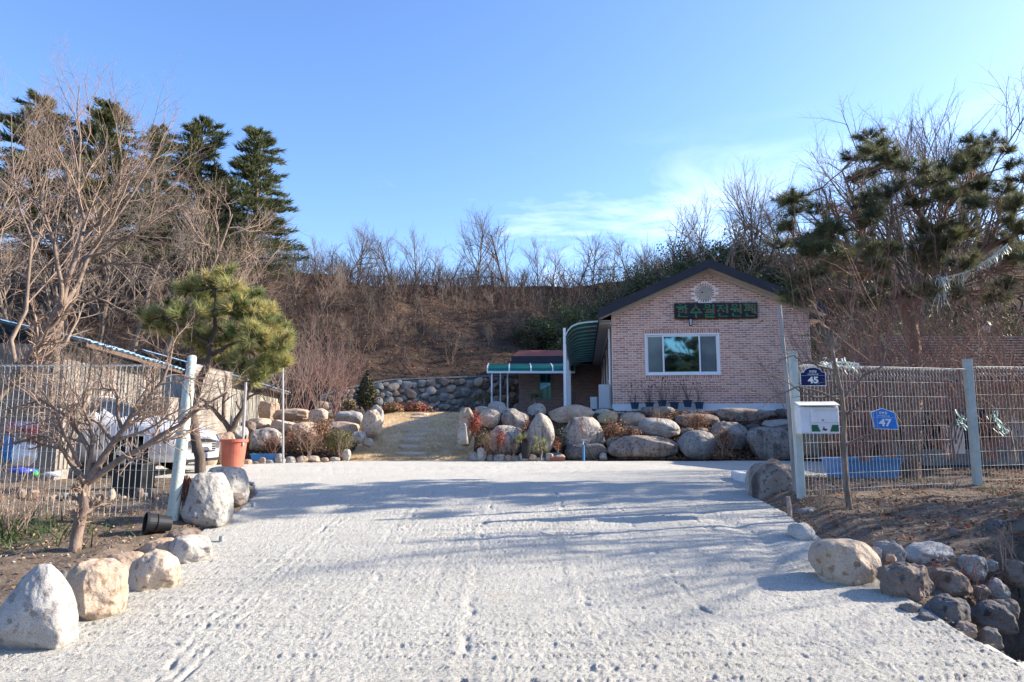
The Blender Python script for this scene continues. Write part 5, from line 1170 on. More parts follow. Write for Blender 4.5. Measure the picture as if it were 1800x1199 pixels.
for i, (x, y, mt, l) in enumerate([(36, 826, M('bottle_blue', (.06, .10, .55), rough=.15), 'blue plastic bottle lying behind the left fence'), (50, 828, MATS['bottle_blue'], 'violet blue bottle next to the green one on the ground'),
                           (62, 832, M('bottle_green', (.05, .40, .08), rough=.15), 'bright green bottle lying behind the left fence'), (88, 834, M('bottle_clear', (.5, .5, .58), rough=.1), 'clear plastic bottle lying right of the green one')]):
    c = P(x, y, 9.2); bb = MB(); bb.lathe([(.0, -.12), (.036, -.12), (.036, .04), (.014, .09), (.014, .12)], (0, 0, 0), 12, axis='x'); o = bb.build('bottle', mt, None, world=False, smooth=True); o.location = tuple(c); o.rotation_euler = (0, 0, i*1.1); tag(o, l, 'bottle')

# ================================================================ CAR
CX, CY, CZg = -8.1, 12.95, .77
car = thing('parked_car', 'silver white saloon car parked behind the left fence facing right', 'car', (CX, CY, CZg))
m_car = M('car_paint', (.60, .62, .68), rough=.28, metal=.15, spec=.6); m_cg = M('car_glass', (.02, .03, .055), rough=.05, spec=.8); m_tyre = M('tyre', (.02, .02, .02), rough=.85); m_rim = M('alloy', (.60, .61, .63), rough=.3, metal=.6)
st = np.array([[-2.30, .80, .72, .80, .66], [-2.22, .90, .86, .98, .70], [-1.8, .98, .93, 1.06, .70], [-1.55, 1, .95, 1.12, .68], [-1.0, 1, .95, 1.37, .60], [-.3, 1, .94, 1.45, .58], [.35, 1, .92, 1.42, .59], [.8, 1, .91, 1.20, .66], [1.15, 1, .90, .99, .74], [1.6, .99, .87, .94, .72], [2.0, .96, .80, .86, .66], [2.22, .88, .68, .74, .58], [2.32, .78, .55, .60, .5]])
xx = np.concatenate([np.linspace(-2.3, 2.32, 58)]); tb = np.stack([np.interp(xx, st[:, 0], st[:, k]) for k in range(5)], 1)
for k in range(1, 5):     # soften the table
    c_ = tb[:, k].copy(); c_[1:-1] = .25*tb[:-2, k]+.5*tb[1:-1, k]+.25*tb[2:, k]; tb[:, k] = c_
S = []
for x, w_, be, tpp, gw in tb:
    h = .92*w_; lo = .20+.03*(abs(x) > 2.1)
    prof_ = [(0, lo), (h*.86, lo), (h*.97, .34), (h, .52), (h*.995, .66), (h*.965, be-.04), (h*.93, be), (min(gw, h*.95)+.55*(h*.9-min(gw, h*.95)), be+.5*(tpp-be)-.0), (min(gw, h*.95), max(tpp-.06, be+.005)), (min(gw, h*.95)*.75, max(tpp-.012, be+.012)), (0, tpp+.015)]
    S.append([(x, -y, z_) for y, z_ in prof_]+[(x, y, z_) for y, z_ in prof_[::-1][1:-1]])
S = np.array(S); n_s, m_s = S.shape[:2]; fs = []; body = []; glass = []
for i in range(n_s-1):
    for k in range(m_s):
        f = (i*m_s+k, (i+1)*m_s+k, (i+1)*m_s+(k+1) % m_s, i*m_s+(k+1) % m_s); xm = (xx[i]+xx[i+1])/2; kk = min(k, m_s-1-k)
        isg = kk in (6, 7) and -1.25 < xm < .75 and not -.12 < xm < -.02
        isw = kk in (8, 9) and (.48 < xm < 1.08 or -1.6 < xm < -1.08)
        wheel = kk in (1, 2, 3) and (abs(xm-1.40) < .36-.02*kk or abs(xm+1.35) < .36-.02*kk)
        if wheel: continue
        (glass if (isg or isw) else body).append(f)
body.append(tuple(range(m_s))[::-1]); body.append(tuple((n_s-1)*m_s+k for k in range(m_s)))
me = rawmesh('body', S.reshape(-1, 3), body, m_car, smooth=True); link('body', me, car)
Sg = S.copy(); Sg[..., 1] *= 1.0; me = rawmesh('window', Sg.reshape(-1, 3), glass, m_cg, smooth=True); link('window', me, car)
for sx, sy, nm in ((1.40, -1, 'w'), (-1.35, -1, 'w'), (1.40, 1, 'w'), (-1.35, 1, 'w')):
    wt0 = MB(); wt0.lathe([(.20, -.10), (.30, -.11), (.325, -.07), (.325, .07), (.30, .11), (.2, .1)], (sx, sy*.80, .325), 28, axis='y'); wh = wt0.build('wheel', m_tyre, car, world=False)
    r_ = MB(); r_.lathe([(.215, -.085), (.215, -.11), (.20, -.112), (.195, -.085)], (sx, sy*.80, .325) if sy < 0 else (sx, sy*.80+.19, .325), 28, axis='y')
    for q in range(5):
        a = q*2*math.pi/5+.3; yy0 = sy*.80-.105*(1 if sy < 0 else -1); dx_, dz_ = math.cos(a), math.sin(a); px_, pz_ = -dz_, dx_
        V = [(sx+dx_*r0+px_*s0, yy0+dy0, .325+dz_*r0+pz_*s0) for dy0 in (0, .03) for r0, s0 in ((.03, -.028), (.03, .028), (.20, .05), (.20, -.05))]
        r_.add(V, [(0, 1, 2, 3), (7, 6, 5, 4), (0, 4, 5, 1), (1, 5, 6, 2), (2, 6, 7, 3), (3, 7, 4, 0)])
    r_.lathe([(.05, -.118), (.05, -.08)], (sx, sy*.80 if sy < 0 else sy*.80+.2, .325), 12, axis='y'); r_.build('rim', m_rim, wh, world=False)
    ar = MB(); ar.b2((sx-.38, sy*.55-.02, .2), (sx+.38, sy*.55+.02, .75)); ar.build('wheel_arch', m_tyre, car, world=False)
for sy in (-1, 1):
    b = MB(); V = [(1.92, sy*.83, .66), (2.20, sy*.72, .60), (2.315, sy*.50, .58), (2.27, sy*.50, .68), (2.12, sy*.66, .71), (1.88, sy*.84, .755)]
    V = [(x+.012, y*1.035, z_) for x, y, z_ in V]; b.add(V+[(x-.06, y*.93, z_) for x, y, z_ in V], [(0, 1, 2, 3, 4, 5)]+[(i, 6+i, 6+(i+1) % 6, (i+1) % 6) for i in range(6)])
    b.build('headlight', M('lamp_glass', (.62, .66, .72), rough=.12, spec=.8), car, world=False)
    b = MB(); b.box((.85, sy*1.02, 1.0), (.10, .20, .14)); b.build('mirror', m_car, car, world=False, bevel=.03)
    b = MB(); b.b2((-.35, sy*.922-.012, .80), (-.18, sy*.922+.012, .83)); b.b2((.45, sy*.922-.012, .79), (.62, sy*.922+.012, .82)); b.build('door_handle', m_rim, car, world=False)
b = MB(); b.b2((2.30, -.48, .36), (2.335, .48, .575)); gr = b.build('grille', m_tyre, car, world=False)
b = MB(); [b.b2((2.336, -.47, .385+i*.045), (2.345, .47, .40+i*.045)) for i in range(4)]; struct(b.build('grille_bar', m_rim, gr, world=False), 'stuff')
b = MB(); b.b2((2.347, -.26, .40), (2.356, .26, .51)); b.build('licence_plate', m_wh, car, world=False)
b = MB(); b.b2((2.25, -.75, .19), (2.33, .75, .245)); b.build('bumper_lip', m_tyre, car, world=False)

# ================================================================ NEIGHBOUR HOUSE AT THE RIGHT
nx0, ny0 = 8.75, 15.2; nb_ = thing('neighbour_house', 'low timber and plaster house with a dark roof behind the right fence', 'house', (nx0, ny0, .95))
m_nw = M('orange_timber', (.22, .09, .045), (.32, .145, .075), 4, .85, stretch=(1, 1, 4)); m_np = M('tan_plaster', (.36, .26, .17), (.44, .33, .23), 3, .9); m_nr = M('dark_tiles', (.022, .023, .032), (.035, .036, .048), 9, .95, spec=.1)
b = MB(); b.b2((0, 0, -.3), (9, .15, 1.78)); b.b2((0, .15, -.3), (.15, 4, 1.78)); b.b2((8.85, .15, -.3), (9, 4, 1.78)); b.build('wall', MATS['stained_cement'], nb_, world=False)
for k in range(6): b = MB(); b.b2((.05+k*.24, -.03, .55), (.05+(k+1)*.24-.015, -.002, 1.70)); b.build('timber_board', m_nw, nb_, world=False)
for k in range(4): b = MB(); b.b2((1.5+k*1.25, -.05, .35), (1.5+(k+1)*1.25-.06, -.01, 1.66)); b.build('plaster_panel', m_np, nb_, world=False, bevel=.006)
for k in range(5): b = MB(); b.b2((1.42+k*1.25, -.09, -.3), (1.51+k*1.25, -.055, 1.75)); b.build('wall_post', M('shed_timber'  , (.12, .08, .06)), nb_, world=False)
b = MB(); V = [(-.7, -.8, 1.72), (9.7, -.8, 1.72), (9.7, 2.0, 2.95), (.9, 2.0, 2.95), (9.7, 4.8, 1.72), (-.7, 4.8, 1.72)]
b.add(V+[(v[0], v[1], v[2]-.12) for v in V], [(0, 1, 2, 3), (3, 2, 4, 5), (0, 3, 5), (6, 7, 1, 0), (9, 8, 7, 6), (11, 10, 8, 9), (0, 5, 11, 6)]); rfn = b.build('roof', m_nr, nb_, world=False)
for k in range(14):
    b = MB(); t0 = k/14; t1 = (k+1)/14; b.prism([(-.7+1.6*t0, -.8+2.8*t0, 1.735+1.23*t0), (-.7+1.6*t0, -.8+2.8*t0, 1.765+1.23*t0), (-.7+1.6*t0, -.8+2.8*t1, 1.735+1.23*t1)], (10.4-1.6*t0, 0, 0)); b.build('tile_course', m_nr, rfn, world=False)
bfn = thing('board_fence', 'orange brown timber board fence between the brick house and the neighbour', 'fence', (7.35, 16.4, .85))
for k in range(11): b = MB(); b.b2((k*.19, 0, -.2), (k*.19+.175, .025, 1.75)); b.build('board', m_nw, bfn, world=False)
b = MB(); b.b2((-.05, .026, 1.2), (2.1, .07, 1.28)); b.build('rail', m_nw, bfn, world=False)
# things in front of it
clut(1622, 722, 1720, 790, 13.2, MATS['black_plastic'], 'black tarpaulin covered pile behind the right fence', 'covered_pile', 'pile', .8, .08)
clut(1712, 720, 1768, 772, 12.6, M('navy_black', (.012, .014, .022), rough=.6), 'dark navy crate stack seen through the right end of the fence', 'crate', 'crate', .6, .02)
clut(1664, 752, 1694, 798, 11.8, m_wh, 'pale torn plastic sheet standing behind the second mint post', 'plastic_sheet', 'sheet', .04, .01)
clut(1770, 742, 1830, 790, 12.4, M('grey_board', (.22, .23, .27), (.32, .33, .37), 5, .8), 'grey weathered board stack at the right edge behind the fence', 'board_stack', 'boards', .5, .01)
lmp = thing('garden_lamp', 'small white garden lamp on a thin post above the neighbour roof', 'lamp', tuple(P(1735, 640, 14.2)))
a = P(1735, 640, 14.2); c = P(1735, 585, 14.2); b = MB(); b.tube([a-[0, 0, 1.3], c], .02, 6); b.build('post', m_blk, lmp); b = MB(); b.lathe([(.05, 0), (.075, .15)], tuple(c), 8); b.build('lamp_glass', m_wh, lmp); b = MB(); b.lathe([(.10, 0), (.06, .06), (.02, .10)], tuple(c+[0, 0, .15]), 8); b.build('lamp_cap', m_blk, lmp)
b = MB(); a = np.array(hpos(HW+.3, .3, 2.55)); c = P(1830, 512, 15); ts = np.linspace(0, 1, 14)
b.tube([a+(c-a)*t+np.array([0, 0, -.35*4*t*(1-t)*.5]) for t in ts], .009, 4); tag(b.build('power_cable', m_blk, loc=tuple(a)), 'thin black cable sagging from the house eave towards the right', 'cable')

# ================================================================ TREES AND PLANTS
def pxpath(pts, d, dz=None):
    """pts: (px,py[,extra depth])"""
    return np.array([P(p[0], p[1], d+(p[2] if len(p) > 2 else 0)) for p in pts])
def resample(P0, n, rs, wob=.0):
    s = np.concatenate([[0], np.cumsum(np.linalg.norm(np.diff(P0, axis=0), axis=1))]); t = np.linspace(0, s[-1], n)
    Q = np.stack([np.interp(t, s, P0[:, k]) for k in range(3)], 1)
    if wob: Q[1:-1] += rs.normal(0, wob, (n-2, 3))
    return Q, s[-1]
def guided(limbs, d, r0, r1, o, seed, n=9, wob=.012, t0=.25):
    rs = np.random.RandomState(seed); out = []
    for lb in limbs:
        pts, ra, rb = lb; Q, Ln = resample(pxpath(pts, d), n, rs, wob); rad = np.linspace(ra, rb, n)*1.0
        out.append((Q, rad, 0)); kids(out, Q, rad, Ln*o.get('lscale', .8), 0, o, rs, t0)
    return out
# big bare tree, front left
oA = dict(n=[9, 7, 5, 4], wob=[.1, .13, .16, .2], up=[.05, .10, .08, .05], kids=[11, 9, 5, 0], t0=[.25, .2, .25, 0], ang=[.6, .62, .65, .6], ratio=[.60, .55, .5, .5], taper=.3, rmin=.0018)
d1 = 7.9
limbs = [([(-60, 760), (0, 700), (75, 592), (108, 540)], .07, .05), ([(108, 540), (130, 470), (150, 410), (132, 330), (140, 230), (140, 150)], .042, .006), ([(108, 540, 0), (160, 450, .2), (205, 385, .3), (262, 300, .4), (300, 215, .5)], .036, .005),
         ([(30, 655, 0), (22, 590, .2), (55, 500, .3), (45, 400, .3), (20, 290, .4), (20, 200, .4)], .035, .005), ([(0, 700, .1), (-30, 560, .4), (-20, 430, .5), (30, 320, .6), (75, 190, .6)], .035, .005),
         ([(150, 410), (200, 350, -.2), (220, 290, -.3), (205, 190, -.3)], .03, .006), ([(108, 540, 0), (100, 440, -.2), (70, 350, -.3), (90, 240, -.3)], .035, .006), ([(160, 450, .2), (220, 420, .1), (290, 370, .1), (345, 330, .1)], .022, .005)]
limbs = [(a, b_*.8, c_*.8) for a, b_, c_ in limbs]; out = guided(limbs, d1, 0, 0, oA, 5, wob=.02); 
splittree('bare_tree', out, 'largest bare tree at far left with pinkish forked limbs rising above the fence', 'tree', m_bark_pale, m_twig_pale, tuple(P(-60, 800, d1)), cut=0, sides=(8, 3))
# second, finer one behind, arching twigs
oB = dict(n=[9, 7, 5, 4], wob=[.1, .12, .14, .15], up=[.04, .02, -.02, -.03], kids=[12, 9, 6, 0], t0=[.2, .2, .2, 0], ang=[.6, .7, .6, .6], ratio=[.6, .6, .5, .5], taper=.3, rmin=.0028)
d2 = 10.6
limbs = [([(85, 720), (110, 560), (112, 450), (130, 390)], .07, .035), ([(110, 560), (145, 480), (160, 430), (225, 410), (280, 400)], .045, .01), ([(112, 450), (60, 400), (30, 350), (0, 320)], .04, .01), ([(130, 390), (170, 350), (225, 320), (270, 290)], .03, .008), ([(145, 480), (200, 460), (260, 470), (330, 440)], .03, .008), ([(110, 560), (70, 500), (20, 480), (-30, 450)], .035, .01), ([(130, 390), (130, 330), (110, 280)], .03, .008), ([(160, 430), (210, 370, .3), (300, 330, .5)], .03, .008), ([(118, 520), (190, 530, .2), (250, 560, .3)], .03, .006)]
out = guided(limbs, d2, 0, 0, oB, 9, wob=.03)
splittree('bare_tree', out, 'dense brown bare tree with arching twigs, behind the largest one at left', 'tree', m_bark, m_twig_grey, tuple(P(85, 800, d2)), cut=0, sides=(8, 3))
# small tree in front of the left fence
oC = dict(n=[9, 6, 4, 3], wob=[.12, .16, .2, .2], up=[.03, .06, .05, .0], kids=[12, 9, 4, 0], t0=[.2, .2, .3, 0], ang=[.7, .75, .7, .6], ratio=[.5, .5, .5, .5], taper=.3, rmin=.0014, lscale=.85)
d3 = 6.55; c3_ = G(132, 968); d3 = c3_[1]
limbs = [([(131, 972), (138, 930), (150, 880), (150, 852)], .050, .046), ([(152, 850), (185, 795), (240, 722), (285, 665), (305, 600)], .034, .008), ([(155, 848), (200, 812), (290, 762), (345, 720), (400, 690)], .032, .007), ([(148, 850), (112, 785), (70, 765), (20, 780)], .028, .007),
         ([(150, 850), (160, 790), (120, 735), (80, 700), (10, 720)], .026, .006), ([(150, 850), (165, 780), (150, 700), (160, 640)], .02, .005), ([(213, 752), (208, 690), (180, 680), (178, 630)], .018, .005), ([(200, 775), (150, 720, .2), (110, 660, .3)], .018, .004), ([(140, 820), (90, 720, -.2), (40, 680, -.3)], .018, .004)]
out = guided(limbs, d3, 0, 0, oC, 21, wob=.012)
splittree('small_bare_tree', out, 'small bare tree with a crooked trunk standing in the bed before the left fence', 'tree', m_bark_pale, m_twig_pale, tuple(c3_), cut=0, sides=(10, 4))
# V-shaped brown tree by the rock garden
d4 = 16.5; limbs = [([(405, 758), (395, 740), (372, 718), (352, 700)], .07, .03), ([(405, 758), (422, 732), (432, 700), (445, 672)], .075, .035), ([(392, 738), (393, 700), (398, 660)], .05, .025), ([(432, 700), (460, 690), (490, 672)], .03, .01), ([(372, 718), (345, 712), (318, 705)], .025, .008)]
oD = dict(n=[7, 5, 4], wob=[.1, .15, .2], up=[.05, .08, .05], kids=[5, 5, 0], t0=[.3, .25, 0], ang=[.7, .7, .6], ratio=[.6, .5, .5], taper=.3, rmin=.004)
out = guided(limbs, d4, 0, 0, oD, 25); splittree('small_bare_tree', out, 'dark brown forked tree rising behind the terracotta tub', 'tree', m_bark_dark, m_twig_dark, tuple(P(405, 762, d4)), cut=0)
# slender tree before the right fence
d5 = G(1494, 893)[1]; limbs = [([(1494, 896), (1486, 840), (1487, 770), (1482, 700), (1465, 640), (1462, 580)], .036, .018), ([(1482, 702), (1510, 672), (1552, 640), (1556, 610), (1548, 590)], .02, .005), ([(1472, 655), (1440, 640), (1395, 628), (1345, 640)], .014, .004), ([(1484, 715), (1450, 690), (1400, 680), (1345, 700), (1310, 690)], .014, .004),
         ([(1463, 600), (1440, 560), (1425, 530)], .014, .004), ([(1465, 620), (1490, 580), (1500, 545)], .014, .004), ([(1478, 690), (1430, 700), (1360, 660), (1290, 650)], .010, .003), ([(1463, 610), (1420, 590), (1370, 590)], .012, .003), ([(1486, 740), (1520, 700), (1580, 690)], .012, .004)]
oE = dict(n=[9, 6, 4, 3], wob=[.12, .16, .2, .2], up=[.03, .04, .03, .0], kids=[5, 4, 3, 0], t0=[.3, .25, .3, 0], ang=[.7, .75, .7, .6], ratio=[.45, .5, .5, .5], taper=.3, rmin=.0016, lscale=.6)
out = guided(limbs, d5, 0, 0, oE, 31, wob=.015); splittree('slender_tree', out, 'slender grey tree growing in front of the right mesh fence', 'tree', m_bark, m_twig_grey, tuple(P(1494, 893, d5)), cut=0, sides=(8, 3))

# ---- pines
def needles(name, tips, dirs, mats, parent, ln=.13, wd=.004, n=42, spread=1.0, seed=1, drop=.0):
    rs = np.random.RandomState(seed); K = len(tips); T_ = np.repeat(np.array(tips), n, 0); D = np.repeat(np.array(dirs), n, 0)
    R = rs.normal(0, 1, T_.shape); R /= np.linalg.norm(R, axis=1)[:, None]; v = D*1.0+R*spread; v[:, 2] -= drop; v /= np.linalg.norm(v, axis=1)[:, None]
    s = np.cross(v, rs.normal(0, 1, T_.shape)); s /= np.linalg.norm(s, axis=1)[:, None]; base = T_-D*(rs.rand(len(T_))[:, None]*.09)
    L_ = ln*(.6+.6*rs.rand(len(T_)))[:, None]; V = np.stack([base-s*wd, base+s*wd, base+v*L_], 1)
    V = V.reshape(-1, 3)-np.array(wloc(parent)); mi = np.repeat(rs.randint(0, len(mats), K), n)
    o = link(name, rawmesh(name, V, [np.arange(len(V)).reshape(-1, 3)], mats, mi), parent); struct(o, 'stuff'); return o
m_nd = [M('needle_a', (.44, .42, .17), rough=.6, trans=.3), M('needle_b', (.33, .34, .13), rough=.6, trans=.3), M('needle_c', (.52, .45, .19), rough=.7, trans=.3), M('needle_d', (.13, .175, .06), rough=.6, trans=.25)]
m_nr_ = [M('needle_e', (.13, .135, .06), rough=.6, trans=.3), M('needle_f', (.175, .175, .085), rough=.6, trans=.3), M('needle_g', (.06, .078, .04), rough=.6, trans=.2)]
def pine(name, label, limbs, clumps, d, base, bark, nmats, ln, wd, n, seed, per, oo=None, spread=.9, twr=.012):
    rs = np.random.RandomState(seed); t = thing(name, label, 'pine tree', base); polys = []; nodes = []
    for pts, ra, rb in limbs:
        Q, Ln = resample(pxpath(pts, d), 9, rs, .01); polys.append((Q, np.linspace(ra, rb, 9))); nodes += list(Q[3:])
    tubeobj('trunk', polys, bark, t, 8); nodes = np.array(nodes); tips = []; dirs = []; tw = []
    for cx, cy, rx, ry, dd in clumps:
        c = P(cx, cy, d+dd); RX = rx/1200*d; RZ = ry/1200*d; k = max(3, int(per*rx*ry/1000)); anchor = nodes[np.argmin(np.linalg.norm(nodes-c, axis=1))]
        hub = c-np.array([0, 0, RZ*.3]); Q, _ = resample(np.array([anchor, (anchor+hub)/2+rs.normal(0, .05, 3), hub]), 5, rs, .01); tw.append((Q, np.linspace(twr*1.6, twr, 5)))
        for i in range(k):
            v = rs.normal(0, 1, 3); v /= np.linalg.norm(v); rr = rs.rand()**.4; v[2] = v[2]*.8+.15; p = c+v*np.array([RX, RX*.9, RZ])*rr
            st_ = hub+(p-hub)*.35*rs.rand(); dv = nrm(p-st_+np.array([0, 0, .10*RX])); tips.append(p); dirs.append(dv)
            mid = (st_+p)/2+rs.normal(0, .03, 3); tw.append((np.array([st_, mid, p]), np.array([twr*.6, twr*.45, twr*.3])))
    if oo:
        for pts, ra, rb in limbs[1:]:
            Q, Ln = resample(pxpath(pts, d), 9, rs, .01); ex = []; kids(ex, Q, np.linspace(ra, rb, 9), Ln, 0, oo, rs, .2); tw += [(p, r) for p, r, l in ex]
    tubeobj('branches', tw, bark, t, 4); needles('needles', tips, dirs, nmats, t, ln, wd, n, spread, seed); return t
dp = 10.4
limbs = [([(352, 832), (346, 770), (336, 720), (348, 670), (366, 640), (372, 610)], .085, .05), ([(366, 640), (375, 590), (380, 540), (378, 505)], .045, .015), ([(370, 625), (420, 600), (455, 590)], .035, .012), ([(372, 610), (330, 580), (290, 560)], .03, .012), ([(380, 545), (420, 555), (470, 565)], .025, .01), ([(366, 640), (400, 650), (450, 640)], .025, .01)]
clumps = [(330, 505, 26, 22, 0), (372, 500, 34, 26, .1), (405, 505, 22, 20, -.1), (300, 550, 34, 22, 0), (280, 572, 26, 20, .1), (335, 560, 36, 28, -.3), (375, 545, 36, 28, .2), (420, 545, 38, 26, -.1), (460, 555, 34, 26, .1), (485, 580, 28, 28, 0), (440, 590, 40, 30, -.3), (395, 590, 36, 26, .3), (350, 598, 36, 22, .2), (310, 585, 34, 18, .3), (470, 620, 34, 28, .2), (430, 640, 40, 26, -.1), (470, 650, 28, 22, 0), (400, 640, 26, 22, .2), (445, 668, 36, 14, .1), (355, 525, 30, 20, .3), (262, 560, 22, 16, 0), (385, 615, 34, 18, .3), (490, 600, 26, 26, -.2), (500, 640, 18, 20, .1), (440, 520, 30, 18, .2), (400, 480, 22, 14, .1)]
pine('pine_tree', 'rounded yellow green pine with a curved trunk behind the left gate post', limbs, clumps, dp, tuple(P(352, 832, dp)), m_bark_dark, m_nd, .175, .0050, 80, 3, 26)
for (x0, y0, x1, y1, dd, l) in ((432, 672, 427, 774, 12.9, 'leaning grey support pole standing in the terracotta tub'), (497, 645, 498, 806, 15.9, 'upright grey support pole in the rock garden right of the pine')):
    a = P(x1, y1, dd); c = P(x0, y0, dd); b = MB(); b.tube([a-[0, 0, .1], c], .026, 8); tag(b.build('support_pole', M('pole_grey', (.36, .35, .35), rough=.6), loc=tuple(a)), l, 'pole')
dr_ = 11.5
limbs = [([(1602, 850), (1604, 740), (1608, 640), (1606, 590), (1594, 545), (1588, 520)], .20, .15), ([(1588, 520), (1565, 480), (1530, 462), (1490, 430), (1440, 415), (1395, 420)], .11, .03), ([(1594, 540), (1640, 505), (1690, 470), (1745, 430), (1800, 405), (1850, 400)], .11, .03), ([(1645, 500), (1650, 450), (1655, 400), (1672, 350)], .08, .025), ([(1530, 462), (1520, 410), (1500, 350), (1480, 300)], .07, .02), ([(1490, 430), (1470, 380), (1445, 330)], .05, .015), ([(1655, 420), (1610, 370), (1590, 310), (1570, 260)], .06, .015), ([(1672, 360), (1710, 310), (1730, 260)], .05, .015), ([(1560, 478), (1500, 475), (1440, 470), (1400, 455)], .05, .015), ([(1690, 470), (1740, 480), (1800, 470)], .045, .015), ([(1588, 520), (1540, 525), (1480, 510), (1430, 520)], .05, .012), ([(1640, 505), (1700, 520), (1770, 520)], .05, .012), ([(1745, 430), (1760, 370), (1780, 320)], .05, .015)]
rs = np.random.RandomState(14); clumps = []
for (cx, cy, rx, ry, k) in ((1500, 290, 60, 45, 9), (1570, 260, 60, 35, 8), (1680, 290, 70, 50, 11), (1740, 270, 40, 40, 6), (1440, 370, 70, 40, 9), (1520, 370, 60, 45, 8), (1620, 350, 70, 45, 9), (1720, 360, 80, 55, 13), (1780, 330, 45, 45, 6), (1410, 430, 45, 28, 7), (1470, 450, 70, 35, 9), (1600, 430, 90, 40, 9), (1700, 430, 80, 40, 10), (1780, 430, 60, 45, 9), (1450, 510, 70, 25, 8), (1540, 520, 60, 22, 6), (1680, 510, 80, 25, 8), (1780, 500, 60, 30, 7), (1830, 420, 40, 50, 6)):
    for i in range(int(k*.8)): clumps.append((cx+rs.uniform(-1, 1)*rx, cy+rs.uniform(-1, 1)*ry, 17+rs.rand()*16, 11+rs.rand()*9, rs.normal(0, .75)))
limbs = [(a, b_*.72, c_*.72) for a, b_, c_ in limbs]
pr_ = pine('pine_tree', 'big spreading dark pine with a reddish trunk behind the right fence', limbs, clumps, dr_, tuple(P(1606, 720, dr_)), m_bark_red, m_nr_, .15, .0034, 80, 8, 40, oo=dict(n=[9, 6, 4, 3], wob=[.12, .16, .2, .2], up=[.03, .08, .05, .0], kids=[9, 6, 4, 0], t0=[.2, .2, .3, 0], ang=[.7, .7, .7, .6], ratio=[.55, .5, .5, .5], taper=.3, rmin=.003), twr=.009, spread=1.15)
# shredded plastic hanging in the pine
def shreds(pts, d, label, mat, n, ln, seed):
    rs = np.random.RandomState(seed); Q, _ = resample(pxpath(pts, d), n, rs, .0); b = MB()
    for i in range(n):
        p = Q[i]+rs.normal(0, .03, 3); a = np.array([rs.normal(0, .4), rs.normal(0, .2), -1]); a = nrm(a)*ln*(.4+rs.rand()); w_ = .012; m = p+a*.5+rs.normal(0, .03, 3); e = p+a
        b.add([p-[w_, 0, 0], p+[w_, .004, 0], m+[w_*.8, .01, 0], m-[w_*.8, 0, 0], e], [(0, 1, 2, 3), (3, 2, 4)])
    for i in range(n-1): b.add([Q[i]+[0, 0, .012], Q[i+1]+[0, 0, .012], Q[i+1]-[0, 0, .012], Q[i]-[0, 0, .012]], [(0, 1, 2, 3)])
    o = b.build('plastic_shreds', mat, loc=tuple(Q[0])); struct(o, 'stuff'); return tag(o, label, 'plastic sheet')
m_shr = M('shred_white', (.58, .66, .62), rough=.5, trans=.3); m_shg = M('shred_mint', (.40, .60, .52), rough=.5, trans=.2)
shreds([(1655, 490), (1700, 478), (1740, 455), (1772, 428)], 10.6, 'torn whitish plastic trailing along a limb of the right pine', m_shr, 60, .16, 1)
shreds([(1648, 482), (1660, 500), (1655, 515)], 10.4, 'bunch of torn plastic hanging from the fork of the right pine', m_shr, 26, .28, 2)
shreds([(1744, 722), (1752, 740), (1765, 758)], 9.4, 'pale green plastic string knotted on the mesh right of the second mint post', m_shg, 26, .10, 3)
shreds([(1690, 728), (1692, 745)], 9.1, 'pale green plastic string beside the second mint post', m_shg, 14, .07, 4)
shreds([(1445, 640), (1480, 636), (1510, 640)], 8.6, 'frayed white twine wound over the mesh behind the slender tree', m_shr, 30, .10, 5)
# potted and garden evergreens
def leafball(name, label, px0, py0, px1, py1, d, mats, n, ls, cone=0, cat='shrub', seed=1, stem=True, dens=.35, dpt=1, fuzz=.1):
    rs = np.random.RandomState(seed); a = P(px0, py1, d); c = P(px1, py0, d); RX = (c[0]-a[0])/2; RZ = (c[2]-a[2])/2; ctr = np.array([(a[0]+c[0])/2, d+RX*.6, (a[2]+c[2])/2])
    base = (ctr[0], ctr[1], a[2]-RZ*.25 if stem else a[2]); t = thing(name, label, cat, base)
    v = rs.normal(0, 1, (n, 3)); v /= np.linalg.norm(v, axis=1)[:, None]; r = rs.rand(n)**dens*(1+fuzz*rs.normal(0, 1, n))
    lump = 1+.16*fbm(v[:, 0]*2.2, v[:, 1]*2.2, v[:, 2]*2.2, seed+3, 2); p = v*(r*lump)[:, None]*np.array([RX, RX*dpt, RZ])
    if cone: f = np.clip((1-(p[:, 2]/RZ))/2, .04, 1)**.8*1.25; p[:, :2] *= f[:, None]
    A = rs.normal(0, 1, (n, 3)); A /= np.linalg.norm(A, axis=1)[:, None]; B = np.cross(A, v); B /= np.linalg.norm(B, axis=1)[:, None]+1e-9; s = ls*(.6+.7*rs.rand(n))[:, None]; q = p+ctr-np.array(base)
    V = np.stack([q-A*s, q+B*s*.5, q+A*s, q-B*s*.5], 1).reshape(-1, 3)
    o = link('foliage', rawmesh('foliage', V, [np.arange(4*n).reshape(-1, 4)], mats, rs.randint(0, len(mats), n)), t); struct(o, 'stuff')
    st_ = []; 
    for k in range(9):
        e = ctr-np.array(base)+v[k]*np.array([RX, RX, RZ])*.8; st_.append((np.array([[0, 0, -.05], [e[0]*.3, e[1]*.3, max(e[2]*.5, .02)], e]), np.array([.018, .012, .004])*max(.6, min(RX*3, 2.2))))
    tubeobj('stems', st_, m_bark, t, 4, world=False); return t
mg = [M('box_leaf', (.10, .11, .035), rough=.6, trans=.15), M('box_leaf_dry', (.20, .155, .05), rough=.6, trans=.15), M('box_leaf_dark', (.05, .065, .025), rough=.6)]
mgd = [M('conifer_dark', (.020, .030, .016), rough=.7), M('conifer_mid', (.035, .045, .02), rough=.7), M('conifer_brown', (.10, .07, .025), rough=.7)]
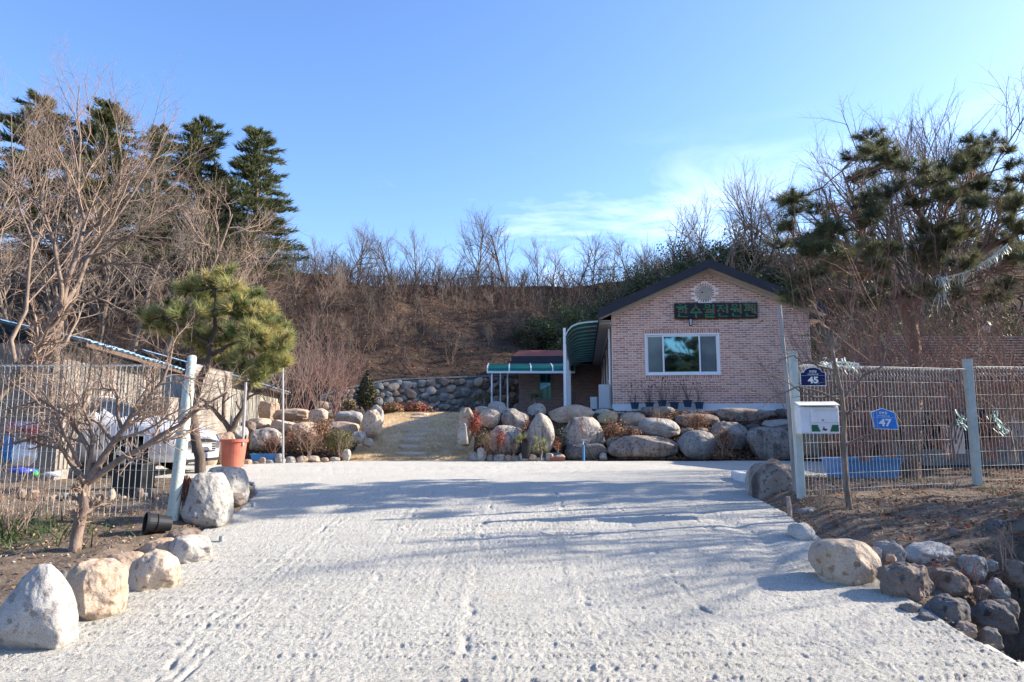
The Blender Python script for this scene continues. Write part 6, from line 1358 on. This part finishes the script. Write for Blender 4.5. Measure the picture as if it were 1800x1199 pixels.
mred = [M('leaf_red', (.36, .05, .04), rough=.6, trans=.2), M('leaf_crimson', (.22, .03, .03), rough=.6, trans=.2), MATS['leaf_brown']]
mbr = [MATS['leaf_brown'], MATS['leaf_tan'], MATS['leaf_russet'], MATS['leaf_dark']]
mgr = [M('leaf_green', (.10, .15, .04), rough=.6, trans=.2), M('leaf_green_dark', (.045, .075, .025), rough=.6, trans=.15), mg[0]]
leafball('clipped_bush', 'round clipped olive green bush at the left edge of the dry lawn', 563, 752, 620, 797, 16.9, mg, 2600, .022, seed=3)
leafball('conifer', 'small dark cone shaped conifer in front of the stone wall', 620, 650, 664, 720, 22.5, mgd, 5200, .05, cone=1, seed=4, dens=.45, cat='conifer')
leafball('red_azalea', 'low red leaved azalea hedge under the stone wall', 698, 706, 756, 730, 27.5, mred+[mg[0]], 1800, .05, seed=5, fuzz=.2)
leafball('azalea', 'low brown and green azalea left of the red one', 668, 708, 706, 732, 27.0, [mg[0], mred[0], mbr[0], mg[1]], 1300, .05, seed=6, fuzz=.25)
leafball('grey_shrub', 'pale olive shrub left of the cone shaped conifer', 600, 702, 624, 722, 23, [mg[0], mbr[1]], 900, .04, seed=7, fuzz=.25)
leafball('red_shrub', 'small red leaved shrub among boulders right of the lawn', 868, 752, 890, 790, 16.9, mred, 700, .018, seed=8, fuzz=.3)
leafball('yellowing_shrub', 'yellowish thin shrub left of the red leaved one', 834, 750, 872, 798, 16.9, [mg[1], mbr[1], mg[0]], 900, .016, seed=9, fuzz=.35)
leafball('orange_shrub', 'tiny orange leaved plant in the stacked bonsai trays', 972, 768, 988, 796, 17.0, [M('leaf_orange', (.42, .13, .04), rough=.6, trans=.2), mbr[2]], 260, .016, seed=10, fuzz=.3)
leafball('grey_leaf_shrub', 'grey green leafy shrub behind the bonsai trays', 974, 748, 998, 800, 17.4, [M('leaf_greygreen', (.17, .17, .12), rough=.7), mgr[1]], 900, .022, seed=11, fuzz=.3)
leafball('russet_shrub', 'dark red twiggy plant between the leaning and the domed boulders', 918, 732, 934, 762, 17.6, [mred[1], mbr[3]], 350, .02, seed=12, fuzz=.3)
for k, (x0, y0, x1, y1, l) in enumerate([(488, 752, 530, 800, 'brown dry shrub left of the upright support pole'), (520, 745, 565, 800, 'brown dry shrub left of the round clipped bush'), (455, 765, 492, 800, 'thin brown shrub over the blue planter box'), (545, 735, 580, 770, 'dry pinkish brown shrub above the clipped bush'), (1100, 752, 1126, 770, 'dry brown ivy clump left of the saddle shaped boulder'), (1210, 728, 1250, 752, 'russet dry grass on the reddish brown boulder'), (1240, 790, 1300, 808, 'dry ivy heap at ground level between two large boulders'), (1062, 740, 1100, 772, 'dry ivy hanging beside the ochre boulder'), (1262, 752, 1290, 792, 'dry ivy between the triangular and the broad grey boulder'), (1550, 740, 1600, 770, 'red berried low bush seen through the mesh right of plate 47'), (822, 726, 846, 765, 'dark red twiggy shrub right of the tall upright boulder')]):
    leafball('dry_shrub', l, x0, y0, x1, y1, 15.2 if x1 > 1500 else (17.0 if y1 > 790 else 17.5), (mred if x0 in (1550, 822) else mbr), 1500, .024, seed=30+k, fuzz=.4, dens=.5)
# small garden pines
def minipine(label, px0, py0, px1, py1, d, seed, base_y, flat=0, dark=False):
    xc = (px0+px1)/2; cy = (py0+py1)/2; rs = np.random.RandomState(seed); cl_ = [(xc+rs.uniform(-.35, .35)*(px1-px0), cy+rs.uniform(-.3, .3)*(py1-py0), (px1-px0)*.25, (py1-py0)*.25, rs.normal(0, .1)) for _ in range(7)]
    return pine('small_pine', label, [([(xc, base_y), (xc+3, (base_y+cy)/2), (xc-1, cy)], .03, .012)], cl_, d, tuple(P(xc, base_y, d)), m_bark, m_nr_ if dark else [m_nd[1], m_nd[3], m_nd[0]], .10 if not dark else .15, .0035, 36, seed, 60, twr=.006)
minipine('umbrella shaped garden pine left of the green garden canopy', 828, 686, 872, 712, 24, 41, 730, dark=True)
minipine('little bright green pine in the black pot', 904, 758, 926, 782, 17.0, 42, 800)
minipine('little green pine in front of the domed boulder', 936, 765, 964, 796, 16.8, 43, 808)
minipine('tiny thin pine against the annex wall by the boulders', 928, 688, 946, 704, 21, 44, 716, dark=True)
# strap leaved plants at the left edge
rs = np.random.RandomState(6); K = 900; c = G(20, 945); x = c[0]+rs.normal(0, .55, K)-.3; y = c[1]+rs.normal(0, .35, K)
def straps(name, x, y, label, mats, hgt, wid, seed, cat='grass clump'):
    return blades(name, x, y, H(x, y), hgt, wid, mats, label, cat, 1.4, seed)
straps('strap_leaves', x[:700], y[:700], 'dark green strap leaved plants in the left bed under the twigs', [mgr[1], mgr[1], mgr[0]], .15, .009, 5)
c = G(648, 776); x = c[0]+rs.normal(0, .12, 160); y = c[1]+rs.normal(0, .2, 160); straps('strap_leaves', x, y, 'green strap leaves beside the clipped bush at the lawn edge', [mgr[0], mg[1]], .22, .01, 6)
K = 7000; x = 3.5+rs.rand(K)*6; y = 7.0+rs.rand(K)*6; k = fbm(x*1.2, y*1.2, 0, 130) > .05; straps('dry_grass', x[k], y[k], 'dry grass tufts at the foot of the right mesh fence', [MATS['leaf_tan'], MATS['leaf_brown'], mgr[1], MATS['leaf_dark']], .11, .005, 7, 'dry grass')
K = 2200; x = -9+rs.rand(K)*5.4; y = 7.3+rs.rand(K)*3; k = fbm(x*1.2, y*1.2, 0, 131) > .1; straps('dry_grass', x[k], y[k], 'dry grass tufts at the foot of the left mesh fence', [m_straw2, MATS['leaf_brown']], .09, .004, 8, 'dry grass')
K = 2600; x = 3.6+rs.rand(K)*4.5; y = 4.6+rs.rand(K)*3.0; yb_ = np.interp(x, [2.9, 3.05, 4.0, 5.2, 7, 12], [5.0, 5.15, 6.15, 6.9, 7.5, 8.2]); k = (y < yb_-.0) & (y > yb_-1.6)
straps('ditch_weeds', x[k], y[k], 'dark weeds and dead stalks growing out of the ditch side', [mgr[1], MATS['leaf_dark'], MATS['leaf_russet'], mgr[0]], .16, .006, 9, 'weeds')
K = 5000; x = 3.3+rs.rand(K)*5; y = 4.2+rs.rand(K)*3.4; yb_ = np.interp(x, [2.9, 3.05, 4.0, 5.2, 7, 12], [5.0, 5.15, 6.15, 6.9, 7.5, 8.2]); k = (y < yb_)
litter('ditch_litter', x[k], y[k], .028, [m_lf2, m_lf2, m_lf1, m_lf4], 'dark leaves filling the ditch beside the driveway', 'leaf litter', 15, .02)  # half of these leaves take the dark leaf colour
# multi-stem brush behind the right fence, each clump its own
def clump(name, label, px, py, d, seed, h, stems, spread, mat, r=.009, leaves=0, up=.05, kn=(5, 3)):
    g = P(px, py, d); rs = np.random.RandomState(seed); polys = bush_polys(seed, h, stems, spread, r, kn); t = thing(name, label, 'bush', tuple(g))
    tubeobj('stems', polys, mat, t, 3, world=False)
    if leaves:
        b = MB()
        for i in range(leaves):
            p = polys[rs.randint(len(polys))][0][-1]; a = nrm(rs.normal(0, 1, 3)); c_ = nrm(np.cross(a, rs.normal(0, 1, 3))); s = .022; b.add([p, p+a*s+c_*s*.6, p+a*s*2, p+a*s-c_*s*.6], [(0, 1, 2, 3)])
        struct(b.build('dead_leaves', [m_lf3], t, world=False), 'stuff')
    return t
rs = np.random.RandomState(55)
spots = [(1425, 800, 9.6), (1520, 812, 9.9), (1565, 805, 10.2), (1615, 812, 10.0), (1665, 805, 10.3), (1740, 810, 10.4), (1780, 812, 10.2), (1470, 785, 13.0), (1520, 785, 14.0), (1590, 785, 14.0), (1655, 780, 13.6), (1700, 785, 13.8), (1455, 790, 10.6), (1500, 800, 12.2), (1540, 780, 11.2), (1575, 790, 12.6), (1610, 780, 11.0), (1645, 790, 12.0), (1680, 780, 11.2), (1725, 790, 12.5), (1760, 785, 11.5), (1800, 790, 12.0), (1840, 790, 11.5), (1480, 770, 14.0)]
for i, (x, y, d) in enumerate(spots):
    clump('bare_bush', 'upright reddish leafless bush, %s from the left behind the right fence' % ORD[i], x, y, d, 600+i, 1.9+1.0*rs.rand(), 10, .22, m_twig_red if i % 3 else m_twig_grey, .010, 26 if i % 2 else 8)
spots = [(508, 735, 23), (535, 735, 22), (560, 733, 24), (588, 730, 25), (480, 730, 25), (600, 728, 27)]
for i, (x, y, d) in enumerate(spots):
    clump('bare_bush', 'tall leafless bush with pinkish stems, %s from the left beside the long shed' % ORD[i], x, y, d, 640+i, 2.3+1.0*rs.rand(), 10, .28, m_twig_pale if i % 2 == 0 else m_twig_red, .018, kn=(6, 4))
for i, (x, y, d) in enumerate([(40, 790, 9.6), (110, 785, 9.9), (175, 790, 9.8), (235, 785, 10.1), (290, 780, 10.2), (0, 790, 9.9)]):
    clump('bare_bush', ['second tangled bare bush from the left between the fence and the shed', 'third tangled bare bush from the left between the fence and the shed', 'fourth tangled bare bush from the left, before the car window', 'fifth tangled bare bush from the left, over the car bonnet', 'rightmost tangled bare bush just left of the leaning white post', 'leftmost tangled bare bush between the fence and the shed'][i], x, y, d, 760+i, 1.35+.25*(i % 3), 8, .42, m_twig_pale if i % 2 else m_twig_grey, .009, kn=(6, 4))
spots = [(-10, 930, 6.9), (18, 945, 6.7), (45, 925, 7.1)]
for i, (x, y, d) in enumerate(spots):
    clump('bare_bush', ['thin brown twiggy bush at the far left edge below the fence', 'fan of thin twigs just right of the far left bush', 'low thin twigs in front of the rubbish bottles'][i], x, y, d, 660+i, .55+.35*(i == 0), 11, .45, m_twig_pale, .0045, kn=(3, 2))
for i, (x, y, d, h, l) in enumerate([(852, 806, 16.9, .75, 'pale leafless azalea just right of the lawn edge'), (878, 806, 16.9, .65, 'twiggy azalea under the red leaved shrub'), (900, 808, 16.8, .45, 'low bare twigs left of the black pot'), (1025, 765, 17.2, .5, 'bare twigs in front of the large stained boulder'), (1275, 800, 16.9, .7, 'bare twiggy shrub before the broad grey boulder'), (1160, 745, 17.5, .45, 'dry twigs growing over the saddle shaped boulder'), (1330, 745, 18.0, .5, 'dry twigs before the longest flat boulder'), (600, 800, 16.6, .6, 'bare twigs between the clipped bush and the lawn'), (540, 806, 16.2, .8, 'leafless shrub behind the left edging cobbles'), (480, 800, 16.4, .7, 'thin bare shrub behind the blue planter box'), (1440, 890, 8.0, .3, 'short dead stalks right of the mint gate post'), (1640, 880, 9.0, .35, 'short dead stalks at the foot of the mesh near the second post'), (1700, 1050, 5.5, .35, 'dead stalks hanging over the dark ditch'), (1770, 1000, 5.9, .35, 'dead russet stalks at the right edge of the ditch')]):
    clump('dry_twigs', l, x, y, d, 680+i, h, 7, .5, m_twig_pale if i % 3 else m_twig_red, .006 if d > 10 else .004, kn=(4, 3))
# vine at the left gate boulder
rs = np.random.RandomState(4); polys = []; 
for i in range(40):
    p = P(312+rs.rand()*22, 832+rs.rand()*20, 7.45); q = [p]; 
    for k in range(5): q.append(q[-1]+np.array([rs.normal(0, .02), rs.normal(-.004, .01), -.05]))
    polys.append((np.array(q), np.linspace(.006, .002, 6)))
V_, F_ = tubes(polys, 3); o = link('dry_vine', rawmesh('dry_vine', V_-P(320, 850, 7.45), F_, M('vine_red', (.13, .05, .035), rough=.9))); o.location = tuple(P(320, 850, 7.45)); struct(o, 'stuff'); tag(o, 'dark red dry vine hanging over the rough granite boulder at the left post', 'vine')

# ================================================================ HILL TREES
def proto_tree(seed, h, r, o): 
    rs = np.random.RandomState(seed); out = []; grow(out, np.array([0, 0, -.3]), nrm(np.array([rs.normal(0, .08), rs.normal(0, .08), 1])), h, r, 0, o, rs); return out
oT = [dict(n=[8, 7, 6, 4], wob=[.10, .14, .16, .2], up=[.04, .03, .03, .02], kids=[11, 9, 7, 0], t0=[.22, .25, .2, 0], ang=[.8, .65, .6, .6], ratio=[.72, .58, .5, .5], taper=.3, rmin=.004),
      dict(n=[8, 7, 6, 4], wob=[.20, .20, .18, .2], up=[.06, .08, .06, .03], kids=[9, 9, 7, 0], t0=[.3, .25, .2, 0], ang=[.8, .7, .65, .6], ratio=[.75, .6, .5, .5], taper=.3, rmin=.004),
      dict(n=[8, 7, 6, 4], wob=[.05, .10, .12, .15], up=[.05, .09, .07, .05], kids=[14, 9, 6, 0], t0=[.15, .2, .2, 0], ang=[.5, .5, .5, .5], ratio=[.75, .55, .5, .5], taper=.3, rmin=.004)]
protos = []
for i in range(6):
    out = proto_tree(70+i, 3.6, .065, oT[i % 3]); top = max(p[:, 2].max() for p, r, l in out)
    protos.append((out, top))
pobj = []
def make_bare(i, name, label, cat, group, loc, h, rz, pal):
    key = (i, pal); 
    for k_, o, t_ in pobj:
        if k_ == key: return copything(o, loc, rz, h/t_, label, group)
    out, top = protos[i]; t = thing(name, label, cat, (0, 0, 0), group=group); a = [(p, r) for p, r, l in out if l <= 1]; b = [(p, r*1.1) for p, r, l in out if l > 1]
    mm = {'g': (m_bark, m_twig_grey), 'd': (m_bark_dark, m_twig_dark), 'p': (m_bark_pale, m_twig_pale)}[pal]
    tubeobj('trunk', a, mm[0], t, 6, world=False); tubeobj('twigs', b, mm[1], t, 3, world=False); pobj.append((key, t, top)); t.location = loc; t.rotation_euler = (0, 0, rz); t.scale = (h/top,)*3; return t
def at(px, d, sink=0):
    x = (px-900)/1200*d/.98; return (x, d, hz(x, d)-sink)
def topz(px, py, d): return P(px, py, d)[2]
ridge = [(500, 402, 54), (520, 420, 50), (552, 400, 53), (580, 412, 55), (612, 378, 52), (628, 390, 56), (660, 400, 55), (700, 382, 50), (730, 380, 54), (762, 410, 56), (790, 420, 54), (835, 362, 52), (868, 410, 56), (905, 358, 50), (945, 400, 55), (975, 410, 56), (1015, 392, 52), (1040, 405, 55), (1085, 395, 52), (1110, 400, 55), (1140, 410, 52), (480, 415, 52), (455, 370, 49), (430, 385, 53)]
ridge.sort()
for i, (px, ty, d) in enumerate(ridge):
    l = at(px, d); h = max(topz(px, ty, d)-l[2], 2.5); make_bare((i*5+1) % 6, 'bare_tree', '%s %s on the ridge skyline, %s of the row from the left' % ('tall' if h > 6.2 else 'low', 'leafless tree', ORD[i]), 'tree', 'bare trees along the ridge', l, h, i*2.1, 'gdg'[i % 3])
slope = [(520, 470, 44), (560, 500, 41), (600, 490, 44), (650, 520, 40), (690, 500, 45), (730, 530, 42), (780, 540, 46), (820, 520, 43), (870, 540, 45), (900, 560, 40), (940, 540, 44), (980, 560, 42), (440, 500, 38), (400, 520, 42), (340, 470, 45), (300, 500, 40), (240, 480, 44), (480, 540, 36), (620, 600, 37), (860, 620, 38), (800, 660, 37), (700, 590, 38), (570, 570, 36)]
slope.sort()
for i, (px, ty, d) in enumerate(slope):
    l = at(px, d); h = max(min(topz(px, ty-35, d)-l[2], 5.5), 1.8); make_bare((i*7+2) % 6, 'bare_tree', 'small leafless tree on the brown slope, %s counted from the left' % ORD[i], 'tree', 'bare saplings on the slope', l, h, i*1.7+.5, 'gpd'[i % 3])
big = [(1165, 330, 44), (1215, 312, 46), (1262, 300, 42), (1320, 288, 44), (1370, 285, 40), (1410, 280, 46), (1470, 250, 42), (1530, 200, 44), (1590, 175, 40), (1640, 160, 43), (1700, 140, 38), (1750, 115, 42), (1800, 110, 36), (1850, 100, 40), (1290, 340, 48), (1560, 260, 36), (1680, 200, 36)]
big.sort()
for i, (px, ty, d) in enumerate(big):
    l = at(px, d); h = topz(px, ty, d)-l[2]; make_bare((i*5+3) % 6, 'bare_tree', '%s big leafless tree from the left on the hill behind and right of the house' % ORD[i], 'tree', 'big bare trees on the right hill', l, h, i*2.3, 'ddg'[i % 3])
lft = [(180, 300, 36), (240, 330, 33), (300, 260, 35), (350, 330, 36), (395, 360, 38), (60, 330, 34), (0, 300, 36), (420, 350, 42)]
lft.sort()
for i, (px, ty, d) in enumerate(lft):
    l = at(px, d); h = topz(px, ty, d)-l[2]; make_bare((i*5+4) % 6, 'bare_tree', '%s mid distance leafless tree from the left, standing before the cedars' % ORD[i], 'tree', 'bare trees below the cedars', l, h, i*1.9+.3, 'gpg'[i % 3])
for i, (x, y, h, l) in enumerate([(9.6, 9.9, 6.2, 'unseen bare tree just outside the right picture edge beyond the mesh fence'), (8.9, 8.7, 5.0, 'smaller unseen bare tree outside the right edge on the soil bank'), (11.5, 9.6, 7.5, 'taller unseen bare tree outside the right edge behind the other two')]):
    make_bare(i*2, 'bare_tree', l, 'tree', 'bare trees right of the fence', (x, y, hz(x, y)-.1), h, i*1.3, 'd')  # unseen trees, added for the shadows they throw across the driveway
# cedars
mced = [M('cedar_a', (.125, .145, .065), rough=.7, trans=.3), M('cedar_b', (.19, .195, .085), rough=.7, trans=.3), M('cedar_c', (.05, .07, .038), rough=.7)]
def cedar_proto(seed, name, label, group):
    rs = np.random.RandomState(seed); t = thing(name, label, 'cedar', (0, 0, 0), group=group); H0 = 10.0
    tr = [(np.array([[0, 0, -.5], [.05, .05, 3], [0, .08, 6.5], [0, 0, H0]]), np.array([.24, .18, .10, .02]))]; V = []; nlev = 38; br = []
    tw = []
    for k in range(nlev):
        z_ = 1.8+(H0-1.9)*(k/(nlev-1))**.92; f = 1-(z_-1.8)/(H0-1.8); R = (.35+2.75*f**.62)*(.62+.5*rs.rand())
        for q in range(5 if f > .15 else 4):
            a = rs.rand()*6.283; L_ = R*(.6+.5*rs.rand()); e = np.array([math.cos(a), math.sin(a), 0]); up = .10+.25*(1-f)
            pts = [np.array([0, 0, z_])+e*L_*t_+np.array([0, 0, L_*(up*t_-.38*t_*t_+.22*t_**3)]) for t_ in np.linspace(0, 1, 6)]; br.append((np.array(pts), np.linspace(.04*f+.012, .006, 6)))
            m = int(22+78*L_/3)
            for j in range(m):
                t_ = .2+.8*rs.rand()**.75; i_ = min(int(t_*5), 4); p = pts[i_]+(pts[i_+1]-pts[i_])*(t_*5-i_); side = np.array([-e[1], e[0], 0])*rs.normal(0, .17)*L_*(1.1-t_*.75)
                p = p+side+np.array([0, 0, rs.normal(0, .03)]); dv = nrm(e*.7+side*1.6+np.array([0, 0, rs.normal(.5, .4)])); s = .20+.17*rs.rand(); wv = nrm(np.cross(dv, rs.normal(0, 1, 3)))*.026
                V.append([p-dv*s*.4-wv, p-dv*s*.4+wv, p+dv*s]); c2 = nrm(dv+rs.normal(0, .5, 3)); w2 = nrm(np.cross(c2, [0, 0, 1.]))*.028; V.append([p-w2, p+w2, p+c2*s*.8])
    tubeobj('trunk', tr, m_bark_dark, t, 8, world=False); tubeobj('branches', br, m_bark_dark, t, 4, world=False)
    V = np.array(V).reshape(-1, 3); o = link('foliage', rawmesh('foliage', V, [np.arange(len(V)).reshape(-1, 3)], mced, rs.randint(0, 3, len(V)//3)), t); struct(o, 'stuff'); return t
cp_ = [(40, 170, 46, 'leftmost dark cedar on the ridge, cut by the left picture edge'), (165, 182, 48, 'second dark cedar from the left on the ridge behind the bare tree'), (262, 222, 50, 'thinnest cedar, third from the left on the ridge'), (338, 212, 44, 'fourth cedar from the left, fullest crown over visible trunks'), (440, 226, 45, 'rightmost cedar of the ridge standing clear against the sky'), (375, 300, 47, 'short cedar between the two rightmost ones')]
ced = [cedar_proto(5, 'cedar_tree', cp_[0][3], 'cedars on the left ridge'), cedar_proto(6, 'cedar_tree', cp_[1][3], 'cedars on the left ridge')]
for i, (px, ty, d, l) in enumerate(cp_):
    loc = at(px, d, .3); h = topz(px, ty, d)-loc[2]; sc = h/10; ws = sc*[1.35, 1.35, .9, 1.25, 1.15, 1.0][i]
    if i < 2: o = ced[i]; o.location = loc; o.scale = (ws, ws, sc)
    else: o = copything(ced[i % 2], loc, i*1.3, (ws, ws, sc), l, 'cedars on the left ridge')
# evergreen thicket behind the house
mev = [M('evergreen_a', (.075, .095, .038), rough=.6, trans=.1), M('evergreen_b', (.12, .14, .05), rough=.6, trans=.15), M('evergreen_c', (.042, .055, .026), rough=.7), M('evergreen_d', (.14, .12, .075), rough=.7, trans=.1)]
def ever_proto(seed, label):
    rs = np.random.RandomState(seed); t = thing('evergreen_tree', label, 'evergreen tree', (0, 0, 0), group='evergreens behind the house'); n = 9000
    cs = rs.normal(0, .42, (26, 3)); cs[:, 2] = np.abs(cs[:, 2])*.9+.55; k = rs.randint(0, 26, n); v = rs.normal(0, 1, (n, 3)); v /= np.linalg.norm(v, axis=1)[:, None]
    p = cs[k]+v*(.30*(rs.rand(n)**.35)*(.7+.6*rs.rand(26)[k]))[:, None]; p[:, 2] = np.abs(p[:, 2]); A = nrm3(rs.normal(0, 1, (n, 3))); B = np.cross(A, nrm3(rs.normal(0, 1, (n, 3)))); s = .028*(.6+.8*rs.rand(n))[:, None]
    V = np.stack([p-A*s, p+B*s*.6, p+A*s, p-B*s*.6], 1).reshape(-1, 3)
    mi = (k+rs.randint(0, 2, n)) % 4
    o = link('foliage', rawmesh('foliage', V, [np.arange(4*n).reshape(-1, 4)], mev, mi), t); struct(o, 'stuff')
    tubeobj('trunk', [(np.array([[0, 0, -.2], cs[i]*.5, cs[i]]), np.array([.04, .025, .01])) for i in range(8)], m_bark_dark, t, 5, world=False); return t
def nrm3(v): return v/(np.linalg.norm(v, axis=1)[:, None]+1e-9)
ev = [(965, 545, 41, 5.5), (940, 575, 40, 4.5), (1000, 575, 39.5, 5.5), (1035, 560, 39.5, 5.5), (975, 600, 39.5, 4.5), (1060, 530, 41, 5), (1115, 590, 40, 5), (1015, 545, 43, 5), (1000, 512, 41, 4.5), (1040, 520, 42, 5), (1085, 495, 43, 6), (1130, 470, 44, 6.5), (1175, 430, 45, 7.5), (1230, 412, 46, 8), (1290, 402, 46, 8), (1350, 410, 45, 8), (1410, 430, 42, 8), (1100, 545, 38.5, 5), (1155, 520, 40, 6), (1210, 480, 41, 7), (1460, 470, 38, 7), (1520, 500, 34, 6), (1580, 510, 33, 6), (1650, 520, 32, 6), (1720, 520, 31, 6), (1790, 510, 31, 6), (1850, 500, 32, 6), (1470, 530, 32, 4.5), (1540, 560, 29, 4.5), (1640, 570, 28, 4.5), (1730, 560, 27, 4.5), (1810, 560, 28, 4.5), (1020, 575, 39, 3.5), (980, 550, 41, 3.5), (1060, 560, 40, 4.5), (1330, 450, 40, 7), (1270, 470, 39, 6.5)]
ev.sort(); evp = []
for i, (px, ty, d, wd_) in enumerate(ev):
    loc = at(px, d, .1); h = topz(px, ty, d)-loc[2]; lb_ = 'dark evergreen tree, %s from the left of the thicket behind the house' % ORD[i]
    if i < 3: o = ever_proto(80+i, lb_); evp.append(o); o.location = loc
    else: o = copything(evp[i % 3], loc, i*1.7, 1, lb_, 'evergreens behind the house')
    o.scale = (wd_/2.3, wd_/2.3, max(h, 2)/1.75)
